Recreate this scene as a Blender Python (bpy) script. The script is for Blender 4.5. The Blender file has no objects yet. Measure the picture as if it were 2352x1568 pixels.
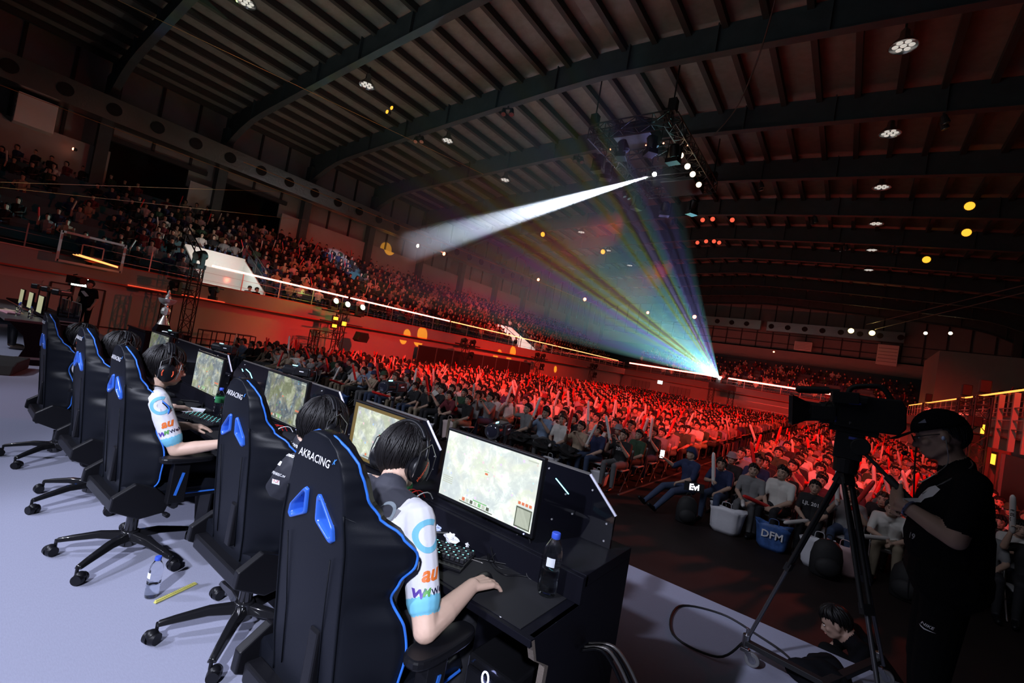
import bpy, bmesh, math, random
import numpy as np
from mathutils import Vector, Matrix, Euler
from mathutils.bvhtree import BVHTree
random.seed(7); RNG = np.random.default_rng(7)
PI = math.pi
SC = bpy.context.scene
COL = SC.collection
def V(*a): return Vector(a if len(a) == 3 else a[0])
# ---------------------------------------------------------------- materials
MATS = {}
def mat(name, col=(.5,.5,.5), rough=.6, metal=0., emit=None, es=1., trans=0., ior=1.45, spec=.5,
        bump=0., bscale=50., var=0., vscale=8., coat=0., alpha=1., sheen=0., stretch=None):
    if name in MATS: return MATS[name]
    m = bpy.data.materials.new(name); m.use_nodes = True
    nt = m.node_tree; b = nt.nodes['Principled BSDF']
    b.inputs['Base Color'].default_value = (*col, 1)
    b.inputs['Roughness'].default_value = rough
    b.inputs['Metallic'].default_value = metal
    b.inputs['IOR'].default_value = ior
    b.inputs['Specular IOR Level'].default_value = spec
    b.inputs['Transmission Weight'].default_value = trans
    b.inputs['Coat Weight'].default_value = coat
    b.inputs['Alpha'].default_value = alpha
    b.inputs['Sheen Weight'].default_value = sheen
    if emit:
        b.inputs['Emission Color'].default_value = (*emit, 1)
        b.inputs['Emission Strength'].default_value = es
    tc = None
    if bump or var:
        tc = nt.nodes.new('ShaderNodeTexCoord')
        src = tc.outputs['Object']
        if stretch:
            mp = nt.nodes.new('ShaderNodeMapping'); mp.inputs['Scale'].default_value = stretch
            nt.links.new(src, mp.inputs['Vector']); src = mp.outputs['Vector']
    if var:
        n = nt.nodes.new('ShaderNodeTexNoise'); n.inputs['Scale'].default_value = vscale
        n.inputs['Detail'].default_value = 6; n.inputs['Roughness'].default_value = .65
        nt.links.new(src, n.inputs['Vector'])
        r = nt.nodes.new('ShaderNodeValToRGB')
        r.color_ramp.elements[0].position = .3; r.color_ramp.elements[1].position = .7
        r.color_ramp.elements[0].color = (*[max(0, c*(1-var)) for c in col], 1)
        r.color_ramp.elements[1].color = (*[min(1, c*(1+var)) for c in col], 1)
        nt.links.new(n.outputs['Fac'], r.inputs['Fac']); nt.links.new(r.outputs['Color'], b.inputs['Base Color'])
    if bump:
        n2 = nt.nodes.new('ShaderNodeTexNoise'); n2.inputs['Scale'].default_value = bscale
        n2.inputs['Detail'].default_value = 4
        nt.links.new(src, n2.inputs['Vector'])
        bp = nt.nodes.new('ShaderNodeBump'); bp.inputs['Strength'].default_value = bump; bp.inputs['Distance'].default_value = .01
        nt.links.new(n2.outputs['Fac'], bp.inputs['Height']); nt.links.new(bp.outputs['Normal'], b.inputs['Normal'])
    MATS[name] = m
    return m
# ---------------------------------------------------------------- mesh builder
class MB:
    def __init__(s): s.v = []; s.f = []; s.m = []
    def add(s, vs, fs, mi=0):
        o = len(s.v); s.v += [tuple(v) for v in vs]
        for f in fs: s.f.append(tuple(i+o for i in f)); s.m.append(mi)
        return s
    def addm(s, vs, fs, ms):
        o = len(s.v); s.v += [tuple(v) for v in vs]
        for f, q in zip(fs, ms): s.f.append(tuple(i+o for i in f)); s.m.append(q)
        return s
    def box(s, c, size, rot=None, mi=0, taper=1.):
        x, y, z = [a/2 for a in size]
        P = [Vector((sx*x*(taper if sz > 0 else 1), sy*y*(taper if sz > 0 else 1), sz*z)) for sz in (-1, 1) for sy in (-1, 1) for sx in (-1, 1)]
        if rot is not None:
            R = rot if isinstance(rot, Matrix) else Euler(rot).to_matrix()
            P = [R @ p for p in P]
        P = [p+Vector(c) for p in P]
        return s.add(P, [(0,2,3,1),(4,5,7,6),(0,1,5,4),(2,6,7,3),(0,4,6,2),(1,3,7,5)], mi)
    def bb(s, x0, x1, y0, y1, z0, z1, mi=0):
        return s.box(((x0+x1)/2, (y0+y1)/2, (z0+z1)/2), (abs(x1-x0), abs(y1-y0), abs(z1-z0)), None, mi)
    def bar(s, a, b, w, h=None, mi=0, up=(0,0,1)):
        a = Vector(a); b = Vector(b); h = h or w
        d = b-a; L = d.length
        if L < 1e-6: return s
        R = frame(d, up)
        return s.box((a+b)/2, (w, h, L), R, mi)
    def cyl(s, a, b, r0, r1=None, n=16, mi=0, cap=True):
        r1 = r0 if r1 is None else r1
        return s.tube([a, b], [r0, r1], n, mi, cap)
    def tube(s, path, r, n=8, mi=0, cap=True, closed=False):
        P = [Vector(p) for p in path]; N = len(P)
        if not isinstance(r, (list, tuple)): r = [r]*N
        vs = []; prev = None
        for i in range(N):
            if closed: d = P[(i+1) % N]-P[(i-1) % N]
            else: d = P[min(i+1, N-1)]-P[max(i-1, 0)]
            if d.length < 1e-9: d = Vector((0, 0, 1))
            d.normalize()
            if prev is None:
                u = d.orthogonal().normalized()
            else:
                u = prev - d*prev.dot(d)
                u = u.normalized() if u.length > 1e-6 else d.orthogonal().normalized()
            prev = u; w = d.cross(u)
            for k in range(n):
                a = 2*PI*k/n; vs.append(P[i]+(u*math.cos(a)+w*math.sin(a))*r[i])
        fs = []
        M = N if closed else N-1
        for i in range(M):
            j = (i+1) % N
            for k in range(n):
                fs.append((i*n+k, i*n+(k+1) % n, j*n+(k+1) % n, j*n+k))
        if cap and not closed:
            fs.append(tuple(range(n-1, -1, -1))); fs.append(tuple((N-1)*n+k for k in range(n)))
        return s.add(vs, fs, mi)
    def lathe(s, prof, c=(0,0,0), n=24, mi=0, M=None, cap=True):
        vs = []; fs = []; c = Vector(c)
        for r, z in prof:
            for k in range(n):
                a = 2*PI*k/n; p = Vector((r*math.cos(a), r*math.sin(a), z))
                if M is not None: p = M @ p
                vs.append(p+c)
        for i in range(len(prof)-1):
            for k in range(n): fs.append((i*n+k, i*n+(k+1) % n, (i+1)*n+(k+1) % n, (i+1)*n+k))
        if cap:
            fs.append(tuple(range(n-1, -1, -1))); fs.append(tuple((len(prof)-1)*n+k for k in range(n)))
        return s.add(vs, fs, mi)
    def ell(s, c, r, n=16, m=10, mi=0, M=None, fn=None):
        vs = []; fs = []; c = Vector(c)
        for i in range(1, m):
            t = PI*i/m
            for k in range(n):
                a = 2*PI*k/n
                p = Vector((r[0]*math.sin(t)*math.cos(a), r[1]*math.sin(t)*math.sin(a), r[2]*math.cos(t)))
                if fn: p = fn(p)
                if M is not None: p = M @ p
                vs.append(p+c)
        a = Vector((0,0,r[2])); b = Vector((0,0,-r[2]))
        if fn: a = fn(a); b = fn(b)
        if M is not None: a = M @ a; b = M @ b
        vs += [a+c, b+c]; T = len(vs)-2
        for i in range(m-2):
            for k in range(n): fs.append((i*n+k, (i+1)*n+k, (i+1)*n+(k+1) % n, i*n+(k+1) % n))
        for k in range(n):
            fs.append((T, k, (k+1) % n)); fs.append((T+1, (m-2)*n+(k+1) % n, (m-2)*n+k))
        return s.add(vs, fs, mi)
    def prism(s, poly, d0, d1, fn, mi=0):
        """poly: 2D outline; fn(u,v,d) -> 3D"""
        n = len(poly)
        vs = [fn(u, v, d0) for u, v in poly]+[fn(u, v, d1) for u, v in poly]
        fs = [tuple(range(n-1, -1, -1)), tuple(n+i for i in range(n))]
        fs += [(i, (i+1) % n, n+(i+1) % n, n+i) for i in range(n)]
        return s.add(vs, fs, mi)
    def xf(s, M):
        s.v = [tuple(M @ Vector(v)) for v in s.v]; return s
    def mesh(s, name, mats, smooth=False):
        me = bpy.data.meshes.new(name)
        me.from_pydata(s.v, [], s.f)
        for m in (mats if isinstance(mats, (list, tuple)) else [mats]): me.materials.append(m)
        if len(set(s.m)) > 1 or (s.m and s.m[0]): me.polygons.foreach_set('material_index', s.m)
        bm = bmesh.new(); bm.from_mesh(me)
        bmesh.ops.recalc_face_normals(bm, faces=bm.faces); bm.to_mesh(me); bm.free()
        if smooth:
            me.polygons.foreach_set('use_smooth', [True]*len(me.polygons))
            if smooth != 'all': me.set_sharp_from_angle(angle=math.radians(38))
        me.update()
        return me
    def build(s, name, mats, parent=None, smooth=False, bevel=0, seg=2, loc=None, rot=None):
        o = bpy.data.objects.new(name, s.mesh(name, mats, smooth)); COL.objects.link(o)
        if parent: o.parent = parent
        if loc is not None: o.location = loc
        if rot is not None: o.rotation_euler = rot
        if bevel:
            b = o.modifiers.new('bevel', 'BEVEL'); b.width = bevel; b.segments = seg; b.limit_method = 'ANGLE'; b.angle_limit = math.radians(40)
            b.harden_normals = False
        return o
def frame(d, up=(0,0,1)):
    z = Vector(d).normalized(); u = Vector(up)
    if abs(z.dot(u)) > .98: u = Vector((1,0,0))
    x = u.cross(z).normalized(); y = z.cross(x)
    return Matrix((x, y, z)).transposed()
def lookm(d):
    return frame(d)
def tag(o, label, cat, group=None, kind=None):
    if label: o['label'] = label
    if cat: o['category'] = cat
    if group: o['group'] = group
    if kind: o['kind'] = kind
    return o
def thing(name, label, cat, loc=(0,0,0), rz=0, group=None, kind=None):
    o = bpy.data.objects.new(name, None); COL.objects.link(o)
    o.location = loc; o.rotation_euler = (0, 0, rz); o.empty_display_size = .1
    return tag(o, label, cat, group, kind)
def struct(o, label=None, cat=None):
    o['kind'] = 'structure'
    if label: o['label'] = label
    if cat: o['category'] = cat
    return o
def dup(root, loc, rz, label=None, group=None):
    r = root.copy(); COL.objects.link(r); r.location = loc; r.rotation_euler = (0, 0, rz)
    if label: r['label'] = label
    if group: r['group'] = group
    for ch in list(root.children):
        c = ch.copy(); COL.objects.link(c); c.parent = r
        for g in ch.children:
            d = g.copy(); COL.objects.link(d); d.parent = c
    return r
ITAL = None
def text_geo(txt, size=1., bold=0., shear=0., align='CENTER', sub=0, space=1.):
    """flat text in XY plane -> (verts, faces)"""
    cu = bpy.data.curves.new('t', 'FONT'); cu.body = txt; cu.size = size; cu.align_x = align; cu.align_y = 'CENTER'
    cu.offset = bold*size; cu.shear = shear; cu.resolution_u = 2; cu.space_character = space
    o = bpy.data.objects.new('t', cu); COL.objects.link(o)
    dg = bpy.context.evaluated_depsgraph_get()
    me = bpy.data.meshes.new_from_object(o.evaluated_get(dg))
    vs = [v.co.copy() for v in me.vertices]; fs = [tuple(p.vertices) for p in me.polygons]
    bpy.data.objects.remove(o); bpy.data.curves.remove(cu); bpy.data.meshes.remove(me)
    return vs, fs
def put_text(mb, txt, size, origin, xdir, ydir, mi=0, **k):
    vs, fs = text_geo(txt, size, **k)
    xd = Vector(xdir).normalized(); yd = Vector(ydir).normalized(); o = Vector(origin)
    mb.add([o+xd*v.x+yd*v.y for v in vs], fs, mi)
def conform(vs, fs, origin, xdir, ydir, pdir, bvh, off=.002, cuts=0, maxd=.4):
    """project flat geometry on a body surface"""
    bm = bmesh.new()
    V_ = [bm.verts.new(v) for v in vs]
    for f in fs:
        try: bm.faces.new([V_[i] for i in f])
        except Exception: pass
    if cuts:
        for _ in range(cuts):
            es = [e for e in bm.edges if e.calc_length() > .006]
            bmesh.ops.subdivide_edges(bm, edges=es, cuts=1, use_grid_fill=False)
            bmesh.ops.triangulate(bm, faces=bm.faces)
    bm.verts.ensure_lookup_table(); bm.faces.ensure_lookup_table(); bm.verts.index_update()
    xd = Vector(xdir).normalized(); yd = Vector(ydir).normalized(); o = Vector(origin); pd = Vector(pdir).normalized()
    out = []; ok = []
    for v in bm.verts:
        p = o+xd*v.co.x+yd*v.co.y
        h = bvh.ray_cast(p-pd*maxd*.5, pd, maxd)
        if h[0] is None: out.append(p); ok.append(False)
        else: out.append(h[0]-pd*off); ok.append(True)
    F = [tuple(v.index for v in f.verts) for f in bm.faces if all(ok[v.index] for v in f.verts)]
    bm.free()
    return out, F
# ---------------------------------------------------------------- bodies: tapered capsules -> voxel remesh -> one surface
def cap_geo(p0, p1, r0, r1, n=14, sq=1.):
    """closed capsule, optional squash of the local x axis"""
    p0 = Vector(p0); p1 = Vector(p1); d = p1-p0
    L = d.length
    R = frame(d if L > 1e-6 else Vector((0,0,1)), (0,1,0))
    ring = []
    for t in (-90, -60, -30, 0): ring.append((r0*math.cos(math.radians(t)), r0*math.sin(math.radians(t))))
    for t in (0, 30, 60, 90): ring.append((r1*math.cos(math.radians(t)), L+r1*math.sin(math.radians(t))))
    vs = []; fs = []
    vs.append(p0+R @ Vector((0, 0, -r0)))
    for r, z in ring[1:-1]:
        for k in range(n):
            a = 2*PI*k/n; vs.append(p0+R @ Vector((r*math.cos(a)*sq, r*math.sin(a), z)))
    vs.append(p0+R @ Vector((0, 0, L+r1)))
    m = len(ring)-2
    for k in range(n): fs.append((0, 1+(k+1) % n, 1+k))
    for i in range(m-1):
        for k in range(n): fs.append((1+i*n+k, 1+i*n+(k+1) % n, 1+(i+1)*n+(k+1) % n, 1+(i+1)*n+k))
    T = 1+m*n
    for k in range(n): fs.append((1+(m-1)*n+k, 1+(m-1)*n+(k+1) % n, T))
    return vs, fs
def body_mesh(name, caps, extra, voxel, mats, override=None, smooth_it=3, noise=0.):
    """caps: (p0,p1,r0,r1,mat); extra: list of (MB, mat) closed shapes merged in too"""
    mb = MB()
    for c in caps:
        sq = c[5] if len(c) > 5 else 1.
        mb.add(*cap_geo(c[0], c[1], c[2], c[3], 14, sq))
    for e in extra: mb.add(e.v, e.f)
    o = bpy.data.objects.new('tmpb', mb.mesh('tmpb', [])); COL.objects.link(o)
    r = o.modifiers.new('r', 'REMESH'); r.mode = 'VOXEL'; r.voxel_size = voxel; r.use_smooth_shade = True
    s = o.modifiers.new('s', 'SMOOTH'); s.iterations = smooth_it; s.factor = .6
    dg = bpy.context.evaluated_depsgraph_get()
    me = bpy.data.meshes.new_from_object(o.evaluated_get(dg)); me.name = name
    bpy.data.objects.remove(o)
    for m in mats: me.materials.append(m)
    n = len(me.polygons); cen = np.zeros(n*3); me.polygons.foreach_get('center', cen); cen = cen.reshape(-1, 3)
    best = np.full(n, 1e9); idx = np.zeros(n, int)
    for c in caps:
        a = np.array(c[0], float); b = np.array(c[1], float); d = b-a; L2 = max(d@d, 1e-9)
        t = np.clip((cen-a)@d/L2, 0, 1)
        q = a+t[:, None]*d
        dist = np.linalg.norm(cen-q, axis=1)-(c[2]+(c[3]-c[2])*t)
        k = dist < best
        best[k] = dist[k]; idx[k] = c[4]
    if override: idx = override(cen, idx)
    me.polygons.foreach_set('material_index', idx.astype(int).tolist())
    me.polygons.foreach_set('use_smooth', [True]*n)
    me.update()
    return me
def bez(a, b, c, n=8):
    a, b, c = Vector(a), Vector(b), Vector(c)
    return [a*(1-t)**2+b*2*t*(1-t)+c*t*t for t in [i/n for i in range(n+1)]]
def smoothpath(P, n=6):
    P = [Vector(p) for p in P]; out = []
    for i in range(len(P)-1):
        p0 = P[max(i-1, 0)]; p1 = P[i]; p2 = P[i+1]; p3 = P[min(i+2, len(P)-1)]
        for k in range(n):
            t = k/n
            out.append(.5*((2*p1)+(p2-p0)*t+(2*p0-5*p1+4*p2-p3)*t*t+(3*p1-p0-3*p2+p3)*t**3))
    out.append(P[-1]); return out
# ---------------------------------------------------------------- camera
cam_d = bpy.data.cameras.new('camera'); cam = bpy.data.objects.new('camera', cam_d); COL.objects.link(cam)
cam_d.sensor_width = 36; cam_d.lens = 1045/2352*36; cam_d.clip_start = .05; cam_d.clip_end = 400
RM = Matrix(((0.79102755,-0.1185614,0.60018215),(0.58740648,-0.12696546,-0.79927054),(0.17096504,0.9847959,-0.03078944)))
X_ = Vector(RM.col[0]); Z_ = Vector(RM.col[2]).normalized(); X_ = (X_-Z_*X_.dot(Z_)).normalized(); Y_ = Z_.cross(X_)
cam.matrix_world = Matrix.Translation((0, 0, 1.6)) @ Matrix((X_, Y_, Z_)).transposed().to_4x4()
SC.camera = cam
SC.view_settings.view_transform = 'Standard'; SC.view_settings.look = 'None'; SC.view_settings.gamma = 1
SC.view_settings.exposure = 0
# ---------------------------------------------------------------- hall
XL, XR, YF = -23.7, 4.4, 57.0          # balcony fronts (left, right, far)
WL, WR, WF = -32.0, 12.7, 65.3         # outer walls behind the stands
FZ = -.8                               # hall floor (stage top is z = 0)
XM = -9.65
m_carpet = mat('stage_carpet', (.30,.31,.41), .95, bump=.12, bscale=500, var=.07, vscale=45, stretch=(1,5,1), spec=.1)
m_floor = mat('hall_floor', (.014,.009,.009), .7, var=.3, vscale=1.2, bump=.05, bscale=20, spec=.2)
m_black = mat('stage_skirt_black', (.012,.012,.014), .7)
m_plaster = mat('grey_plaster', (.34,.32,.31), .85, bump=.05, bscale=30, var=.05, vscale=1)
m_lwall = mat('pale_painted_wall', (.50,.45,.43), .8, var=.04, vscale=.6, bump=.04, bscale=40)
m_white = mat('white_wall', (.8,.79,.76), .8)
m_deck = mat('roof_deck', (.26,.25,.225), .55, bump=.15, bscale=6, var=.15, vscale=3, metal=.2)
m_girder = mat('girder_steel', (.055,.066,.072), .6, var=.15, vscale=2)
m_purlin = mat('purlin_steel', (.05,.045,.042), .6)
m_pane = mat('wall_pane', (.25,.245,.24), .5, var=.1, vscale=.7)
m_mull = mat('dark_mullion', (.03,.028,.03), .6)
m_redtrim = mat('red_trim', (.5,.08,.05), .5)
m_foil = mat('duct_foil', (.62,.60,.56), .28, metal=1., bump=1., bscale=9)
m_hole = mat('dark_hole', (.01,.01,.01), .8)
m_glass = mat('rail_glass', (.8,.85,.85), .05, trans=1., ior=1.1, spec=.3)
m_rail = mat('rail_metal', (.35,.33,.32), .35, metal=.8)
m_ledw = mat('led_white_red', (1,.4,.3), .4, emit=(1.,.30,.20), es=9)
m_ledo = mat('led_orange', (1,.5,.2), .4, emit=(1.,.36,.12), es=3.2)
m_ledr = mat('led_red', (1,.2,.1), .4, emit=(1.,.10,.07), es=16)
m_seat_teal = mat('teal_seat', (.02,.10,.13), .5)
m_concrete = mat('stand_concrete', (.12,.12,.13), .9, var=.1, vscale=2)
# stage
mb = MB(); mb.bb(-26, 16, -9, 3.97, -.04, 0); struct(mb.build('floor', m_carpet), 'pale lavender carpet of the stage', 'floor')
mb = MB(); mb.bb(-26, 16, -8.9, 3.93, FZ, -.04); struct(mb.build('trim_1', m_black), 'black front under the stage', 'stage')
mb = MB(); mb.bb(-33, 14, -9, 66, FZ-.1, FZ); struct(mb.build('floor', m_floor), 'dark hall floor under the audience', 'floor')
# carpet tape seams across the floor in front of the stage
# ---- left lower wall with recessed panels, fascia, balcony slab
def wall_fascia(name, axis, c, a0, a1, sgn, lm):
    """axis 'x': plane x=c running in y; wall body lies on the sgn side"""
    r = thing(name, 'lower wall and balcony front on the %s side of the hall' % name.split('_')[1], 'wall', kind='structure')
    def B(mb, d0, d1, s0, s1, z0, z1, mi=0):
        if axis == 'x': mb.bb(c+sgn*d0, c+sgn*d1, s0, s1, z0, z1, mi)
        else: mb.bb(s0, s1, c+sgn*d0, c+sgn*d1, z0, z1, mi)
    mb = MB(); B(mb, .45, .75, a0, a1, FZ, 1.75); mb.build('lower_wall', lm, r)
    mb = MB(); B(mb, 0, .75, a0, a1, 1.75, 2.42); mb.build('fascia', m_plaster, r)
    mb = MB(); B(mb, -.03, .05, a0, a1, 1.70, 1.76); B(mb, -.02, .05, a0, a1, 2.42, 2.46); mb.build('edge_trim', m_redtrim, r)
    mb = MB(); B(mb, .4, .46, a0, a1, -.1, -.06); mb.build('panel_groove', m_mull, r)
    g = MB(); B(g, .02, .03, a0, a1, 2.5, 3.22); g.build('rail_glass', m_glass, r)
    mb = MB()
    s = a0+.5
    while s < a1:
        B(mb, 0, .05, s-.02, s+.02, 2.42, 3.3); s += 1.8
    for z in (2.6, 2.95): B(mb, .0, .02, a0, a1, z-.008, z+.008)
    mb.build('rail_posts', m_rail, r)
    return r
wl = wall_fascia('wall_left', 'x', XL, -9, YF+1, -1, m_lwall)
wf = wall_fascia('wall_far', 'y', YF, XL-.7, XR+.7, 1, m_lwall)
wr = wall_fascia('wall_right', 'x', XR, 10, YF+1, 1, m_lwall)
# darker door and panel recesses on the left lower wall
mr = mat('recess_paint', (.42,.36,.34), .8)
for i, (y0, y1, z1) in enumerate(((1.2, 3.0, 1.35), (3.2, 4.75, 1.35), (5.6, 7.9, 1.42))):
    d = thing('door_%d' % (i+1), ['wide flush panel left of the exit sign', 'flush door under the lit exit sign', 'broad flush panel between exit sign and truss tower'][i], 'door', kind='structure')
    mb = MB(); mb.bb(XL-.47, XL-.43, y0, y1, FZ, z1); mb.build('leaf', mr, d)
    mb = MB()
    for y in (y0, y1): mb.bb(XL-.46, XL-.41, y-.03, y+.03, FZ, z1+.03)
    mb.bb(XL-.46, XL-.41, y0, y1, z1, z1+.05); mb.build('frame', m_mull if i == 1 else m_lwall, d)
for i, x in enumerate((-21.5, -16.5)):
    d = thing('door_%d' % (i+4), 'grey shutter door in the far wall', 'door', kind='structure')
    mb = MB(); mb.bb(x-1.2, x+1.2, YF+.40, YF+.44, FZ, 1.3); mb.build('leaf', m_plaster, d)
    mb = MB()
    for k in range(6): mb.bb(x-1.2+k*.48-.012, x-1.2+k*.48+.012, YF+.39, YF+.41, FZ, 1.3)
    mb.build('groove', m_mull, d)
# horizontal tube rail on the far wall
mb = MB()
for z in (.4, 1.1): mb.bb(-9, 4, YF+.36, YF+.42, z-.03, z+.03)
struct(mb.build('trim_2', m_rail), 'two thin rails along the far wall', 'trim')
# ---- LED strips on the rail
def led(name, a, b, w, m, lab):
    mb = MB(); mb.bar(a, b, w, w); o = mb.build(name, m); return tag(o, lab, 'light strip')
e = XL+.06
led('light_strip', (e, 8.1, 3.3), (e, 15.15, 3.3), .075, m_ledw, 'white-hot LED strip on the left balcony rail, nearest the stage')
led('light_strip', (e, 15.35, 3.3), (e, 23.6, 3.3), .075, m_ledw, 'pale orange LED strip on the left balcony rail, second from the stage')
led('light_strip', (e, 23.8, 3.3), (e, 39, 3.3), .06, m_ledo, 'orange LED strip on the left balcony rail, third from the stage')
led('light_strip', (e, 39.2, 3.3), (e, 54.2, 3.3), .06, m_ledo, 'thin orange LED strip on the left balcony rail, next to the far corner')
led('light_strip', (-23.2, YF-.06, 3.3), (-11.9, YF-.06, 3.3), .16, m_ledr, 'thick red LED strip on the far rail left of the projector')
led('light_strip', (-11.2, YF-.06, 3.3), (2.9, YF-.06, 3.3), .16, m_ledr, 'thick red LED strip on the far rail behind the broadcast camera')
led('light_strip', (XR-.06, 19.2, 3.3), (XR-.06, 30, 3.3), .05, mat('led_amber', (1,.5,.2), .4, emit=(1.,.30,.05), es=2.6), 'thin amber LED strip on the right balcony rail, nearest piece')
led('light_strip', (XR-.06, 30.5, 3.3), (XR-.06, 54, 3.3), .05, MATS['led_amber'], 'thin amber LED strip on the right balcony rail, above the capped operator')
m_ledf = mat('led_fascia', (1,.2,.1), .4, emit=(1.,.10,.04), es=.9)
led('light_strip', (XL+.04, 5.3, 1.76), (XL+.04, 8.9, 1.76), .035, m_ledf, 'thin red strip under the left balcony behind the trophy')
led('light_strip', (XL+.04, -2, 2.44), (XL+.04, 3, 2.44), .03, mat('strip_grey', (.7,.5,.45), .5), 'thin pale strip on the left balcony edge left of the basketball backboard')
# ---- stands
def stand(name, axis, c, a0, a1, sgn, n, gaps, lab):
    r = thing(name, lab, 'stand', kind='structure')
    mb = MB(); ms = MB(); top = n*.42+2.42
    for k in range(n):
        z = 2.42+.42*k; d0 = .75+k*.78
        segs = []; s = a0
        for (g0, g1, kmax) in sorted(gaps):
            if k < kmax:
                segs.append((s, g0)); s = g1
        segs.append((s, a1))
        for s0, s1 in segs:
            if axis == 'x': mb.bb(c+sgn*d0, c+sgn*(d0+.78), s0, s1, z-1.2, z+.0)
            else: mb.bb(s0, s1, c+sgn*d0, c+sgn*(d0+.78), z-1.2, z+.0)
            if axis == 'x':
                ms.bb(c+sgn*(d0+.35), c+sgn*(d0+.72), s0+.1, s1-.1, z+.30, z+.36)
                ms.bb(c+sgn*(d0+.68), c+sgn*(d0+.74), s0+.1, s1-.1, z+.36, z+.72)
            else:
                ms.bb(s0+.1, s1-.1, c+sgn*(d0+.35), c+sgn*(d0+.72), z+.30, z+.36)
                ms.bb(s0+.1, s1-.1, c+sgn*(d0+.68), c+sgn*(d0+.74), z+.36, z+.72)
    mb.build('steps', m_concrete, r); ms.build('seat_rows', m_seat_teal, r)
    return r
VG = [(8.0, 11.0, 4), (33.5, 36.5, 4)]
stand('trim_3', 'x', XL, -9, YF, -1, 10, VG, 'stepped seating along the left wall')
stand('trim_4', 'y', YF, XL-8, XR+8, 1, 10, [(-23.5, -19.5, 3), (-1.2, 1.6, 3)], 'stepped seating along the far wall')
stand('trim_5', 'x', XR, 36, YF, 1, 6, [], 'stepped seating along the right wall')
# white stairwells (vomitories)
def vomit(y0, y1, nm, lab):
    r = thing(nm, lab, 'stairwell', kind='structure')
    mb = MB(); D = 4*.78+.75
    mb.bb(XL-D+.04, XL-D+.12, y0, y1, 1.0, 4.35)                    # back wall
    def side(y, t):
        poly = [(.75, 1.2), (D, 1.2), (D, 2.42+4*.42+.2), (.75, 2.62)]
        mb.prism(poly, y, y+t, lambda u, v, d: (XL-u, d, v))
    side(y0-.02, .06); side(y1-.04, .06)
    mb.bb(XL-D, XL-.7, y0, y1, 1.2, 1.75)
    mb.build('stair_walls', m_white, r)
    mr = MB()
    for y in (y0, y1):
        for dz in (.55, 1.0):
            mr.tube([(XL-.75, y, 2.62+dz), (XL-D, y, 4.3+dz)], .03, 6)
        for t in (0, .5, 1):
            x = XL-.75-(D-.75)*t; z = 2.62+1.68*t; mr.tube([(x, y, z), (x, y, z+1.0)], .025, 6)
    mr.build('hand_rail', m_mull, r)
vomit(8.05, 10.95, 'trim_6', 'white stairwell opening in the left stand nearest the stage')
vomit(33.55, 36.45, 'trim_7', 'small white stairwell opening far along the left stand')
# ---- outer walls: parapet band, window wall with mullions and columns
def outer(name, axis, c, a0, a1, sgn, lab, pz=(7.3, 8.45), opens=()):
    r = thing(name, lab, 'wall', kind='structure')
    def B(mb, d0, d1, s0, s1, z0, z1):
        if axis == 'x': mb.bb(c+sgn*d0, c+sgn*d1, s0, s1, z0, z1)
        else: mb.bb(s0, s1, c+sgn*d0, c+sgn*d1, z0, z1)
    par = MB(); pan = MB(); mu = MB()
    def skip(s): return any(o0 <= s < o1 for o0, o1 in opens)
    s = a0
    while s < a1-.01:
        s2 = min(s+1.8, a1)
        if not skip((s+s2)/2):
            B(par, -.15, 0, s, s2, 5.0, pz[1]); B(pan, .5, .6, s, s2, 8.2, 15)
        else:
            B(pan, .5, .6, s, s2, 9.35, 15)
        B(mu, .40, .5, s-.06, s+.06, 9.3 if skip(s) else 8.2, 14.8)
        s += 1.8
    for o in opens: B(mu, .3, .6, o[0], o[1], 9.15, 9.4)
    for z in (8.9, 10.0): 
        B(mu, .38, .5, a0, a1, z-.03, z+.03) if not opens else None
    par.build('parapet', m_plaster, r); pan.build('wall_panels', m_pane, r); mu.build('mullions', m_mull, r)
    return r
GY = [5.0+5.42*k for k in range(-2, 12)]
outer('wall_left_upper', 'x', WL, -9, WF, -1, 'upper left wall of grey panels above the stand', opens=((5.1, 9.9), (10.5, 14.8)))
outer('wall_far_upper', 'y', WF, WL, WR, 1, 'upper far wall of grey panels', pz=(7.3, 8.0))
outer('wall_right_upper', 'x', WR, 10, WF, 1, 'upper right wall of grey panels')
# dark room beyond the two open bays
mb = MB(); mb.bb(WL-4, WL-3.9, 3, 17, 3, 11); struct(mb.build('wall_left_backroom', m_black), 'dark space behind the open bays', 'wall')
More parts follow.
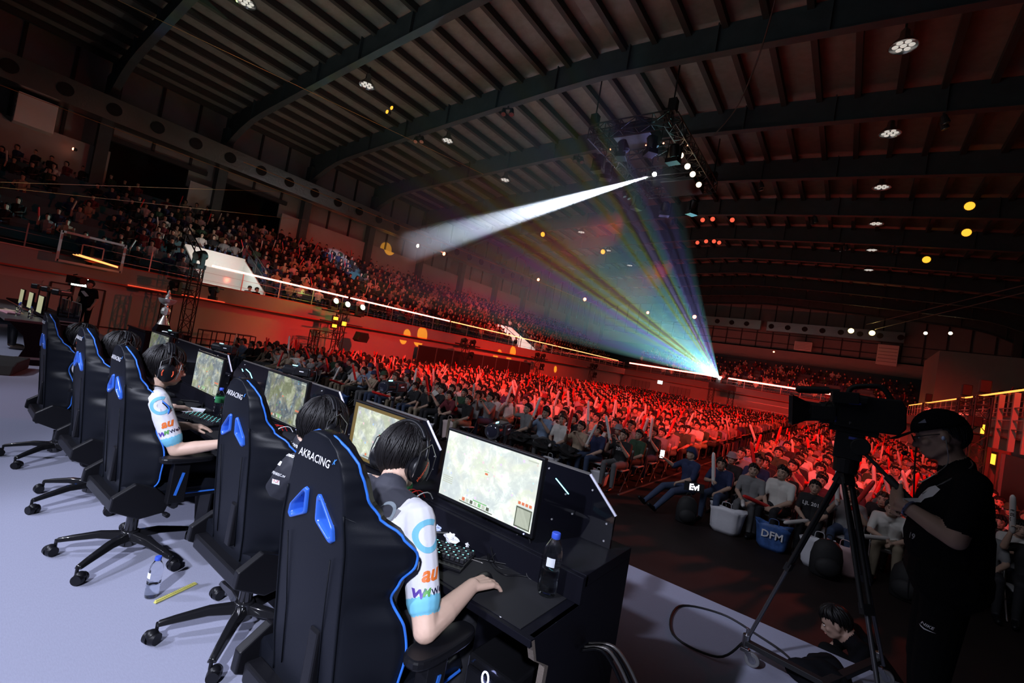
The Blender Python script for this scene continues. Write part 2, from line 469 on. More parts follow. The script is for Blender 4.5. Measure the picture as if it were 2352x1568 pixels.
# ---- roof: deck, girders, purlins as parts of the ceiling
ceil = thing('ceiling', 'dark steel roof with girders and purlins', 'ceiling', kind='structure')
def roofz(x):
    t = min(1, abs(x-XM)/22.4); return 14.75-1.55*t**1.25
xs = [WL+ (WR-WL)*i/40 for i in range(41)]
mb = MB(); vs = []; fs = []
for i, x in enumerate(xs):
    for y in (-10, 67): vs.append((x, y, roofz(x)))
for i, x in enumerate(xs):
    for y in (-10, 67): vs.append((x, y, roofz(x)+.1))
n = len(xs)
for i in range(n-1):
    fs.append((2*i, 2*i+1, 2*i+3, 2*i+2)); fs.append((2*n+2*i, 2*n+2*i+2, 2*n+2*i+3, 2*n+2*i+1))
mb.add(vs, fs); mb.build('deck', m_deck, ceil)
for gy in GY:
    mb = MB(); P = []; Q = []
    for x in xs:
        t = min(1, abs(x-XM)/22.4); hz = 1.2+ (max(0, t-.8)/.2)**2*1.1
        P.append((x, roofz(x)-.12)); Q.append((x, roofz(x)-hz))
    for i in range(n-1):
        (x0, a0), (x1, a1) = P[i], P[i+1]; b0, b1 = Q[i][1], Q[i+1][1]
        mb.add([(x0, gy-.02, a0), (x1, gy-.02, a1), (x1, gy-.02, b1), (x0, gy-.02, b0), (x0, gy+.02, a0), (x1, gy+.02, a1), (x1, gy+.02, b1), (x0, gy+.02, b0)],
               [(0,1,2,3), (4,7,6,5)])
        mb.add([(x0, gy-.16, b0), (x1, gy-.16, b1), (x1, gy+.16, b1), (x0, gy+.16, b0), (x0, gy-.16, b0-.03), (x1, gy-.16, b1-.03), (x1, gy+.16, b1-.03), (x0, gy+.16, b0-.03)],
               [(0,1,2,3), (4,7,6,5), (0,4,5,1), (3,2,6,7)])
        if i % 3 == 0: mb.bb(x0-.02, x0+.02, gy-.15, gy+.15, b0, a0)
    g = mb.build('girder', m_girder, ceil)
    # column carrying the girder at each side
    mb = MB()
    for x in (WL+.25, WR-.25): mb.bb(x-.3, x+.3, gy-.25, gy+.25, 4.5, 12.2)
    struct(mb.build('column', m_girder, ceil))
k = 0; x = XM-22.2
while x < XM+22.3:
    z = roofz(x); mb = MB(); mb.bb(x-.10, x+.10, -10, 67, z-.3, z-.02); mb.build('purlin', m_purlin, ceil); x += 1.28
mb = MB()
for i in range(60):                                             # crinkled bright lap joints of the insulation
    pass
# ---- back wall & side wall behind the camera so light stays in
mb = MB(); mb.bb(WL, WR, -10.1, -10, FZ, 15); struct(mb.build('wall_back', m_black), 'dark wall behind the stage', 'wall')
mb = MB(); mb.bb(14, 14.1, -10, 20, FZ, 15); struct(mb.build('wall_right_near', m_black), 'dark drape at stage right', 'wall')
# grey box building over the right stand
mb = MB(); mb.bb(4.75, 12.6, 44, 52, 2.42, 7.2); struct(mb.build('wall_right_booth', m_plaster), 'plain grey booth over the right stand', 'wall')
# ---- ventilation ducts
def duct(a, b, step, off, nm, lab, face, w=.9, h=1.15, foil=m_foil, u0=.9):
    a = Vector(a); b = Vector(b); d = (b-a).normalized(); L = (b-a).length; f = Vector(face)
    r = thing(nm, lab, 'duct')
    mb = MB(); mb.bar(a, b, w, h) if abs(d.x) > .5 else mb.bar(a, b, w, h)
    mb.build('duct_body', foil, r)
    s = off
    while s < L:
        c = a+d*s+f*(w/2)
        o = MB(); o.tube([c-f*.02, c+f*.07], .30, 20); 
        o.build('nozzle', m_hole, r)
        rg = MB(); rg.tube([c+f*.06+Vector((0,0,0)), c+f*.09], .30, 20, cap=False)
        s += step
    return r
duct((-31.0, -3.5, 10.25), (-31.0, 42, 10.25), 1.775, 1.4, 'ventilation_duct', 'long foil-wrapped duct with round nozzles along the upper left wall', (1,0,0))
duct((-24.5, 64.6, 10.8), (-9.9, 64.6, 10.8), 1.77, .6, 'ventilation_duct', 'foil duct on the far wall behind the projector beam', (0,-1,0))
duct((-9.2, 64.6, 10.75), (4.0, 64.6, 10.75), 1.77, .5, 'ventilation_duct', 'foil duct with seven nozzles right of the beam on the far wall', (0,-1,0))
# white cabinets on the far wall and on the left parapet
def cab(x0, x1, y0, y1, z0, z1, lab, m=m_white):
    r = thing('wall_cabinet', lab, 'cabinet', ((x0+x1)/2, (y0+y1)/2, z0))
    w, d, h = x1-x0, y1-y0, z1-z0
    mb = MB(); mb.bb(-w/2, w/2, -d/2, d/2, 0, h); mb.build('casing', m, r, bevel=.02)
    mb = MB()
    for k in range(5): mb.bb(-w/2+.08, w/2-.08, -d/2-.03, -d/2+.01, h*(.15+.16*k), h*(.15+.16*k)+.06); mb.bb(-w/2-.02, w/2+.02, -d/2-.01, d/2+.01, h-.05, h)
    mb.build('louvre', m_plaster, r)
cab(1.9, 3.7, 64.4, 65.1, 7.6, 9.9, 'tall pale louvred cabinet under the right end of the far duct')
cab(-6.0, -4.2, 64.4, 65.1, 8.2, 9.3, 'small pale cabinet on the far wall below the duct')
cab(-31.9, -31.2, 1.9, 3.2, 8.2, 9.6, 'pale box standing on the left parapet')
# high bay lamps
m_bay = mat('bay_reflector', (.35,.35,.36), .25, metal=.9)
m_bays = mat('bay_lens_added_glow', (.8,.8,.8), .2, emit=(1,.95,.85), es=.5)  # faint emission put into the lens, though these lamps are off
hb = None
side = {-19.8: 'left', .05: 'right'}
for x in (-19.8, .05):
    for k in range(-1, 8):
        y = 6.2+5.45*k
        lab = 'unlit round clustered bay lamp, %s row, %s' % (side[x], ['over the stage', 'first past the stage', 'second past the stage', 'third past the stage', 'fourth past the stage', 'fifth past the stage', 'sixth past the stage', 'seventh past the stage', 'farthest'][k+1])
        if hb is None:
            hb = thing('high_bay_lamp', lab, 'lamp', (x, y, 13.0), 0, 'bay lamps under the roof')
            mb = MB(); mb.lathe([(.05, .6), (.12, .5), (.14, .3), (.36, .05), (.38, 0), (.36, .0), (.30, .12), (.0, .14)], n=24, cap=False); mb.build('reflector', m_bay, hb, smooth=True)
            mb = MB(); mb.cyl((0,0,.55), (0,0,.9), .03, mi=0); mb.build('hanger', m_mull, hb)
            mb = MB()
            for j in range(7):
                a = j*PI/3; rr = 0 if j == 6 else .2
                mb.ell((rr*math.cos(a), rr*math.sin(a), .03), (.085, .085, .03), 12, 6)
            mb.build('lens', m_bays, hb, smooth='all')
        else: dup(hb, (x, y, 13.0), 0, lab)
# twin black ceiling spotlights under the girders
tw = None; ORDG = ['', '', 'first', 'second', 'third', 'fourth', 'fifth', 'sixth', 'seventh', 'eighth']
for i, (x, gy) in enumerate([(-14.5, GY[4]), (-20.7, GY[4]), (-13.6, GY[5]), (-9.9, GY[5]), (-13.0, GY[6]), (1.5, GY[5]), (-5.2, GY[6]), (-3, GY[7]), (-1.5, GY[8]), (-11.5, GY[7]), (1.2, GY[8]), (-18.6, GY[6])]):
    z = roofz(x)-1.25
    lab = 'small twin black spotlights under the %s roof girder, %s of the ridge' % (ORDG[GY.index(gy)], ['well left', 'far left', 'left', 'close left', 'left', 'well right', 'right', 'right', 'right', 'just left', 'far right', 'far left'][i])
    if tw is None:
        tw = thing('ceiling_spotlight', lab, 'spotlight', (x, gy, z), .4, 'twin spotlights under the girders')
        mb = MB(); mb.box((0,0,-.1), (.5, .06, .06)); mb.box((0,0,-.04), (.06, .06, .12)); mb.build('bracket', m_mull, tw)
        for sx in (-.2, .2):
            mb = MB(); mb.tube([(sx, 0, -.15), (sx+.05, -.1, -.42)], [.09, .13], 12); mb.build('lamp_head', m_mull, tw)
            mb = MB(); mb.tube([(sx+.052, -.103, -.425), (sx+.055, -.11, -.44)], [.115, .115], 12); mb.build('lens', m_bay, tw)
    else: dup(tw, (x, gy, z), .3*i, lab)
# ---- orange and white lamps along walls and roof
m_amb = mat('amber_lamp', (1,.6,.2), .4, emit=(1,.42,.03), es=1.6)
m_hot = mat('hot_lamp', (1,.8,.6), .4, emit=(1,.72,.45), es=16)
m_redl = mat('red_lamp', (1,.2,.1), .4, emit=(1,.25,.12), es=9)
m_coolw = mat('cool_lamp', (.9,.95,1), .4, emit=(.8,.93,1), es=6)
def lamp(p, r, m, lab, nm='lamp', cat='lamp', d=(0,-1,0)):
    p = Vector(p); d = Vector(d).normalized()
    t = thing(nm, lab, cat, p)
    M = frame(d)
    mb = MB(); mb.lathe([(r*.5, -r*2), (r*1.05, -r*1.6), (r*1.2, 0), (r*1.1, .0)], n=14, M=M); mb.build('housing', m_mull, t, smooth=True)
    mb = MB(); mb.ell(M @ Vector((0,0,r*.1)), (r, r, r*.6), 14, 8, M=M); mb.build('bulb', m, t, smooth='all')
    return t
for (p, r, m, lab) in [
    ((-24.6, 64.0, 11.15), .20, m_redl, 'small red lamp on the far wall left of the projector beam'),
    ((-18.0, 64.0, 11.1), .26, m_redl, 'bright red-white lamp where the far duct begins'),
    ((-.7, 64.0, 11.0), .28, mat('warm_lamp', (1,.8,.4), .4, emit=(1,.72,.25), es=8), 'warm yellow lamp, left one of the pair on the far duct'),
    ((1.2, 64.0, 10.95), .28, MATS['warm_lamp'], 'warm yellow lamp, right one of the pair on the far duct'),
    ((5.6, 63.9, 11.4), .16, m_hot, 'white lamp right of the far duct, left of two'),
    ((7.5, 63.9, 11.6), .16, m_hot, 'white lamp right of the far duct, right of two'),
    ((-30.5, 55.5, 11.0), .24, m_redl, 'red-white lamp at the far end of the upper left wall'),
    ((-30.4, 43.5, 10.9), .17, m_redl, 'small red lamp high on the upper left wall past the duct'),
    ((-30.4, 28.2, 9.6), .16, m_redl, 'bright red lamp on the upper left wall, right of two'),
    ((-30.4, 25.1, 9.4), .15, m_hot, 'white-orange lamp on the upper left wall beside the lit window'),
    ((-31.5, 4.0, 7.9), .07, m_redl, 'small red lamp on the left parapet nearest the stage'),
    ((-8.0, 64.1, 7.6), .10, m_redl, 'small red lamp on the far parapet right of the beam'),
    ((-20.61, 13.5, 12.9), .10, m_amb, 'amber lamp hanging under the roof at the left, lower of two'),
    ((-20.2, 13.45, 13.0), .10, m_amb, 'amber lamp hanging under the roof at the left, upper of two'),
]: lamp(p, r, m, lab)
for i, (px, py, z) in enumerate([(2227, 473, 12.6), (2220, 534, 12.6), (2128, 596, 12.6), (1247, 538, 12.4), (1385, 578, 12.4)]):
    d = RM @ Vector((px-1176, -(py-784), -1045)); t = (z-1.6)/d.z; p = d*t+Vector((0, 0, 1.6))
    lamp(p, .14+.002*p.y, m_amb, 'amber lamp under the roof, %s' % ['right side, nearest the stage', 'right side, second', 'right side, third', 'left of the ridge, nearer one', 'left of the ridge, farther one'][i], d=(0,-1,-.4))
for i, (px, py) in enumerate([(1614, 505), (1637, 503), (1682, 505), (1602, 557), (1622, 554), (1640, 554), (1652, 557)]):
    z = 13.1; d = RM @ Vector((px-1176, -(py-784), -1045)); t = (z-1.6)/d.z; p = d*t+Vector((0, 0, 1.6))
    lamp(p, .15, mat('dim_red_lamp', (1,.3,.2), .4, emit=(1,.12,.06), es=1.0), 'dim red lamp under the ridge, %s of the %s group' % (['first', 'second', 'third', 'first', 'second', 'third', 'fourth'][i], 'near' if i < 3 else 'far'), d=(0,-1,-.4))
# ---- exit signs
def exit_sign(loc, rz, lab, s=1.):
    t = thing('exit_sign', lab, 'exit sign', loc, rz)
    mb = MB(); mb.box((0, .05, 0), (.5*s, .1, .36*s)); mb.build('case', m_rail, t, bevel=.01)
    mb = MB(); mb.box((0, -.005, 0), (.46*s, .012, .32*s)); mb.build('lit_face', mat('exit_face', (.8,1,.9), .4, emit=(.72,1,.86), es=5), t)
    return t
exit_sign((XL-.33, 3.95, 1.55), PI/2, 'glowing pale green exit sign above the door behind the standing man', 1.)
exit_sign((-19.0, YF+.3, 1.5), 0, 'small glowing pale green exit sign on the far wall', 1.3)
# ---- cables strung across the hall
def cable(a, b, r, m, lab):
    mb = MB(); mb.tube([a, b], r, 5); return tag(mb.build('cable', m), lab, 'cable')
m_cab = mat('wire_painted_orange_light', (.75,.36,.14), .35, metal=.6)  # orange lamp light on the wires is put into their base colour
def P3(px, py, x=None, y=None, z=None):
    d = RM @ Vector((px-1176, -(py-784), -1045))
    t = x/d.x if x is not None else (y/d.y if y is not None else (z-1.6)/d.z)
    return d*t+Vector((0, 0, 1.6))
cable(P3(0, 195, x=-29.6), P3(1100, 612, x=-29.6), .014, m_cab, 'orange-lit cable strung below the left duct')
cable(P3(270, 0, z=12), P3(1110, 400, z=12.6), .010, m_cab, 'thin orange-lit cable crossing under the roof at the upper left')
cable(P3(560, 372, x=-29.2), P3(1376, 703, x=-29.8), .022, m_cab, 'orange-lit cable running over the left duct to the far lamp')
cable(P3(0, 418, x=-20), P3(640, 440, x=-28), .008, m_cab, 'thin reddish cable above the basketball backboard, upper of two')
cable(P3(0, 430, x=-20), P3(700, 505, x=-28), .006, m_cab, 'thin reddish cable above the basketball backboard, lower of two')
cable(P3(1990, 745, y=63), P3(2352, 655, y=36), .03, m_rail, 'pale cable descending from the right, upper of two')
cable(P3(2010, 756, y=63), P3(2352, 672, y=36), .03, m_rail, 'pale cable descending from the right, lower of two')
mb = MB(); mb.tube(smoothpath([P3(1785, -20, z=11.5), P3(1770, 40, z=11.5), P3(1735, 150, z=11.5), P3(1690, 250, z=11.5), P3(1640, 310, z=11.4)], 5), .022, 6)
tag(mb.build('cable', m_mull), 'black cable sagging from the ridge to the lighting rig', 'cable')
# ================================================================ gaming chairs
m_leather = mat('black_leather', (.006,.007,.011), .42, bump=.05, bscale=400, spec=.2)
m_leather2 = mat('black_leather_panel', (.005,.006,.009), .5, bump=.06, bscale=500, spec=.12)
m_pipe = mat('blue_piping', (.03,.16,.65), .35)
m_bezel = mat('blue_bezel', (.03,.12,.55), .25, coat=.5)
m_plastic = mat('black_plastic', (.006,.006,.008), .38, spec=.3)
m_gloss = mat('black_gloss', (.01,.01,.012), .12, coat=.6)
m_print = mat('white_print', (.62,.62,.66), .5)
m_printb = mat('blue_print', (.05,.25,.75), .5)
m_steel = mat('brushed_steel', (.5,.5,.52), .3, metal=1)
def lerp(tab, z):
    if z <= tab[0][0]: return tab[0][1]
    for (a, b), (c, d) in zip(tab, tab[1:]):
        if z <= c:
            t = (z-a)/(c-a); t = t*t*(3-2*t)
            return b+(d-b)*t
    return tab[-1][1]
WT = [(.43,.19),(.52,.265),(.66,.285),(.74,.272),(.815,.226),(.875,.250),(.935,.284),(.985,.282),(1.02,.250),(1.06,.192),(1.10,.168),(1.16,.155),(1.20,.138),(1.24,.105),(1.262,.07),(1.275,.03)]
WP = [(.43,.15),(.60,.165),(.95,.168),(1.08,.150),(1.15,.136),(1.2,.118),(1.24,.088),(1.262,.058),(1.275,.022)]
WD = [(.43,.10),(.55,.15),(.70,.16),(.84,.13),(.96,.17),(1.02,.13),(1.06,.09),(1.12,.06),(1.2,.045),(1.275,.02)]
def yb(z): return -.17-.11*(z-.45)
HOLE = [(.036,1.080),(.048,1.083),(.106,1.024),(.112,.997),(.102,.988),(.038,1.020)]
HOLEB = [(sum(q[0] for q in HOLE)/6+(p[0]-sum(q[0] for q in HOLE)/6)*1.14, sum(q[1] for q in HOLE)/6+(p[1]-sum(q[1] for q in HOLE)/6)*1.12) for p in HOLE]
def inpoly(x, z, P):
    c = False; n = len(P)
    for i in range(n):
        (x0, z0), (x1, z1) = P[i], P[i-1]
        if (z0 > z) != (z1 > z) and x < (x1-x0)*(z-z0)/(z1-z0)+x0: c = not c
    return c
def make_chair():
    t = thing('gaming_chair', '', 'chair', (0,0,0), 0, 'blue-piped gaming chairs at the near desk')
    nz = 86; NP = 28; NW = 7
    vs = []; loops = []
    for i in range(nz+1):
        z = .43+.845*i/nz
        p, w, d = lerp(WP, z), lerp(WT, z), lerp(WD, z); y0 = yb(z); th = .085-.03*max(0, (z-1.15)/.12)
        L = []
        for k in range(NW, 0, -1):                              # left wing, back face (tip -> panel)
            s = k/NW; L.append((-(p+(w-p)*s), y0+d*(s**1.25), z))
        for k in range(NP+1): L.append((-p+2*p*k/NP, y0-.004*math.cos(PI*(k/NP-.5)), z))
        for k in range(1, NW+1):
            s = k/NW; L.append((p+(w-p)*s, y0+d*(s**1.25), z))
        for k in range(NW, 0, -1):                              # front faces
            s = (k-.5)/NW; L.append((p*.92+(w-p)*s*.98, y0+th*(1-.75*s)+d*(s**1.3)+.015, z))
        for k in range(NP+1): L.append((.92*p-1.84*p*k/NP, y0+th, z))
        for k in range(1, NW+1):
            s = (k-.5)/NW; L.append((-(p*.92+(w-p)*s*.98), y0+th*(1-.75*s)+d*(s**1.3)+.015, z))
        loops.append(L); vs += L
    n = len(loops[0]); mb = MB(); fs = []; ms = []
    for i in range(nz):
        z = .43+.845*(i+.5)/nz
        for k in range(n):
            a = loops[i][k]; b = loops[i][(k+1) % n]; cx = (a[0]+b[0])/2
            if inpoly(abs(cx), z, HOLEB): continue
            fs.append((i*n+k, i*n+(k+1) % n, (i+1)*n+(k+1) % n, (i+1)*n+k)); ms.append(0)
    fs += [tuple(range(n)), tuple(nz*n+k for k in range(n))]; ms += [0, 0]
    mb.addm(vs, fs, ms)
    br = mb.build('backrest', m_leather, t, smooth='all')
    # back panel seam ridges
    mb = MB()
    for sx in (-1, 1):
        mb.tube([(sx*(lerp(WP, z)+.002), yb(z)-.001, z) for z in [.45+.62*i/30 for i in range(31)]], .0035, 6)
        mb.tube([(sx*(.118), yb(.98)-.004, .93), (sx*.10, yb(.7)-.005, .70), (sx*.10, yb(.5)-.005, .50)], .0022, 5)
        mb.tube([(sx*(lerp(WP, 1.06)), yb(1.06), 1.065), (sx*.2, yb(1.03)+.085, 1.025)], .003, 5)
    mb.build('seam', m_leather2, br, smooth='all')
    mb = MB()
    P = []
    for sx in (-1, 1):
        zs = [.44+.83*i/70 for i in range(71)]
        if sx == 1: zs = zs[::-1]
        P += [(sx*(lerp(WT, z)+.003), yb(z)+lerp(WD, z)+.004, z) for z in zs]
    # up the left side, across the top, down the right
    mb.tube(P, .0042, 8); mb.build('piping', m_pipe, t, smooth='all')
    for sx in (-1, 1):
        mb = MB(); Q = HOLE; nn = len(Q); cx = sum(q[0] for q in Q)/nn; cz = sum(q[1] for q in Q)/nn
        rings = []
        def ring(s, dy):
            return [Vector((sx*(cx+(q[0]-cx)*s), yb(q[1])+dy, cz+(q[1]-cz)*s)) for q in Q]
        def rnd(R):                                             # round the corners
            o = []
            for i in range(nn):
                a, b, c = R[i-1], R[i], R[(i+1) % nn]
                for tt in (.22, .10, 0, .10, .22)[:2]: o.append(b.lerp(a, tt))
                o.append(b.lerp((a+c)/2, .05))
                for tt in (.10, .22): o.append(b.lerp(c, tt))
            return o
        R = [rnd(ring(s, dy)) for s, dy in ((1.30,.004),(1.30,-.008),(1.18,-.014),(1.0,-.012),(.90,0.0),(.74,.05),(.72,.075),(.95,.09),(1.25,.094),(1.25,.08))]
        m_ = len(R[0]); vv = [p for r in R for p in r]; ff = []
        for i in range(len(R)-1):
            for k in range(m_): ff.append((i*m_+k, i*m_+(k+1) % m_, (i+1)*m_+(k+1) % m_, (i+1)*m_+k))
        mb.add(vv, ff); mb.build('harness_bezel', m_bezel, t, smooth='all')
    mb = MB(); zt = 1.195
    put_text(mb, 'AKRACING', .033, (-.010, yb(zt)-.0068, zt), (1,0,0), (0,.11,1), 0, bold=.012)
    put_text(mb, 'K', .020, (.092, yb(zt+.012)-.0068, zt+.014), (1,0,.3), (0,.11,1), 1, bold=.02, shear=.4)
    mb.build('logo_text', [m_print, m_printb], t)
    mb = MB()                                                   # lower back spine and hinge covers
    mb.bb(.045, .095, yb(.6)-.022, yb(.6)+.02, .50, .70); mb.build('back_bracket', m_plastic, t, bevel=.008)
    for sx in (-1, 1):
        mb = MB(); poly = [(-.24,.40),(-.10,.33),(.02,.35),(.04,.42),(-.04,.50),(-.14,.535),(-.235,.47)]
        mb.prism(poly, .255, .295, lambda u, v, d: (sx*d, u, v)); mb.build('hinge_cover', m_plastic, t, bevel=.006)
    mb = MB(); mb.bb(-.25, .25, -.22, -.16, .37, .44); mb.build('hinge_bar', m_plastic, t, bevel=.01)
    # seat
    mb = MB(); N = 24; M_ = 20; top = []; 
    for i in range(N+1):
        for j in range(M_+1):
            u = -1+2*i/N; v = j/M_
            x = u*(.265-.02*v); y = -.17+.50*v
            z = .485+.035*max(0, (abs(u)-.55)/.45)**1.2 - .03*max(0, (v-.8)/.2)**2 - .05*max(0, (abs(u)-.88)/.12)**2
            top.append((x, y, z))
    for i in range(N+1):
        for j in range(M_+1):
            x, y, z = top[i*(M_+1)+j]; top.append((x*.93, y*.96, .40))
    K = (N+1)*(M_+1); fs = []
    for i in range(N):
        for j in range(M_):
            a = i*(M_+1)+j; fs.append((a, a+1, a+M_+2, a+M_+1)); fs.append((K+a, K+a+M_+1, K+a+M_+2, K+a+1))
    for i in range(N):
        a = i*(M_+1); b = a+M_+1; fs.append((a, b, K+b, K+a)); a += M_; b += M_; fs.append((a, K+a, K+b, b))
    for j in range(M_):
        a = j; fs.append((a, K+a, K+a+1, a+1)); a = N*(M_+1)+j; fs.append((a, a+1, K+a+1, K+a))
    mb.add(top, fs); mb.build('seat', m_leather, t, smooth=True)
    mb = MB()
    mb.tube([(-.262,-.15,.44), (-.262,.1,.44), (-.245,.32,.43), (-.2,.34,.43), (0,.345,.43), (.2,.34,.43), (.245,.32,.43), (.262,.1,.44), (.262,-.15,.44)], .005, 6)
    mb.build('seat_piping', m_pipe, t)
    for sx in (-1, 1):
        mb = MB()
        mb.tube([(sx*.20,.05,.385), (sx*.33,.05,.40), (sx*.335,.05,.43)], .022, 8)
        mb.bb(sx*.335-.025, sx*.335+.025, .0, .085, .42, .66); mb.build('arm_post', m_plastic, t, bevel=.006)
        mb = MB(); mb.bar((sx*.3615, .03, .47), (sx*.3615, .055, .60), .014, .004); mb.build('arm_stripe', m_pipe, t)
        mb = MB(); poly = []
        for k in range(24):
            a = 2*PI*k/24; poly.append((.05*abs(math.cos(a))**.7*(1 if math.cos(a) > 0 else -1), .14*abs(math.sin(a))**.6*(1 if math.sin(a) > 0 else -1)))
        mb.prism(poly, .66, .69, lambda u, v, d: (sx*.335+u, .07+v, d)); mb.build('armrest', m_plastic, t, bevel=.008)
    mb = MB(); mb.bb(-.12, .12, -.14, .14, .355, .40); mb.tube([(.05,.0,.36), (.30,.02,.345)], .008, 6); mb.tube([(.30,.02,.345),(.35,.02,.35)], .014, 8)
    mb.build('tilt_mechanism', m_plastic, t, bevel=.006)
    mb = MB(); mb.cyl((0,0,.06), (0,0,.24), .032, n=20); mb.cyl((0,0,.24), (0,0,.36), .022, n=20); mb.cyl((0,0,.24), (0,0,.25), .034, n=20)
    mb.build('gas_lift', m_gloss, t, smooth=True)
    st = MB()
    st.cyl((0,0,.07), (0,0,.155), .052, .045, 20)
    base = None
    cas = []
    for k in range(5):
        a = 2*PI*k/5+math.radians(27); c, s = math.cos(a), math.sin(a)
        P = [(0.02*c, .02*s, .125), (.15*c, .15*s, .125), (.28*c, .28*s, .10), (.345*c, .345*s, .085)]
        vv = []; 
        for (x, y, z), w, h in zip(P, (.036, .030, .024, .02), (.045, .036, .028, .022)):
            for (dx, dz) in ((-1,-.8),(1,-.8),(.55,.8),(-.55,.8)): vv.append((x-s*w*dx, y+c*w*dx, z+h*dz*.6))
        ff = [(0,1,2,3), (12,15,14,13)]
        for i in range(3):
            for q in range(4): ff.append((i*4+q, i*4+(q+1) % 4, i*4+4+(q+1) % 4, i*4+4+q))
        st.add(vv, ff); cas.append((a, .345*c, .345*s))
    base = st.build('star_base', m_gloss, t, smooth=True, bevel=.005)
    for a, x, y in cas:
        b = a+random.uniform(.8, 2.4); c, s = math.cos(b), math.sin(b)
        mb = MB(); ox, oy = x+.02*c, y+.02*s
        for q in (-1, 1):
            m0 = Vector((ox-s*q*.006, oy+c*q*.006, .030)); m1 = Vector((ox-s*q*.03, oy+c*q*.03, .030)); mb.tube([m0, m1], [.030, .026], 18)
        mb.ell((ox, oy, .042), (.028, .028, .026), 12, 8); mb.cyl((x, y, .05), (x, y, .09), .008, n=8)
        mb.build('caster', m_plastic, t, smooth=True)
    return t
chair = make_chair()
CH = [(-1.25, 1.05, .02, 'black gaming chair with blue piping nearest the camera, at the right end of the desk'),
      (-2.29, 1.24, .0, 'black gaming chair with blue piping holding the player in dark jersey, second nearest'),
      (-3.38, 1.03, .03, 'black gaming chair with blue piping holding the player with glasses, middle of five'),
      (-4.40, 1.04, .0, 'black gaming chair with blue piping, second from the far end of the row'),
      (-5.55, 1.00, -.02, 'black gaming chair with blue piping farthest from the camera')]
for i, (x, y, a, lab) in enumerate(CH):
    if i == 0: chair.location = (x, y, 0); chair.rotation_euler = (0,0,a); chair['label'] = lab; ch_ = chair
    else: ch_ = dup(chair, (x, y, 0), a, lab)
    for q in ch_.children:
        if q.name.startswith(('star_base', 'caster')): q.rotation_euler = (0, 0, math.radians([0, 3, -7, -24, -3][i])); q.location = (0, -.03, 0)
        if q.name.startswith('gas_lift'): q.location = (0, -.03, 0)
# ================================================================ long desk
m_desk = mat('desk_laminate', (.006,.006,.010), .5, bump=.05, bscale=300, spec=.10)
m_ply = mat('plywood_edge', (.16,.13,.11), .8, var=.3, vscale=60, stretch=(1,1,12))
m_acryl = mat('smoked_acrylic', (.006,.006,.010), .06, coat=1., spec=.6)
m_edgel = mat('acrylic_edge_painted_light', (.85,.85,1), .3)  # light caught by the slanted edge, put into its pale colour
m_cyan = mat('cyan_led', (.2,.9,1), .4, emit=(.25,.85,1), es=4)
m_screw = mat('screw_head', (.85,.85,.9), .25, metal=.6)
X0, X1 = -6.45, -.69
dk = thing('desk', 'long black tournament desk in front of the five gaming chairs', 'desk', (0,0,0))
mb = MB(); mb.bb(X0, X1, 1.28, 1.66, .715, .74); mb.build('desktop', m_desk, dk, bevel=.002)
mb = MB(); mb.bb(X0, X1, 1.62, 2.06, .80, .845); mb.bb(X0, X1, 1.60, 1.64, .74, .84); mb.build('rear_ledge', m_desk, dk, bevel=.002)
mb = MB(); mb.bb(X0, X1, 2.03, 2.06, 0, .80); mb.build('front_panel', m_desk, dk)
mb = MB(); mb.bb(X0, X1, 1.66, 1.70, .60, .74); mb.build('cable_tray', m_desk, dk)
side = [(1.30,.715),(1.33,.66),(1.42,.60),(1.40,0),(2.06,0),(2.06,.80),(1.62,.80),(1.62,.74),(1.30,.74)]
for x in (X0, X1-.02):
    mb = MB(); mb.prism(side, x, x+.02, lambda u, v, d: (d, u, v)); mb.build('side_panel', m_desk, dk, bevel=.001)
mb = MB(); mb.prism([(1.285,.735),(1.30,.735),(1.335,.655),(1.425,.60),(1.405,0),(1.385,0),(1.40,.61),(1.32,.66)], X1-.021, X1+.001, lambda u, v, d: (d, u, v)); mb.build('side_edge', m_ply, dk)
for x in (-2.6, -4.55):
    mb = MB(); mb.prism([(1.40,0),(2.03,0),(2.03,.8),(1.62,.8),(1.62,.715),(1.42,.715)], x, x+.02, lambda u, v, d: (d, u, v)); mb.build('divider_panel', m_desk, dk)
# acrylic privacy screens
def privacy(x0, x1, lab, marks):
    t = thing('privacy_screen', lab, 'screen', (0, 1.95, 0), 0, 'smoked privacy screens along the desk')
    zt = 1.125; o = [(x0, .845), (x0, zt-.13), (x0+.14, zt), (x1-.15, zt), (x1, zt-.14), (x1, .845)]
    mb = MB(); mb.prism(o, -.008, .008, lambda u, v, d: (u, d, v)); mb.build('pane', m_acryl, t)
    mb = MB(); mb.bar((o[3][0], 0, o[3][1]), (o[4][0], 0, o[4][1]), .018, .007, up=(0,1,0)); mb.build('painted_light_edge', m_edgel, t)
    mb = MB(); mb.bar((o[2][0], 0, o[2][1]+.001), (o[3][0], 0, o[3][1]+.001), .018, .003, up=(0,1,0)); mb.build('top_edge', m_rail, t)
    mb = MB()
    for q in [(x0+.03,.87),(x1-.03,.87),(x1-.03,zt-.18),(x1-.12,zt-.06),(x1-.36,zt-.03),((x0+x1)/2,zt-.03),(x0+.2,zt-.03),((x0+x1)/2,.87),(x1-.3,.87),(x1-.2,.93),(x1-.25,zt-.12),(x0+.3,.95)]:
        mb = MB(); mb.tube([(q[0], -.008, q[1]), (q[0], -.012, q[1])], .0045, 8); mb.build('screw', m_screw, t)
    mb = MB()
    for (a, b) in marks: mb.bar((a[0], -.009, a[1]), (b[0], -.009, b[1]), .003, .006, up=(0,1,0))
    if marks: mb.build('light_mark', m_cyan, t)
    return t
privacy(-1.80, -.745, 'smoked black privacy screen at the right end of the desk with two cyan marks', [((-1.29,1.075),(-1.225,1.085)), ((-1.06,1.06),(-.98,1.01))])
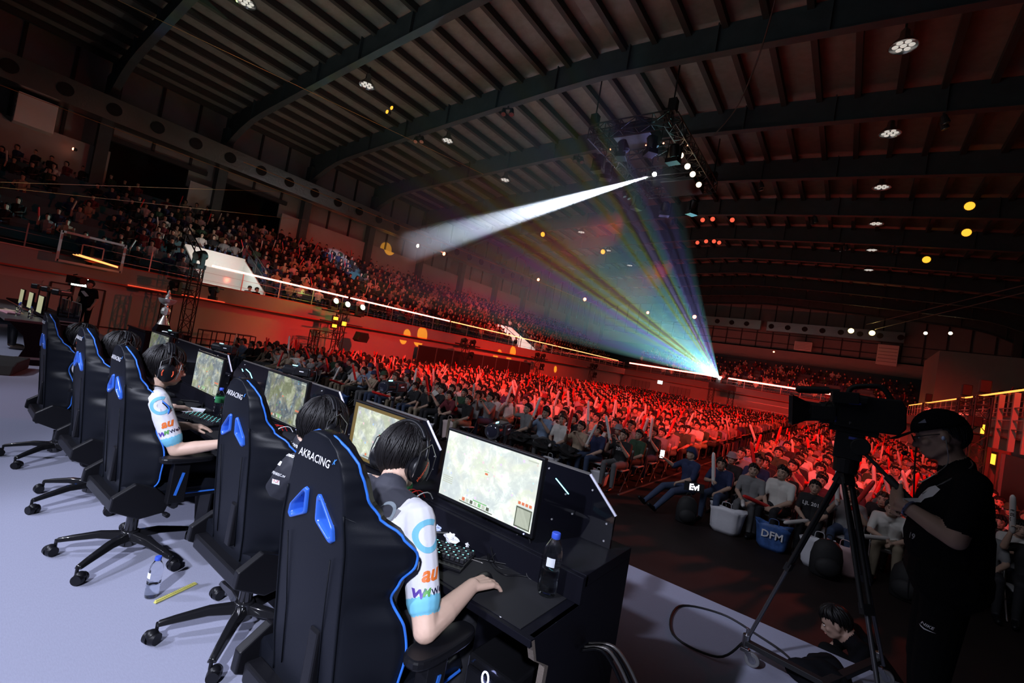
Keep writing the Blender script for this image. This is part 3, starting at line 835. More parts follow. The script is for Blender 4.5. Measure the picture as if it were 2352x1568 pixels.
privacy(-2.74, -1.84, 'smoked black privacy screen behind the golden-bordered monitor', [((-2.05,1.02),(-1.99,.985))])
privacy(-4.66, -2.78, 'wide smoked privacy screen between the glasses-wearing player and the dark-jersey player', [((-4.42,1.06),(-4.33,1.04)), ((-4.33,1.04),(-4.27,1.0)), ((-4.5,1.05),(-4.47,1.03))])
privacy(-6.4, -4.72, 'smoked privacy screen at the far left end of the desk', [])
# ================================================================ monitors
def screen_mat(name, strength, wash, seed, border=None):
    m = bpy.data.materials.new(name); m.use_nodes = True; nt = m.node_tree; b = nt.nodes['Principled BSDF']
    N = lambda t: nt.nodes.new(t); Lk = nt.links.new
    tc = N('ShaderNodeTexCoord'); mp = N('ShaderNodeMapping'); mp.inputs['Location'].default_value = (seed*3.1, seed*1.7, seed)
    Lk(tc.outputs['Object'], mp.inputs['Vector'])
    n1 = N('ShaderNodeTexNoise'); n1.inputs['Scale'].default_value = 15; n1.inputs['Detail'].default_value = 9; n1.inputs['Roughness'].default_value = .68; n1.inputs['Distortion'].default_value = .5
    n2 = N('ShaderNodeTexNoise'); n2.inputs['Scale'].default_value = 5.5; n2.inputs['Distortion'].default_value = 1.2; n2.inputs['Detail'].default_value = 2
    n3 = N('ShaderNodeTexVoronoi'); n3.inputs['Scale'].default_value = 26
    Lk(mp.outputs['Vector'], n1.inputs['Vector']); Lk(mp.outputs['Vector'], n2.inputs['Vector']); Lk(mp.outputs['Vector'], n3.inputs['Vector'])
    r1 = N('ShaderNodeValToRGB'); e = r1.color_ramp.elements
    e[0].position = .40; e[0].color = (.02, .04, .05, 1); e[1].position = .62; e[1].color = (.80, .84, .70, 1)
    q = r1.color_ramp.elements.new(.5); q.color = (.20,.24,.20,1)
    r2 = N('ShaderNodeValToRGB'); f = r2.color_ramp.elements
    f[0].position = .42; f[0].color = (.13,.18,.26,1); f[1].position = .58; f[1].color = (.42,.46,.20,1)
    q = r2.color_ramp.elements.new(.48); q.color = (.26,.30,.28,1); q = r2.color_ramp.elements.new(.55); q.color = (.42,.40,.30,1)
    Lk(n1.outputs['Fac'], r1.inputs['Fac']); Lk(n2.outputs['Fac'], r2.inputs['Fac'])
    mx = N('ShaderNodeMix'); mx.data_type = 'RGBA'; mx.inputs[0].default_value = .5
    Lk(r1.outputs['Color'], mx.inputs[6]); Lk(r2.outputs['Color'], mx.inputs[7])
    lt = N('ShaderNodeMath'); lt.operation = 'LESS_THAN'; lt.inputs[1].default_value = .17; Lk(n3.outputs['Distance'], lt.inputs[0])
    ml = N('ShaderNodeMath'); ml.operation = 'MULTIPLY'; ml.inputs[1].default_value = .65; Lk(lt.outputs[0], ml.inputs[0])
    sp = N('ShaderNodeMix'); sp.data_type = 'RGBA'; Lk(ml.outputs[0], sp.inputs[0]); Lk(mx.outputs[2], sp.inputs[6]); Lk(n3.outputs['Color'], sp.inputs[7]); mx = sp
    w = N('ShaderNodeMix'); w.data_type = 'RGBA'; w.inputs[0].default_value = wash; w.inputs[7].default_value = (.93, 1, .97, 1)
    Lk(mx.outputs[2], w.inputs[6])
    Lk(w.outputs[2], b.inputs['Emission Color']); b.inputs['Emission Strength'].default_value = strength
    b.inputs['Base Color'].default_value = (.01,.01,.01,1); b.inputs['Roughness'].default_value = .25
    return m
m_ui = mat('screen_ui_pale', (.01,.01,.01), .4, emit=(.72,.78,.66), es=.85)
m_uid = mat('screen_ui_dark', (.01,.01,.01), .4, emit=(.12,.14,.10), es=1)
m_uir = mat('screen_ui_red', (.01,.01,.01), .4, emit=(.9,.25,.12), es=.9)
m_uig = mat('screen_ui_green', (.01,.01,.01), .4, emit=(.3,.75,.3), es=.8)
m_gold = mat('screen_gold_border', (.01,.01,.01), .4, emit=(.36,.24,.06), es=.5)
def monitor(cx, y, zc, rz, lab, ms, gold=False, w=.545, h=.307, uis=1.):
    t = thing('monitor', lab, 'monitor', (cx, y, .74), rz, 'player monitors on the near desk'); z0 = zc-.74
    mb = MB(); mb.bb(-w/2-.012, w/2+.012, 0, .028, z0-h/2-.018, z0+h/2+.012); mb.bb(-.14, .14, .02, .055, z0-.1, z0+.1)
    mb.build('housing', m_plastic, t, bevel=.004)
    mb = MB(); ws, hs = (w*.44, h*.44) if gold else (w/2, h/2)
    mb.add([(-ws, -.0022, z0-hs), (ws, -.0022, z0-hs), (ws, -.0022, z0+hs), (-ws, -.0022, z0+hs)], [(0,1,2,3)]); mb.build('display', ms, t)
    if gold:
        mb = MB(); mb.add([(-w/2, -.0012, z0-h/2), (w/2, -.0012, z0-h/2), (w/2, -.0012, z0+h/2), (-w/2, -.0012, z0+h/2)], [(0,1,2,3)]); mb.build('display_border', m_gold, t)
    ui = MB()
    def q(x0, x1, a0, a1, mi): ui.bb(x0*w, x1*w, -.0040, -.0036, z0+a0*h, z0+a1*h, mi)
    s = .86 if gold else 1.
    for k in range(7): q(-.22*s+k*.045, -.19*s+k*.045, -.45*s, -.40*s, [2, 0, 1, 0, 3, 0, 1][k])
    q(-.25*s, .12*s, -.475*s, -.462*s, 1); q(-.10*s, .05*s, -.39*s, -.375*s, 3)
    q(.34*s, .49*s, -.48*s, -.20*s, 1); q(.35*s, .48*s, -.46*s, -.22*s, 0)          # minimap square
    for k in range(4): q((.35+.035*k)*s, (.375+.035*k)*s, -.17*s, -.13*s, 2)
    q(.38*s, .48*s, .44*s, .46*s, 0)
    for k in range(4): q(-.48*s, -.36*s, (-.20-.03*k)*s, (-.185-.03*k)*s, 0)
    q(-.02, .01, .04, .07, 2); q(-.03, .02, .085, .092, 3)
    ui.build('screen_graphics', [m_ui, m_uid, m_uir, m_uig], t)
    mb = MB(); mb.bar((0, .05, .02), (0, .055, z0), .05, .02); mb.build('stand_neck', m_plastic, t, bevel=.003)
    mb = MB()
    for sx in (-1, 1): mb.tube([(0, .06, .012), (sx*.10, -.03, .012), (sx*.16, -.10, .008)], [.012, .009, .006], 8)
    mb.tube([(0, .06, .012), (0, .16, .01)], [.012, .007], 8); mb.build('stand_foot', m_plastic, t, smooth=True)
    mb = MB(); mb.tube([(w/2-.03, -.001, z0-h/2-.010), (w/2-.03, -.003, z0-h/2-.010)], .003, 8); mb.build('power_led', mat('blue_led', (.3,.4,1), .4, emit=(.35,.4,1), es=5), t)
monitor(-1.255, 1.66, 1.035, 0, 'bright washed-out monitor with thin black frame, nearest the camera', screen_mat('screen_a', 1.55, .42, 1), uis=1.3)
monitor(-2.035, 1.66, 1.02, 0, 'monitor whose picture has a dull gold border, behind the two nearest players', screen_mat('screen_b', 1.3, .25, 2), gold=True)
monitor(-3.14, 1.66, 1.03, 0, 'game monitor between the dark-jersey player and the glasses-wearing player', screen_mat('screen_c', .72, .03, 3))
monitor(-4.33, 1.60, 1.01, 0, 'game monitor right in front of the glasses-wearing player', screen_mat('screen_d', .9, .12, 4))
monitor(-5.72, 1.62, 1.04, 0, 'dim game monitor farthest from the camera below the trophy cabinet', screen_mat('screen_e', .45, .05, 5))
# ================================================================ camcorders on arms
def camcorder(px, py, y, ang, lab, s=1.):
    p = P3(px, py, y=y)
    t = thing('camcorder', lab, 'camcorder', p, ang, 'camcorders watching the players')
    mb = MB(); mb.box((0,.02,0), (.062*s, .13*s, .065*s)); mb.build('body', m_plastic, t, bevel=.014, seg=3)
    mb = MB(); mb.tube([(0,-.03,0), (0,-.10*s,0)], [.034*s, .036*s], 20); mb.tube([(0,-.10*s,0), (0,-.108*s,0)], [.037*s, .034*s], 20); mb.build('lens_barrel', m_gloss, t, smooth=True)
    mb = MB(); mb.tube([(0,-.109*s,0), (0,-.111*s,0)], [.026*s, .022*s], 20); mb.build('lens_glass', m_acryl, t, smooth=True)
    mb = MB(); mb.box((.036*s,.03,.002), (.012, .09*s, .05*s)); mb.build('flip_display', m_gloss, t, bevel=.003)
    mb = MB(); mb.box((.0432*s,.03,.006), (.001, .03*s, .006*s)); mb.box((-.0315*s,.02,.006), (.001, .035*s, .006*s)); mb.build('name_mark', m_print, t)
    mb = MB(); mb.tube([(0,-.06*s,.0365*s), (0,-.03,.0365*s)], .003, 6); mb.build('indicator', m_cyan, t)
    mb = MB(); mb.tube(smoothpath([(0,.08,.0), (0,.13,.02), (.02,.14,-.06), (.01,.08,-.14)], 5), .004, 6); mb.build('cable', m_plastic, t)
    mb = MB(); mb.tube([(0,.01,-.033*s), (0,.01,-.06)], .018, 12); mb.tube([(0,.01,-.055), (.0,.02,-.09), (0,.02,-(p.z-.845))], .011, 10); mb.ell((0,.01,-.075), (.018,.018,.018), 10, 8)
    mb.cyl((0,.02,-(p.z-.845)), (0,.02,-(p.z-.86)), .035, n=16); mb.build('arm', m_steel if s > 2 else m_plastic, t, smooth=True)
camcorder(1146, 985, 2.02, .35, 'camcorder above the nearest monitor pointing at the nearest player', 1.15)
camcorder(905, 888, 2.02, .3, 'camcorder above the gold-bordered monitor', 1.15)
camcorder(690, 853, 2.02, -.9, 'camcorder above the third monitor pointing left', 1.2)
camcorder(518, 800, 2.02, -1.0, 'camcorder right of the glasses-wearing player with silver lens rim', 1.2)
camcorder(398, 768, 2.02, -1.0, 'camcorder in front of the trophy cabinet', 1.2)
# ================================================================ bottles
m_pet = mat('clear_pet', (.93,.95,1.), .04, trans=1., ior=1.22, spec=1., coat=.8)
m_water = mat('bottled_water', (.92,.96,1.), .0, trans=1., ior=1.2)
m_capb = mat('blue_bottle_cap', (.04,.10,.62), .4)
m_labg = mat('green_bottle_label', (.05,.32,.12), .5); m_labw = mat('white_bottle_label', (.75,.78,.85), .5)
def bottle(loc, lab, green=False, fill=.8, tilt=0, s=1.):
    t = thing('water_bottle', lab, 'bottle', loc, random.uniform(0, 6))
    pr = [(.020,.0),(.030,.004),(.0325,.02),(.032,.05),(.030,.056),(.0325,.062),(.0325,.09),(.030,.096),(.0325,.102),(.0325,.150),(.030,.165),(.016,.192),(.0125,.197),(.0125,.205)]
    mb = MB(); mb.lathe([(a*s, b*s) for a, b in pr], n=28, cap=True); mb.build('bottle_body', m_pet, t, smooth='all')
    h = .15*fill
    mb = MB(); mb.lathe([(a*.93*s, b*s+.001) for a, b in pr if b < h]+[(.030*s, h*s)], n=24); mb.build('water', m_water, t, smooth=True)
    mb = MB(); mb.lathe([(.0145*s,.196*s),(.0155*s,.198*s),(.0155*s,.213*s),(.014*s,.216*s)], n=24); mb.build('cap', m_capb, t, smooth=True)
    mb = MB()
    if green: mb.lathe([(.0332*s,.10*s),(.0332*s,.148*s)], n=28, cap=False); 
    else:
        vv = []; 
        for k in range(6):
            a = -.45+.9*k/5
            for z in (.108, .138): vv.append((.0331*s*math.cos(a), .0331*s*math.sin(a), z*s))
        mb.add(vv, [(2*k, 2*k+2, 2*k+3, 2*k+1) for k in range(5)])
    mb.build('label', m_labg if green else m_labw, t)
    return t
b = bottle((-.81, 1.56, .74), 'clear water bottle with blue cap standing at the right end of the desk', False, .62, s=1.08); b.rotation_euler[2] = -1.2
bottle((-1.68, 1.58, .74), 'green-labelled water bottle beside the nearest monitor', True)
bottle((-3.94, 1.58, .74), 'green-labelled water bottle by the monitor of the glasses-wearing player', True)
b = bottle((-2.83, .985, 0), 'clear half-full water bottle with blue cap standing on the stage carpet', False, .5, s=1.0); b.rotation_euler[2] = -1.4
# yellow folding rule on the carpet
m_yel = mat('yellow_rule', (.62,.58,.16), .5)
t = thing('folding_ruler', 'yellow folding ruler lying on the carpet by the bottle', 'ruler', (-2.79, 1.088, .006), math.atan2(.203, -.079))
mb = MB(); mb.box((0,0,0), (.235, .016, .006)); mb.box((0,.004,.006), (.225, .012, .005)); mb.build('rule_body', m_yel, t, bevel=.001)
mb = MB()
for k in range(22): mb.box((-.105+k*.01, .006, .0092), (.001, .006 if k % 5 else .011, .0006))
mb.build('scale_marks', m_mull, t)
# ================================================================ clutter
def crumple(loc, r, m, lab, nm='tissue', s=(1,1,.7)):
    mb = MB(); 
    rr = [random.uniform(.55, 1.25) for _ in range(400)]; cnt = [0]
    def f(p):
        cnt[0] += 1; return p*rr[cnt[0] % 400]
    mb.ell((0,0,r*s[2]*.8), (r*s[0], r*s[1], r*s[2]), 14, 10, fn=f); o = mb.build(nm, m, loc=loc); return tag(o, lab, nm.replace('_', ' '))
m_tis = mat('white_tissue', (.8,.8,.84), .9); m_tisb = mat('bluish_tissue', (.45,.52,.75), .9)
crumple((-1.32, 1.565, .74), .026, m_tis, 'crumpled white tissue in front of the nearest monitor', s=(1.5,.8,.8))
crumple((-1.44, 1.60, .74), .022, m_tisb, 'small bluish crumpled tissue left of the nearest monitor')
crumple((-1.25, 1.60, .74), .012, m_tis, 'tiny white scrap under the nearest monitor', 'paper_scrap')
# X shaped sticker on the desk
mb = MB(); p = P3(1157, 1415, z=.7412)
for a in (.6, -.5, 1.2): mb.box((p.x, p.y, .7415), (.030, .006, .001), (0, 0, a))
tag(mb.build('sticker', m_print), 'small white X-shaped sticker on the front edge of the desk', 'sticker')
# keyboards
m_key = mat('key_cap', (.02,.02,.025), .4); m_keyl = mat('key_glow', (.2,.9,.9), .4, emit=(.25,.95,.9), es=1.8)
def keyboard(x, y, rz, lab, glow=True):
    t = thing('keyboard', lab, 'keyboard', (x, y, .742), rz, 'keyboards on the near desk')
    mb = MB(); mb.box((0,0,.010), (.36,.13,.02)); mb.build('base', m_plastic, t, bevel=.004)
    mb = MB(); gl = MB()
    for r in range(6):
        for c in range(17):
            if r == 0 and 4 <= c <= 8: continue
            px, py = -.165+c*.0205+(r % 3)*.003, -.050+r*.020
            mb.box((px, py, .027), (.016, .015, .012), taper=.8)
            if (r*7+c*3) % 2: gl.box((px, py, .0335), (.005, .004, .0008))
    mb.box((-.03, -.05, .027), (.11, .015, .012)); mb.build('keys', m_key, t); 
    if glow: gl.build('key_legends', m_keyl, t)
    mb = MB(); mb.box((0,-.075,.008), (.36,.05,.014)); mb.build('wrist_rest', m_plastic, t, bevel=.004)
keyboard(-1.30, 1.42, .35, 'black keyboard with cyan backlit keys under the nearest player\'s left hand')
keyboard(-2.25, 1.42, .15, 'black backlit keyboard in front of the dark-jersey player')
keyboard(-3.72, 1.42, .25, 'black keyboard in front of the glasses-wearing player', True)
keyboard(-4.8, 1.42, .1, 'black keyboard fourth along the desk from the camera', False)
# mice and mats
def mouse(x, y, rz, lab):
    mb = MB(); mb.ell((0,0,.0), (.032,.058,.034), 16, 10, fn=lambda p: Vector((p.x, p.y, max(0, p.z)))); o = mb.build('mouse', m_plastic, smooth='all', loc=(x, y, .744), rot=(0,0,rz)); tag(o, lab, 'mouse')
MOUSE = [(-1.005, 1.415), (-1.92, 1.44), (-3.28, 1.40), (-4.3, 1.42), (-5.35, 1.42)]
for (x, y), l in zip(MOUSE, ['nearest player', 'dark-jersey player', 'glasses-wearing player', 'fourth player', 'farthest player']): mouse(x, y, .2, 'black mouse under the right hand of the %s' % l)
for (x, y), l in zip(MOUSE, ['nearest player', 'dark-jersey player', 'glasses-wearing player', 'fourth player', 'farthest player']):
    mb = MB(); mb.box((x+.06, 1.46, .7415), (.40, .32, .003)); tag(mb.build('mouse_mat', mat('cloth_mat', (.009,.009,.012), .8)), 'thin black cloth mouse mat in front of the %s' % l, 'mouse mat')
# power strip with red and white plugs
def strip(x, y, rz, lab):
    t = thing('power_strip', lab, 'power strip', (x, y, .742), rz)
    mb = MB(); mb.box((0,0,.016), (.24,.06,.032)); mb.build('strip_body', mat('grey_plastic', (.42,.42,.46), .5), t, bevel=.005)
    mb = MB()
    for k in range(4): mb.box((-.08+k*.05, 0, .033), (.028, .03, .004))
    mb.build('socket', m_plastic, t)
    for k, (xx, m) in enumerate(((-.0, mat('red_plug', (.7,.02,.02), .4)), (.03, MATS['red_plug']), (.07, m_tis))):
        mb = MB(); mb.box((xx, 0, .058), (.020,.024,.048)); mb.tube(smoothpath([(xx,0,.08), (xx+.01,.01,.13), (xx+.05,.08,.13), (xx+.09,.12,.02)], 4), .003, 6); mb.build('plug', m, t, bevel=.003)
strip(-1.62, 1.50, .5, 'grey power strip with red plugs left of the nearest monitor')
strip(-2.98, 1.50, .6, 'white power strip with red plug left of the third monitor')
mb = MB(); mb.box((0,0,.045), (.30,.10,.09)); tag(mb.build('sound_box', m_plastic, bevel=.006, loc=(-1.78, 1.56, .74)), 'flat black box on the desk behind the nearest player\'s headset', 'box')
mb = MB(); mb.box((0,0,.05), (.26,.12,.10)); tag(mb.build('sound_box', m_plastic, bevel=.006, loc=(-3.2, 1.52, .74), rot=(0,0,.1)), 'flat black box under the third monitor', 'box')
# papers
mb = MB()
for k in range(4): mb.box((0.01*k, .004*k, .002+.003*k), (.10, .15, .001), (0.02*k, .03, .2*k))
tag(mb.build('paper_sheets', m_tis, loc=(-4.05, 1.44, .745), rot=(0,0,.5)), 'crumpled white papers on the desk before the glasses-wearing player', 'paper')
mb = MB(); mb.tube([( .02*math.cos(a/3)*1.0+ .006*math.cos(a*5), .02*math.sin(a/3)+a*.004, .01+.006*math.sin(a*5)) for a in [i*.3 for i in range(130)]], .003, 5)
tag(mb.build('coiled_cord', m_plastic, loc=(-3.68, 1.30, .742), rot=(0,0,1.2)), 'coiled black cord on the desk edge by the glasses-wearing player', 'cord')
# cables around the monitors
def cord(pts, r, lab, m=m_plastic, nm='cable'):
    mb = MB(); mb.tube(smoothpath(pts, 7), r, 7); return tag(mb.build(nm, m, smooth='all'), lab, 'cable')
cord([(-1.25,1.70,.86), (-1.15,1.62,.80), (-1.05,1.56,.746), (-.98,1.64,.748), (-1.1,1.56,.75), (-1.2,1.50,.746), (-1.3,1.48,.746)], .003, 'thin black cable curling under the nearest monitor')
cord([(-1.2,1.72,.9), (-1.08,1.76,.98), (-1.02,1.76,.90), (-1.05,1.70,.86), (-1.1,1.58,.75), (-1.0,1.53,.746), (-.95,1.58,.746), (-.9,1.62,.746)], .0035, 'black cable loop rising beside the nearest monitor')
cord([(-1.22,1.72,.86), (-1.0,1.68,.86), (-.93,1.60,.75), (-.86,1.63,.748), (-.78,1.63,.748)], .004, 'black cable running toward the water bottle')
cord([(-1.45,1.58,.746), (-1.40,1.50,.746), (-1.30,1.47,.746), (-1.2,1.50,.746), (-1.1,1.53,.746)], .0025, 'thin grey cord in front of the nearest monitor stand', m_rail)
cord([(-1.62,1.5,.78), (-1.55,1.40,.76), (-1.50,1.36,.745), (-1.46,1.40,.745), (-1.38,1.36,.745)], .0018, 'thin white earphone cord beside the backlit keyboard', m_tis)
cord([(-4.33,1.62,.78), (-4.15,1.55,.748), (-4.05,1.62,.748), (-4.25,1.66,.748)], .004, 'black cable loop under the monitor of the glasses-wearing player')
cord([(-4.9,1.9,1.1), (-4.7,1.80,.95), (-4.75,1.7,.80), (-4.9,1.62,.75)], .004, 'black cable hanging behind the fourth monitor')
for k, (dx, m) in enumerate(((0, m_plastic), (.025, m_rail), (.04, m_plastic), (.06, m_rail))):
    cord([(-.68,1.66+dx,.56), (-.60+dx*.4,1.70+dx,.57), (-.50+dx*.6,1.74+dx,.40), (-.50+dx*.5,1.72+dx,.16), (-.58+dx,1.66+dx,.012), (-.70,1.50+dx*2,.008), (-.74+dx,1.2+dx,.008)], .007, '%s cable hanging off the right end of the desk, %s of the bundle' % (['black', 'grey', 'black', 'grey'][k], ['innermost', 'second', 'third', 'outermost'][k]), m)
# pc tower under the desk
def tower(x, lab, lit):
    t = thing('computer_tower', lab, 'computer', (x, 1.60, 0))
    mb = MB(); mb.box((0,.02,.25), (.22,.42,.47)); mb.build('case', m_gloss, t, bevel=.01)
    mb = MB(); mb.box((0,-.205,.25), (.18,.02,.42)); mb.build('front_bezel', m_plastic, t, bevel=.008)
    if lit:
        mb = MB(); mb.tube([(.014*math.cos(a), -.218, .46+.022*math.sin(a)) for a in [i*PI/10 for i in range(20)]], .003, 6, closed=True); mb.build('power_ring', mat('blue_ring_led', (.5,.5,1), .4, emit=(.45,.5,1), es=9), t)
tower(-.90, 'black computer tower with glowing blue ring under the right end of the desk', True)
tower(-2.3, 'dark computer tower under the desk before the second chair', False)
tower(-3.4, 'dark computer tower under the desk before the third chair', False)
# ================================================================ far team's desk
dk2 = thing('desk', 'black tournament desk of the opposing team at the far left', 'desk', (0,0,0))
mb = MB(); mb.bb(-18, -11.35, 1.05, 1.62, .73, .765); mb.build('desktop', mat('desk_top_painted_light', (.10,.09,.10), .4), dk2)  # desktop laminate lightened, light on it put into the colour
mb = MB(); mb.bb(-18, -11.35, 1.62, 2.1, .79, .83); mb.bb(-18, -11.35, 2.07, 2.1, 0, .8); mb.build('rear_ledge', m_desk, dk2)
mb = MB(); mb.prism([(1.1,.73),(1.3,.5),(1.35,.30),(1.25,0),(2.1,0),(2.1,.79),(1.62,.79),(1.62,.73)], -11.37, -11.34, lambda u, v, d: (d, u, v)); mb.build('side_panel', m_desk, dk2)
mb = MB(); mb.bb(-11.36, -11.33, 1.08, 2.1, .765, .775); mb.bb(-11.36, -11.33, 1.62, 2.1, .815, .835); mb.bb(-11.35, -11.335, 1.25, 1.9, .10, .14); mb.build('edge_strip', m_rail, dk2)
ys = screen_mat('screen_f', .32, .1, 6)
for i, (x, nm) in enumerate(((-12.75, 'nearest'), (-14.0, 'second'), (-15.3, 'third'))):
    t = thing('monitor', 'pale yellowish monitor seen edge-on on the opposing team desk, %s to the camera' % nm, 'monitor', (x, 1.60, .765), .0)
    mb = MB(); mb.bb(-.29,.29,0,.03,.07,.42); mb.build('housing', m_plastic, t, bevel=.004)
    mb = MB(); mb.add([(-.28,-.002,.085),(.28,-.002,.085),(.28,-.002,.41),(-.28,-.002,.41)], [(0,1,2,3)]); mb.build('display', mat('pale_screen', (.5,.5,.3), .4, emit=(.30,.30,.17), es=.8), t)
    mb = MB(); mb.bb(-.1,.1,-.06,.1,0,.015); mb.bb(-.02,.02,.02,.05,0,.1); mb.build('stand', m_plastic, t)
    c = thing('camcorder', 'camcorder with shiny top above the opposing team monitor, %s to the camera' % nm, 'camcorder', (x+.15, 1.85, 1.30), .8)
    mb = MB(); mb.box((0,0,0), (.14,.34,.11)); mb.build('body', m_plastic, c, bevel=.02)
    mb = MB(); mb.box((0,0,.058), (.05,.26,.006)); mb.box((.072,0,.03), (.004,.24,.02)); mb.build('trim_strip', m_steel, c)
    mb = MB(); mb.tube([(0,0,-.05), (0,0,-.47)], .014, 8); mb.build('arm', m_plastic, c)
for x0, x1, l in ((-12.35, -11.45, 'nearer'), (-13.6, -12.45, 'farther')):
    t = thing('privacy_screen', 'smoked privacy screen with pale edge on the opposing team desk, %s one' % l, 'screen', (0, 1.98, 0))
    mb = MB(); mb.prism([(x0,.83),(x0,1.17),(x1-.12,1.17),(x1,1.06),(x1,.83)], -.01, .01, lambda u, v, d: (u, d, v)); mb.build('pane', m_acryl, t)
    mb = MB(); mb.bar((x1-.12,0,1.17), (x1,0,1.06), .02, .006, up=(0,1,0)); mb.bar((x1,0,1.06), (x1,0,.83), .02, .006, up=(0,1,0)); mb.bar((x0,0,1.17), (x1-.12,0,1.17), .02, .006, up=(0,1,0)); mb.build('polished_edge', m_rail, t)
for i, (x, y) in enumerate(((-12.05, 1.42), (-12.95, 1.36), (-13.25, 1.40), (-12.4, 1.3))):
    bottle((x, y, .765), 'water bottle on the opposing team desk, %s' % ['nearest its right end', 'left one of the pair', 'right one of the pair', 'beside the towel'][i])
mb = MB(); mb.box((0,0,.02), (.5,.16,.035)); tag(mb.build('folded_towel', mat('pink_cloth', (.62,.30,.36), .9, bump=.5, bscale=20), bevel=.012, loc=(-12.7, 1.22, .765), rot=(0,0,.1)), 'pink folded cloth on the opposing team desk', 'towel')
crumple((-11.2, .9, 0), .13, m_tis, 'crumpled white bag on the stage beside the opposing team desk', 'plastic_bag')
mb = MB(); mb.prism([(-.6,0),(.35,0),(.25,.13),(.1,.18),(-.6,.18)], 0, .7, lambda u, v, d: (u, d, v)); tag(mb.build('floor_monitor', mat('charcoal_box', (.02,.022,.022), .8), loc=(-10.6, .55, 0), rot=(0,0,-.3), bevel=.02), 'low dark grey wedge box on the stage at the left edge', 'speaker')
mb = MB(); mb.prism([(0,0),(.9,.10),(.0,.16)], 0, .003, lambda u, v, d: (u, v, d)); tag(mb.build('tape_mark', mat('white_tape', (.9,.95,.9), .6), loc=(-4.9, .25, .001), rot=(0,0,.05)), 'white pointed tape mark on the carpet left of the chairs', 'tape')
# ================================================================ trophy on cabinet
m_chrome = mat('silver', (.92,.92,.88), .2, metal=.6, bump=.1, bscale=30)
tc = thing('pedestal', 'black display cabinet carrying the trophy', 'cabinet', (-12.3, 3.45, 0), 0)
mb = MB(); mb.bb(-.62,.62,-.4,.4,0,.78); mb.build('cabinet_body', m_desk, tc, bevel=.01)
mb = MB(); mb.bb(-.64,.64,-.42,.42,.78,.82); mb.build('cabinet_top', m_gloss, tc, bevel=.006)
mb = MB(); mb.lathe([(.20,.0),(.20,.02),(.15,.12),(.15,.14)], n=4); tag(mb.build('plinth', m_desk, loc=(-12.15, 3.45, .82), rot=(0,0,.78)), 'tapered black plinth under the trophy', 'plinth')
tr = thing('trophy', 'tall silver trophy cup standing on the black plinth', 'trophy', (-12.15, 3.45, .96))
mb = MB(); mb.lathe([(.115,0),(.11,.015),(.07,.11),(.035,.19),(.03,.21)], n=12); mb.build('trophy_foot', m_chrome, tr, smooth=True)
mb = MB(); mb.lathe([(.03,.20),(.075,.24),(.09,.30),(.075,.36),(.03,.40),(.028,.43)], n=10); mb.build('trophy_stem', m_chrome, tr)
mb = MB(); mb.lathe([(.028,.42),(.10,.455),(.15,.50),(.175,.57),(.16,.575),(.13,.52),(.05,.49),(.045,.52)], n=16); mb.build('trophy_bowl', m_chrome, tr, smooth=True)
mb = MB(); mb.lathe([(.05,.50),(.075,.55),(.05,.60),(.055,.63),(.025,.68),(.03,.70),(.012,.77)], n=12); mb.build('trophy_finial', m_chrome, tr, smooth=True)
mb = MB()
for s in (-1, 1): mb.tube(smoothpath([(s*.08,0,.30), (s*.14,0,.36), (s*.12,0,.24), (s*.06,0,.22)], 5), .012, 8)
mb.build('trophy_handle', m_chrome, tr, smooth='all')
# ================================================================ people
m_skin = mat('skin', (.62,.42,.33), .5, bump=.08, bscale=60, spec=.35)
m_skinr = mat('skin_painted_shade', (.36,.23,.18), .6)  # skin darkened in its base colour for people in dim light
m_hair = mat('black_hair', (.007,.006,.007), .48, spec=.35); m_hairb = mat('brown_hair', (.035,.018,.012), .4)
m_jw = mat('white_jersey', (.72,.72,.78), .75, bump=.35, bscale=14); m_jk = mat('charcoal_jersey', (.035,.036,.05), .75, bump=.35, bscale=14)
m_jb = mat('sky_blue_cloth', (.17,.50,.68), .7); m_jg = mat('grey_cloth', (.22,.22,.25), .8, bump=.3, bscale=14)
m_jd = mat('black_jersey', (.02,.021,.03), .7, bump=.35, bscale=14)
m_tr = mat('dark_trousers', (.015,.015,.02), .8, bump=.3, bscale=12)
m_shoe = mat('tan_shoe', (.16,.11,.08), .6)
m_eye = mat('eye_white', (.7,.68,.66), .3); m_iris = mat('dark_iris', (.01,.008,.006), .2)
m_lip = mat('lip', (.45,.20,.17), .5)
def Rz(a): return Matrix.Rotation(a, 3, 'Z')
def head_R(yaw, pitch=0, roll=0):
    return Matrix.Rotation(yaw, 3, 'Z') @ Matrix.Rotation(pitch, 3, 'X') @ Matrix.Rotation(roll, 3, 'Y')
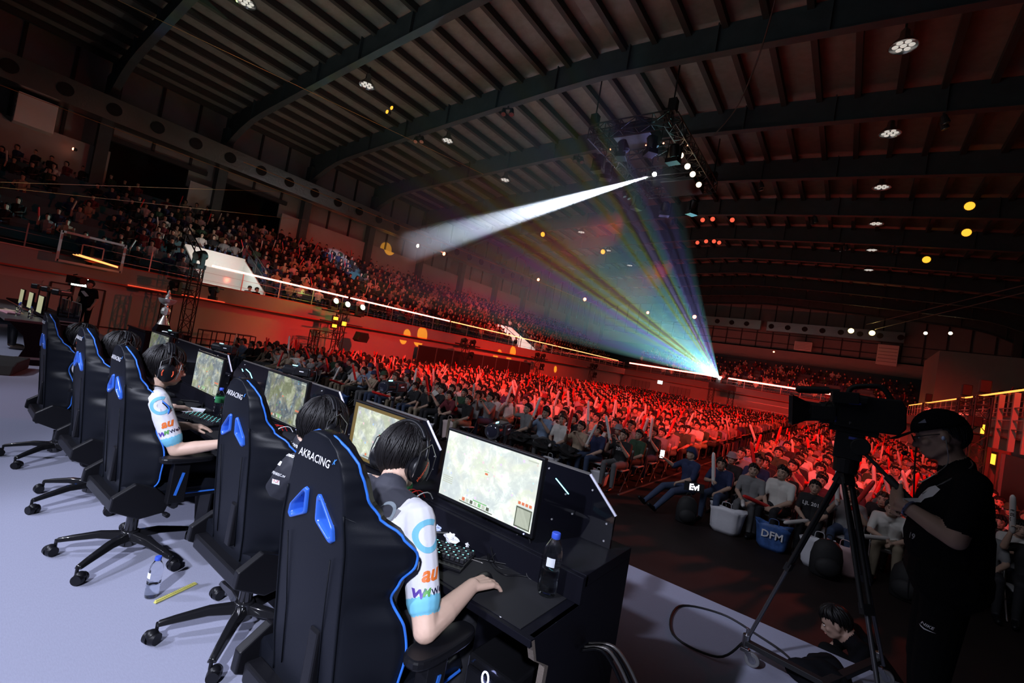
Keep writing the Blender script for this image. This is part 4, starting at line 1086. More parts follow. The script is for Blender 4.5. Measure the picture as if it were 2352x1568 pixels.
def head_geo(H, R, s=1.):
    """closed shapes of a head; local y forward, z up"""
    H = Vector(H); out = []
    def P(x, y, z): return H+R @ (Vector((x, y, z))*s)
    def E_(c, r, n=18, m=12, fn=None):
        mb = MB(); mb.ell(P(*c), [q*s for q in r], n, m, M=R, fn=fn); out.append(mb)
    E_((0,-.008,.025), (.076,.094,.092))
    E_((0,.018,-.030), (.062,.070,.082))
    E_((0,.055,-.076), (.032,.032,.026))
    def C(a, b, r0, r1):
        mb = MB(); mb.add(*cap_geo(P(*a), P(*b), r0*s, r1*s, 12)); out.append(mb)
    C((0,.082,.012), (0,.104,-.026), .009, .013)
    for q in (-1, 1):
        C((q*.006,.098,-.028), (q*.012,.094,-.028), .009, .008)
        C((q*.018,.078,.030), (q*.045,.066,.030), .010, .009)
        E_((q*.040,.058,-.018), (.024,.022,.020))
        mb = MB(); mb.ell(P(q*.078,-.008,-.008), (.010*s,.018*s,.032*s), 12, 10, M=R @ Rz(-q*.35)); out.append(mb)
        C((q*.05,.0,-.055), (q*.026,.058,-.080), .020, .018)
    C((-.018,.087,-.052), (.018,.087,-.052), .0075, .0075)
    C((-.013,.086,-.063), (.013,.086,-.063), .0085, .0085)
    return out
def face_parts(root, H, R, s=1., glasses=False):
    H = Vector(H)
    def P(x, y, z): return H+R @ (Vector((x, y, z))*s)
    mb = MB()
    for q in (-1, 1):
        mb.ell(P(q*.031,.079,.008), (.0125*s,.006*s,.006*s), 10, 8, 0, M=R); mb.ell(P(q*.031,.0845,.008), (.0055*s,.002*s,.0055*s), 8, 6, 1, M=R)
        mb.tube([P(q*.014,.088,.030), P(q*.032,.086,.036), P(q*.050,.074,.030)], .0035*s, 6, 1)
    mb.build('eyes', [m_eye, m_iris], root, smooth='all')
    mb = MB(); mb.tube([P(-.021,.090,-.0575), P(0,.0955,-.0565), P(.021,.090,-.0575)], .004*s, 6); mb.build('lips', m_lip, root, smooth='all')
    if glasses:
        mb = MB()
        for q in (-1, 1):
            mb.tube([P(q*.034+.024*math.cos(a), .100, .006+.017*math.sin(a)) for a in [i*PI/9 for i in range(18)]], .0018, 6, closed=True)
            mb.tube([P(q*.058,.098,.010), P(q*.074,.05,.012), P(q*.080,-.01,.008)], .002, 6)
        mb.tube([P(-.010,.101,.008), P(.010,.101,.008)], .002, 6); mb.build('glasses', m_plastic, root)
def hair_geo(H, R, s=1., n=330, length=1., fringe=.045, seed=1, long=False, thick=.0050, cap=True, messy=1.):
    rnd = random.Random(seed); H = Vector(H); mb = MB()
    def P(v): return H+R @ (v*s)
    RX, RY, RZ = .086, .103, .104
    def surf(th, ph, g=1.):                                     # th from crown, ph azimuth (0 = front)
        return Vector((math.sin(th)*math.sin(ph)*RX*g, math.sin(th)*math.cos(ph)*RY*g-.008, math.cos(th)*RZ*g+.022))
    def end(ph):
        c = math.cos(ph)                                        # 1 front, -1 back
        K_ = [(-1, 2.5), (-.75, 2.28), (-.4, 1.85), (-.1, 1.52), (.25, 1.30), (.5, 1.10), (1, 1.02)] if not long else [(-1, 2.3), (-.3, 2.15), (.2, 1.75), (.5, 1.25), (1, 1.1)]
        t = K_[0][1]
        for (c0, t0_), (c1, t1_) in zip(K_, K_[1:]):
            if c0 <= c <= c1: t = t0_+(t1_-t0_)*(c-c0)/(c1-c0)
        if c > .3: t += fringe*2.2*(c-.3)
        return t*length
    if cap:
        N, M_ = 24, 10; vs = []; fs = []
        for i in range(M_+1):
            for k in range(N):
                ph = 2*PI*k/N; th = min(end(ph)*.94, 2.3)*i/M_; vs.append(P(surf(th, ph, 1.0)))
        for i in range(M_+1):
            for k in range(N):
                ph = 2*PI*k/N; th = min(end(ph)*.94, 2.3)*i/M_; vs.append(P(surf(th, ph, .90)))
        K = N*(M_+1)
        for i in range(M_):
            for k in range(N):
                a, b, c, d = i*N+k, i*N+(k+1) % N, (i+1)*N+(k+1) % N, (i+1)*N+k; fs.append((a, b, c, d)); fs.append((K+a, K+d, K+c, K+b))
        for k in range(N):
            a, b = M_*N+k, M_*N+(k+1) % N; fs.append((a, b, K+b, K+a))
        mb.add(vs, fs)
    crown = (.45, PI)                                           # whorl slightly to the back
    for i in range(n):
        ph = rnd.uniform(0, 2*PI); e = end(ph)*rnd.uniform(.88, 1.10)
        t0 = rnd.choice([0, .15, .35, .5])*rnd.uniform(.6, 1.2)
        c0 = surf(crown[0], crown[1]); g = 1.02+rnd.uniform(0, .08)*messy
        pts = []; K = 6; sw = .45*math.sin(ph*5+seed)*messy*.6+.35*math.sin(ph*11+seed*2)*messy*.6+rnd.uniform(-.30, .30)*messy; g += .035*math.sin(ph*7+seed)*messy
        for k in range(K+1):
            t = t0+(1-t0)*k/K
            a = surf(e*t, ph+sw*t*t, g)
            b = surf(crown[0]*(1-t), crown[1], g)
            w = min(1, t*1.6)
            v = a*w+b*(1-w)
            v = (v-Vector((0,-.008,.022))); 
            q = math.sqrt((v.x/RX)**2+(v.y/RY)**2+(v.z/RZ)**2) or 1
            v = v/q*g*(1.0+.05*math.sin(t*3)*messy)*(1-(0 if long else .10)*max(0, t-.55)/.45)+Vector((0,-.008,.022))
            if k == K: v += Vector((rnd.uniform(-.008,.008), rnd.uniform(-.008,.008), -.006))*messy
            pts.append(P(v))
        th = thick*s*rnd.uniform(.6, 1.1)
        mb.tube(pts, [th*.5]+[th*(1-.55*(k/K)) for k in range(1, K)]+[th*.12], 5, cap=False)
    return mb
def hand_caps(W, f, n, side, curl=.5, m=0, s=1., spread=1., tips=None):
    """W wrist, f finger direction, n palm normal, side: direction towards the little finger"""
    W = Vector(W); f = Vector(f).normalized(); n = Vector(n).normalized(); n = (n-f*n.dot(f)).normalized(); sd = Vector(side).normalized(); sd = (sd-f*sd.dot(f)-n*sd.dot(n)).normalized()
    out = []; L = [.040,.045,.041,.032]
    for i in range(4):
        u = (i-1.5)*.0185*s
        k = W+f*(.082-.005*abs(i-1.2))*s+sd*u*1.08-n*.006*s
        out.append((W+sd*u*.55, k, .0145*s, .0115*s, m))
        d = (f+sd*(i-1.5)*.07*spread).normalized(); p = k; r = .0095*s; a = curl*.55
        for j, q in enumerate((1., .68, .52)):
            dd = (d*math.cos(a)+n*math.sin(a)).normalized(); p2 = p+dd*L[i]*q*s
            out.append((p, p2, r, r*.92, m)); p = p2; r *= .92; a += curl*.75
    p = W+f*.022*s-sd*.024*s; d = (f*.78-sd*.55+n*.25).normalized()
    out.append((W+f*.01*s-sd*.012*s, p+d*.03*s, .0155*s, .0125*s, m)); p2 = p+d*.055*s; out.append((p+d*.03*s, p2, .0115*s, .010*s, m))
    d2 = (f*.92-sd*.25+n*.3).normalized(); out.append((p2, p2+d2*.028*s, .010*s, .0085*s, m))
    return out
def body_caps(J, ms=1., lean=0, sleeve=.73, stout=1., skirt=False):
    """materials: 0 skin 1 shirt 2 cuff 3 trousers 4 shoe"""
    g = {k: Vector(v) for k, v in J.items()}
    c = []
    pel, mid, ch, nk, H = g['pelvis'], g['mid'], g['chest'], g['neck'], g['head']
    sx = (g['shR']-g['shL']); sx.normalize(); b = stout
    c += [(pel-sx*.085, pel+sx*.085, .115*b, .115*b, 3)]
    c += [(pel+Vector((0,0,.05))-sx*.05, mid-sx*.06, .112*b, .112*b, 1), (pel+Vector((0,0,.05))+sx*.05, mid+sx*.06, .112*b, .112*b, 1)]
    c += [(mid-sx*.06, ch-sx*.085, .110*b, .112, 1), (mid+sx*.06, ch+sx*.085, .110*b, .112, 1)]
    c += [(ch-sx*.08, g['shL']+sx*.02, .100, .062, 1), (ch+sx*.08, g['shR']-sx*.02, .100, .062, 1)]
    c += [(nk-Vector((0,0,.035)), g['shL'], .060, .058, 1), (nk-Vector((0,0,.035)), g['shR'], .060, .058, 1)]
    c += [(nk-Vector((0,0,.04)), nk+Vector((0,0,-.012)), .072, .066, 1)]
    c += [(nk-Vector((0,0,.04)), nk.lerp(H, .72), .056, .050, 0)]
    for s in 'LR':
        sh, el, wr = g['sh'+s], g['el'+s], g['wr'+s]
        k = sh.lerp(el, sleeve)
        c += [(sh, k, .060, .054, 1), (sh.lerp(el, sleeve+.0), sh.lerp(el, sleeve+.03), .0545, .0545, 2), (sh.lerp(el, sleeve-.1), el, .043, .040, 0), (el, el.lerp(wr, .4), .040, .040, 0), (el.lerp(wr, .4), wr, .039, .026, 0)]
        hp = pel+(sx if s == 'R' else -sx)*.09; kn, an = g['kn'+s], g['an'+s]
        c += [(hp, kn, .092, .066, 3), (kn, kn.lerp(an, .35), .062, .060, 3), (kn.lerp(an, .35), an, .060, .044, 3)]
        ft = g.get('ft'+s) or an+Vector((0,.17,-.05)); c += [(an-Vector((0,0,.03)), ft, .042, .036, 4)]
    return c
def headset(root, H, R, lab=None, mic=True, txt=None, glow=False):
    H = Vector(H)
    def P(x, y, z): return H+R @ Vector((x, y, z))
    t = root
    mb = MB(); mb.tube([P(.118*math.cos(a), -.008, .02+.130*math.sin(a)) for a in [PI*i/24 for i in range(25)]], .007, 8)
    for k in (-1, 1):
        mb.tube([P(.114*math.cos(a), -.008+k*.012, .02+.127*math.sin(a)) for a in [PI*.2+PI*.6*i/20 for i in range(21)]], .009, 8)
    mb.build('headband', m_plastic, t, smooth='all')
    for q in (-1, 1):
        mb = MB(); A, B = P(q*.088,-.006,-.018), P(q*.110,-.006,-.018)
        mb.tube([A, B], [.047,.049], 26); mb.ell(P(q*.110,-.006,-.018), (.018,.048,.055), 20, 12, M=R); mb.build('ear_cup', m_plastic, t, smooth=True)
        mb = MB(); mb.tube([P(q*.072,-.006,-.018), P(q*.092,-.006,-.018)], [.046,.052], 26); mb.build('ear_cushion', m_matt if 'm_matt' in globals() else m_plastic, t, smooth=True)
        mb = MB()
        for d in (-.050, .050): mb.tube([P(q*.118,d,.045), P(q*.122,d,.0), P(q*.118,d*.9,-.05)], .0025, 5)
        mb.tube([P(q*.118,-.050,.045), P(q*.116,0,.085), P(q*.118,.050,.045)], .0025, 5); mb.build('wire_frame', m_steel, t)
        if txt:
            mb = MB(); vs, fs = text_geo(txt, .0185, bold=.01)
            o = P(q*.1295,-.006,-.02); xd = R @ Vector((0,.25*q,1 if q > 0 else -1)); yd = R @ Vector((0, -q, .25))
            xd = R @ Vector((0, .35, .94)) if q > 0 else R @ Vector((0, .35, .94)); yd = R @ Vector((0, -.94*1, .35))
            bow = [o+xd.normalized()*v.x+yd.normalized()*v.y-(R @ Vector((q, 0, 0)))*(v.x**2+v.y**2)*4.0 for v in vs]
            mb.add(bow, fs); mb.build('cup_text', mat('orange_print', (.75,.10,.04), .4), t)
        else:
            mb = MB()
            for d in (-1, 1): mb.tube([P(q*.128,d*.024-.006,-.035), P(q*.129,d*.028-.006,-.018), P(q*.128,d*.024-.006,.0)], .003, 5)
            mb.build('cup_mark', mat('orange_print', (.75,.10,.04), .4), t)
    if mic:
        mb = MB(); mb.tube(smoothpath([P(-.10,.02,-.05), P(-.09,.07,-.075), P(-.05,.105,-.075)], 5), .003, 6); mb.ell(P(-.045,.108,-.074), (.010,.010,.010), 10, 8); mb.build('microphone_boom', m_plastic, t, smooth='all')
def player(lab, J, hr, mats, ov=None, hair=None, glasses=False, txt=None, handsR=None, handsL=None, voxel=.0055, headsc=1., band=True, extra_parts=None, face=True, cat='person'):
    root = thing('person', lab, cat, (0,0,0))
    H = Vector(J['head']); R = hr
    caps = body_caps(J)
    for s, hd in (('R', handsR), ('L', handsL)):
        if hd: caps += hand_caps(J['wr'+s], **hd)
    # head volume also classifies as skin
    caps.append((H, H+R @ Vector((0,.02,-.04)), .10, .08, 0))
    geo_caps = caps[:-1]
    hg = head_geo(H, R, headsc)
    me = body_mesh('body', geo_caps, hg, voxel, mats, (lambda cen, idx: ov(cen, np.where(np.linalg.norm(cen-np.array(H), axis=1) < .125, 0, idx))) if ov else (lambda cen, idx: np.where((np.linalg.norm(cen-np.array(H), axis=1) < .125), 0, idx)), smooth_it=4)
    o = bpy.data.objects.new('body', me); COL.objects.link(o); o.parent = root
    if face: face_parts(root, H, R, headsc, glasses)
    if hair: hair_geo(H, R, headsc, **hair).build('hair', m_hair, root, smooth='all')
    if band: headset(root, H, R, txt=txt)
    bv = BVHTree.FromPolygons([v.co.copy() for v in me.vertices], [tuple(p.vertices) for p in me.polygons])
    return root, bv
def decal(root, bv, name, geo, origin, xd, yd, pd, m, cuts=1):
    vs, fs = conform(geo[0], geo[1], origin, xd, yd, pd, bv, .0025, cuts)
    if fs:
        mb = MB(); mb.add(vs, fs); return mb.build(name, m, root)
def ring_geo(r0, r1, a0=0, a1=2*PI, n=28):
    vs = []; fs = []
    for i in range(n+1):
        a = a0+(a1-a0)*i/n; vs += [Vector((r0*math.cos(a), r0*math.sin(a), 0)), Vector((r1*math.cos(a), r1*math.sin(a), 0))]
    for i in range(n): fs.append((2*i, 2*i+1, 2*i+3, 2*i+2))
    return vs, fs
def rect_geo(w, h, nx=8, ny=4):
    vs = [Vector((w*(i/nx-.5), h*(j/ny-.5), 0)) for i in range(nx+1) for j in range(ny+1)]
    fs = [(i*(ny+1)+j, (i+1)*(ny+1)+j, (i+1)*(ny+1)+j+1, i*(ny+1)+j+1) for i in range(nx) for j in range(ny)]
    return vs, fs
m_or = mat('orange_text', (.80,.18,.03), .5); m_pu = mat('purple_print', (.10,.05,.35), .5); m_gr = mat('green_print', (.10,.35,.08), .5); m_navy = mat('navy_print', (.01,.012,.05), .5); m_pw = mat('white_logo', (.75,.75,.78), .6); m_pg = mat('grey_logo', (.22,.26,.30), .6); m_pr = mat('red_logo', (.65,.03,.04), .6); m_mag = mat('magenta_print', (.5,.04,.15), .5)
JM = [m_skin, m_jw, m_jb, m_tr, m_shoe, m_jk, m_jg]
def jersey_ov(J, yw=.135):
    nk = np.array(J['neck']); sl, sr = np.array(J['shL']), np.array(J['shR']); cx = (sl+sr)/2; ax = (sr-sl); ax = ax/np.linalg.norm(ax)
    pz = J['pelvis'][2]
    def ov(cen, idx):
        u = (cen-cx)@ax; z = cen[:, 2]; t = idx == 1
        zz = cx[2]
        yoke = t & (np.abs(u) < yw+.10*(z-zz)) & (z > pz+.1)
        edge = t & ~yoke & (np.abs(u) < yw+.02+.10*(z-zz)) & (z > pz+.1) & (z < zz+.03)
        idx = np.where(yoke, 5, idx); idx = np.where(edge, 6, idx)
        low = t & (z < pz+.24) & (np.abs(u) < .19)
        band = (np.sin(z*60+u*18) > .55)
        idx = np.where(low, np.where(band, 2, np.where(np.sin(z*38-u*20) > .7, 1, 5)), idx)
        side = t & (z < zz-.12) & (np.abs(u) > .10) & (np.abs(u) < .2); idx = np.where(side & ~low, 5, idx)
        return idx
    return ov
def sleeve_decals(root, bv, J, big=1., full=True):
    sh, el = Vector(J['shR']), Vector(J['elR']); d = (el-sh).normalized()
    pd = Vector((-.92, .38, -.08)).normalized()
    xd = (pd.cross(-d)).normalized(); yd = -d
    c = sh.lerp(el, .10)+xd*.012
    decal(root, bv, 'sleeve_emblem', ring_geo(.034*big, .052*big, .9, 5.9), c-pd*.1, xd, yd, pd, m_jb)
    decal(root, bv, 'sleeve_swoosh', ring_geo(.018*big, .034*big, 2.2, 4.4), c-pd*.1, xd, yd, pd, m_pw)
    c = sh.lerp(el, .45)+xd*.006
    decal(root, bv, 'orange_print', text_geo('au', .062, bold=.035, shear=.35), c-pd*.1, xd, yd, pd, m_or)
    c = sh.lerp(el, .62)-xd*.004
    decal(root, bv, 'monogram_w', text_geo('W', .034, bold=.05, shear=.3), c-xd*.030-pd*.1, xd, yd, pd, m_pu)
    decal(root, bv, 'monogram_m', text_geo('M', .030, bold=.05, shear=.3), c-xd*.006+yd*.004-pd*.1, xd, yd, pd, m_gr)
    if full: decal(root, bv, 'navy_print', text_geo('WebMoney', .026, bold=.025, align='LEFT'), c+xd*.012+yd*.002-pd*.1, xd, yd, pd, m_navy)
# ---- nearest player
hR = lambda f, n=(0,0,-1), sd=(1,0,0), c=.55: dict(f=f, n=n, side=sd, curl=c)
J1 = dict(pelvis=(-1.24,1.02,.56), mid=(-1.245,1.02,.76), chest=(-1.275,1.09,.91), neck=(-1.305,1.15,1.045), head=(-1.375,1.245,1.125),
    shR=(-1.105,1.12,1.0), elR=(-.945,1.075,.725), wrR=(-.975,1.315,.775), shL=(-1.475,1.14,.995), elL=(-1.56,1.20,.76), wrL=(-1.42,1.39,.775),
    knR=(-1.12,1.48,.56), anR=(-1.12,1.50,.10), knL=(-1.40,1.48,.56), anL=(-1.42,1.45,.10))
r1, b1 = player('person in white and black esports jersey with black headset seated in the nearest gaming chair', J1, head_R(.12, -.30), JM, jersey_ov(J1), dict(n=1700, seed=3, fringe=.05), txt='plantronics',
    handsR=hR((.12,1,-.12)), handsL=hR((.3,1,-.1), sd=(-1,0,0)), voxel=.0042)
sleeve_decals(r1, b1, J1)
def decal_px(root, bv, name, geo, px, py, m, up=(0,0,1), cuts=1, dx=0, dy=0):
    d = (RM @ Vector((px-1176, -(py-784), -1045))).normalized(); h = bv.ray_cast(Vector((0,0,1.6)), d, 9)
    if h[0] is None: print('decal missed', name); return
    n = h[1] if h[1].dot(d) < 0 else -h[1]
    pd = (-n+d*.35).normalized(); xd = Vector(up).cross(n).normalized()
    if xd.dot(X_) < 0: xd = -xd
    yd = n.cross(xd); yd = yd if yd.z > 0 else -yd
    o = h[0]+xd*dx+yd*dy
    return decal(root, bv, name, geo, o-pd*.06, xd, yd, pd, m, cuts)
decal_px(r1, b1, 'back_ring', ring_geo(.050, .062, -.5, 3.4), 868, 1178, m_pg)
decal_px(r1, b1, 'back_name', text_geo('Ceng', .046, bold=.02), 862, 1186, m_pw)
# ---- dark-jersey player
J2 = dict(pelvis=(-2.26,1.20,.56), mid=(-2.22,1.19,.76), chest=(-2.13,1.22,.90), neck=(-2.08,1.25,1.01), head=(-2.03,1.30,1.10),
    shR=(-1.94,1.24,.96), elR=(-1.83,1.22,.74), wrR=(-1.90,1.36,.775), shL=(-2.31,1.22,.96), elL=(-2.40,1.26,.74), wrL=(-2.27,1.39,.775),
    knR=(-2.14,1.62,.56), anR=(-2.14,1.62,.10), knL=(-2.40,1.62,.56), anL=(-2.42,1.58,.10))
r2, b2 = player('person with long black hair in dark sponsor jersey seated in the second gaming chair', J2, head_R(-.10, -.12), [m_skin, m_jd, m_jd, m_tr, m_shoe], None, dict(n=1700, seed=5, fringe=.05, long=True, messy=1.3),
    handsR=hR((.1,1,-.1)), handsL=hR((.3,1,-.1), sd=(-1,0,0)))
decal_px(r2, b2, 'back_script', text_geo('Yutapon', .034, bold=.02, shear=.2), 676, 1022, m_pw)
decal_px(r2, b2, 'team_script', text_geo('DetonatioN', .026, bold=.03, shear=.3), 664, 1044, m_pw)
decal_px(r2, b2, 'team_script_blue', text_geo('Gaming', .022, bold=.03, shear=.3), 690, 1056, m_jb)
decal_px(r2, b2, 'patch_white', rect_geo(.040,.020), 640, 1062, m_pw, cuts=0)
decal_px(r2, b2, 'sponsor_text', text_geo('OPENREC.tv', .018, bold=.02), 636, 1088, m_pw)
decal_px(r2, b2, 'patch_white', rect_geo(.040,.022), 634, 1106, m_pw, cuts=0)
decal_px(r2, b2, 'patch_text', text_geo('UCC', .018, bold=.04), 634, 1105, m_pr)
# ---- player with glasses
J3 = dict(pelvis=(-3.38,.98,.56), mid=(-3.37,.95,.76), chest=(-3.35,.94,.90), neck=(-3.345,.96,1.045), head=(-3.335,1.0,1.165),
    shR=(-3.165,.945,.995), elR=(-3.09,1.06,.715), wrR=(-2.98,1.27,.775), shL=(-3.53,.96,.995), elL=(-3.60,1.08,.735), wrL=(-3.44,1.22,.775),
    knR=(-3.26,1.42,.56), anR=(-3.24,1.50,.10), knL=(-3.50,1.40,.56), anL=(-3.52,1.44,.10))
r3, b3 = player('person with glasses and headset in white and black jersey seated in the third gaming chair', J3, head_R(-.10, -.10), JM, jersey_ov(J3, .095), dict(n=1500, seed=9, fringe=.12), glasses=True,
    handsR=hR((.3,1,-.1)), handsL=hR((.2,1,-.1), sd=(-1,0,0)))
sleeve_decals(r3, b3, J3)
# ---- two farther players
J4 = dict(pelvis=(-4.42,.99,.56), mid=(-4.41,.97,.76), chest=(-4.39,.96,.89), neck=(-4.38,.97,1.01), head=(-4.36,1.02,1.135),
    shR=(-4.21,.97,.95), elR=(-4.15,1.10,.73), wrR=(-4.06,1.32,.775), shL=(-4.57,.97,.95), elL=(-4.64,1.10,.73), wrL=(-4.5,1.28,.775),
    knR=(-4.30,1.42,.56), anR=(-4.28,1.45,.10), knL=(-4.54,1.40,.56), anL=(-4.56,1.44,.10))
r4, b4 = player('person with headset in white jersey seated in the fourth gaming chair', J4, head_R(-.12, -.15), JM, jersey_ov(J4), dict(n=700, seed=12, fringe=.10, messy=1.4, thick=.008), handsR=hR((.1,1,-.1)), handsL=hR((.2,1,-.1), sd=(-1,0,0)), voxel=.007)
J5 = {k: (v[0]-1.15, v[1]-.02, v[2]-.035) for k, v in J4.items()}; J5['head'] = (-5.50,.99,1.08)
r5, b5 = player('person with headset in white jersey seated in the farthest gaming chair', J5, head_R(-.1, -.2), JM, jersey_ov(J5), dict(n=700, seed=15, fringe=.10, messy=1.4, thick=.008), handsR=hR((.1,1,-.1)), handsL=hR((.2,1,-.1), sd=(-1,0,0)), voxel=.007)
# ---- opposing team player at the left edge of the frame (arms on the desk)
J6 = {k: (v[0]-9.2, v[1]-.02, v[2]) for k, v in J4.items()}; J6['wrR'] = (-12.95,1.30,.80); J6['elR'] = (-13.1,1.08,.76)
r6, b6 = player('person of the opposing team at the far left with hands on the desk', J6, head_R(-.1, -.2), [m_skin, m_jd, m_jd, m_tr, m_shoe], None, dict(n=200, seed=18), handsR=hR((.3,1,-.1)), handsL=hR((.2,1,-.1), sd=(-1,0,0)), voxel=.01, band=False)
# ---- camera operator in a cap, arms crossed
m_tee = mat('black_tee', (.005,.005,.007), .9, bump=.3, bscale=12, spec=.1); m_pants = mat('black_trousers', (.005,.005,.006), .9, spec=.1)
ox, oy = .45, 2.98
J7 = dict(pelvis=(ox+.0,oy,.96), mid=(ox-.01,oy,1.15), chest=(ox+.0,oy,1.30), neck=(ox-.01,oy,1.455), head=(ox-.085,oy-.005,1.575),
    shR=(ox+.02,oy+.18,1.39), elR=(ox-.05,oy+.22,1.14), wrR=(ox-.20,oy+.0,1.20), shL=(ox+.02,oy-.18,1.39), elL=(ox-.02,oy-.24,1.155), wrL=(ox-.20,oy-.13,1.235),
    knR=(ox-.02,oy+.12,.52), anR=(ox+.02,oy+.12,.10), knL=(ox-.02,oy-.10,.52), anL=(ox+.02,oy-.12,.10), ftR=(ox-.17,oy+.14,.05), ftL=(ox-.17,oy-.14,.05))
root = thing('person', 'person in black cap and black T-shirt standing with crossed arms beside the broadcast camera', 'person', (0,0,0))
Rh = head_R(PI/2-.05, -.42)
c = body_caps(J7, stout=1.28, sleeve=.70)
c += [((ox-.03,oy-.06,1.08), (ox-.01,oy-.06,1.28), .135, .125, 1), ((ox-.03,oy+.06,1.08), (ox-.01,oy+.06,1.28), .135, .125, 1)]
c += hand_caps(J7['wrL'], f=(-.3,1,.15), n=(.9,.3,0), side=(0,.1,-1), curl=.5) + hand_caps(J7['wrR'], f=(-.2,-1,.1), n=(.9,-.2,0), side=(0,.1,-1), curl=.5)
Hd = Vector(J7['head'])
me = body_mesh('body', c, head_geo(Hd, Rh), .0055, [m_skinr, m_tee, m_tee, m_pants, m_matt if 'm_matt' in globals() else m_plastic], lambda cen, idx: np.where(np.linalg.norm(cen-np.array(Hd), axis=1) < .125, 0, idx), 4)
o = bpy.data.objects.new('body', me); COL.objects.link(o); o.parent = root
face_parts(root, Hd, Rh, 1., True)
hm = hair_geo(Hd-Rh @ Vector((0,.006,.012)), Rh, .93, n=520, seed=21, fringe=-.3, length=1.0, long=False, messy=.25, thick=.006)
hm.build('hair', m_hair, root, smooth='all')
def PH(x, y, z): return Hd+Rh @ Vector((x, y, z))
mb = MB(); N, M_ = 28, 9; vs = []; fs = []
for i in range(M_+1):
    for k in range(N):
        th = 1.50*i/M_; ph = 2*PI*k/N; vs.append(PH(math.sin(th)*math.sin(ph)*.091, math.sin(th)*math.cos(ph)*.107-.006, math.cos(th)*.100+.026))
for i in range(M_):
    for k in range(N): fs.append((i*N+k, i*N+(k+1) % N, (i+1)*N+(k+1) % N, (i+1)*N+k))
mb.add(vs, fs); cp = mb.build('cap', m_tee, root, smooth='all'); mm = cp.modifiers.new('s', 'SOLIDIFY'); mm.thickness = .004
mb = MB(); br = []
for i in range(13):
    a = -1.15+2.3*i/12; br.append((math.sin(a)*.088, .100+.080*math.cos(a)**.5 if math.cos(a) > 0 else .10))
brim = [(-.082,.075)]+br+[(.082,.075)]
mb.prism(brim, 0, .005, lambda u, v, d: PH(u, v+.01, .044+d-(v-.08)*.25-u*u*1.6)); mb.build('cap_brim', m_tee, cp)
mb = MB(); 
o1 = PH(-.094,.035,.068); mb.add([o1, o1+Rh @ Vector((0,.03,.004)), o1+Rh @ Vector((0,.0,.018))], [(0,1,2)]); mb.build('cap_flag', mat('dim_print2', (.25,.26,.32), .5), cp)
mb = MB(); mb.tube(smoothpath([PH(-.085,-.008,-.012), PH(-.09,.0,-.05), PH(-.08,.02,-.12), (ox-.10,oy-.13,1.40), (ox-.15,oy-.12,1.34)], 5), .0022, 5); mb.build('earphone_cord', m_rail, root)
mb = MB(); mb.ell(PH(-.088,.0,-.010), (.007,.010,.010), 8, 6); mb.build('earbud', mat('earbud', (.5,.6,.9), .3), root)
mb = MB(); mb.tube(smoothpath([(ox-.10,oy-.12,1.40), (ox-.15,oy-.08,1.42), (ox-.20,oy-.03,1.455)], 5), .002, 5); mb.ell((ox-.205,oy-.03,1.46), (.012,.012,.011), 10, 8); mb.build('lavalier_microphone', m_plastic, root, smooth='all')
bv = BVHTree.FromPolygons([v.co.copy() for v in me.vertices], [tuple(p.vertices) for p in me.polygons])
mb = MB(); pts = []
for (x, y, z) in [(ox+.03,oy-.05,1.50),(ox+.01,oy-.13,1.46),(ox-.07,oy-.14,1.38),(ox-.14,oy-.10,1.30)]: 
    h = bv.find_nearest(Vector((x, y, z))); pts.append(h[0]+h[1]*.004)
mb.tube(smoothpath(pts, 5), .0028, 5); mb.build('neck_lanyard', m_rail, root)
pd = Vector((.75,.66,0)); xd = Vector((.66,-.75,0))
decal(root, bv, 'shirt_print', ([Vector(v).to_3d() for v in ((-.05,-.03),(-.02,-.05),(.0,-.02),(.03,.0),(.05,.04),(.02,.05),(-.01,.03),(-.03,.0))], [(0,1,2,7),(2,3,6,7),(3,4,5,6)]), Vector((ox-.12,oy-.12,1.30))-pd*.12, xd, (0,0,1), pd, m_print, 2)
decal(root, bv, 'shirt_digits', text_geo('19', .035, bold=.02), Vector((ox-.12,oy-.10,1.10))-pd*.14, xd, (0,0,1), pd, mat('dim_print3', (.3,.3,.33), .6))
decal(root, bv, 'trouser_print', text_geo('NIKE', .018, bold=.02, shear=.3), Vector((ox-.06,oy-.12,.745))-Vector((0,1,0))*.14, (1,0,0), (0,0,1), (0,1,0), m_print)
sw = [Vector((x, y, 0)) for x, y in ((-.022,.0),(-.018,-.008),(-.008,-.012),(.03,-.004),(-.006,-.006),(-.016,-.003))]
decal(root, bv, 'trouser_swoosh', (sw, [(0,1,5),(1,2,4,5),(2,3,4)]), Vector((ox-.06,oy-.12,.735))-Vector((0,1,0))*.14, (1,0,0), (0,0,1), (0,1,0), m_print)
mb = MB(); w0 = Vector(J7['wrL']); e0 = Vector(J7['elL']); dd = (w0-e0).normalized(); M = frame(dd)
mb.tube([w0-dd*.035+M @ Vector((.034*math.cos(a), .034*math.sin(a), 0)) for a in [i*PI/10 for i in range(20)]], .006, 6, closed=True); mb.build('wristwatch', mat('watch_blue_metal', (.3,.35,.6), .2, metal=.8), root)  # bluish metal band
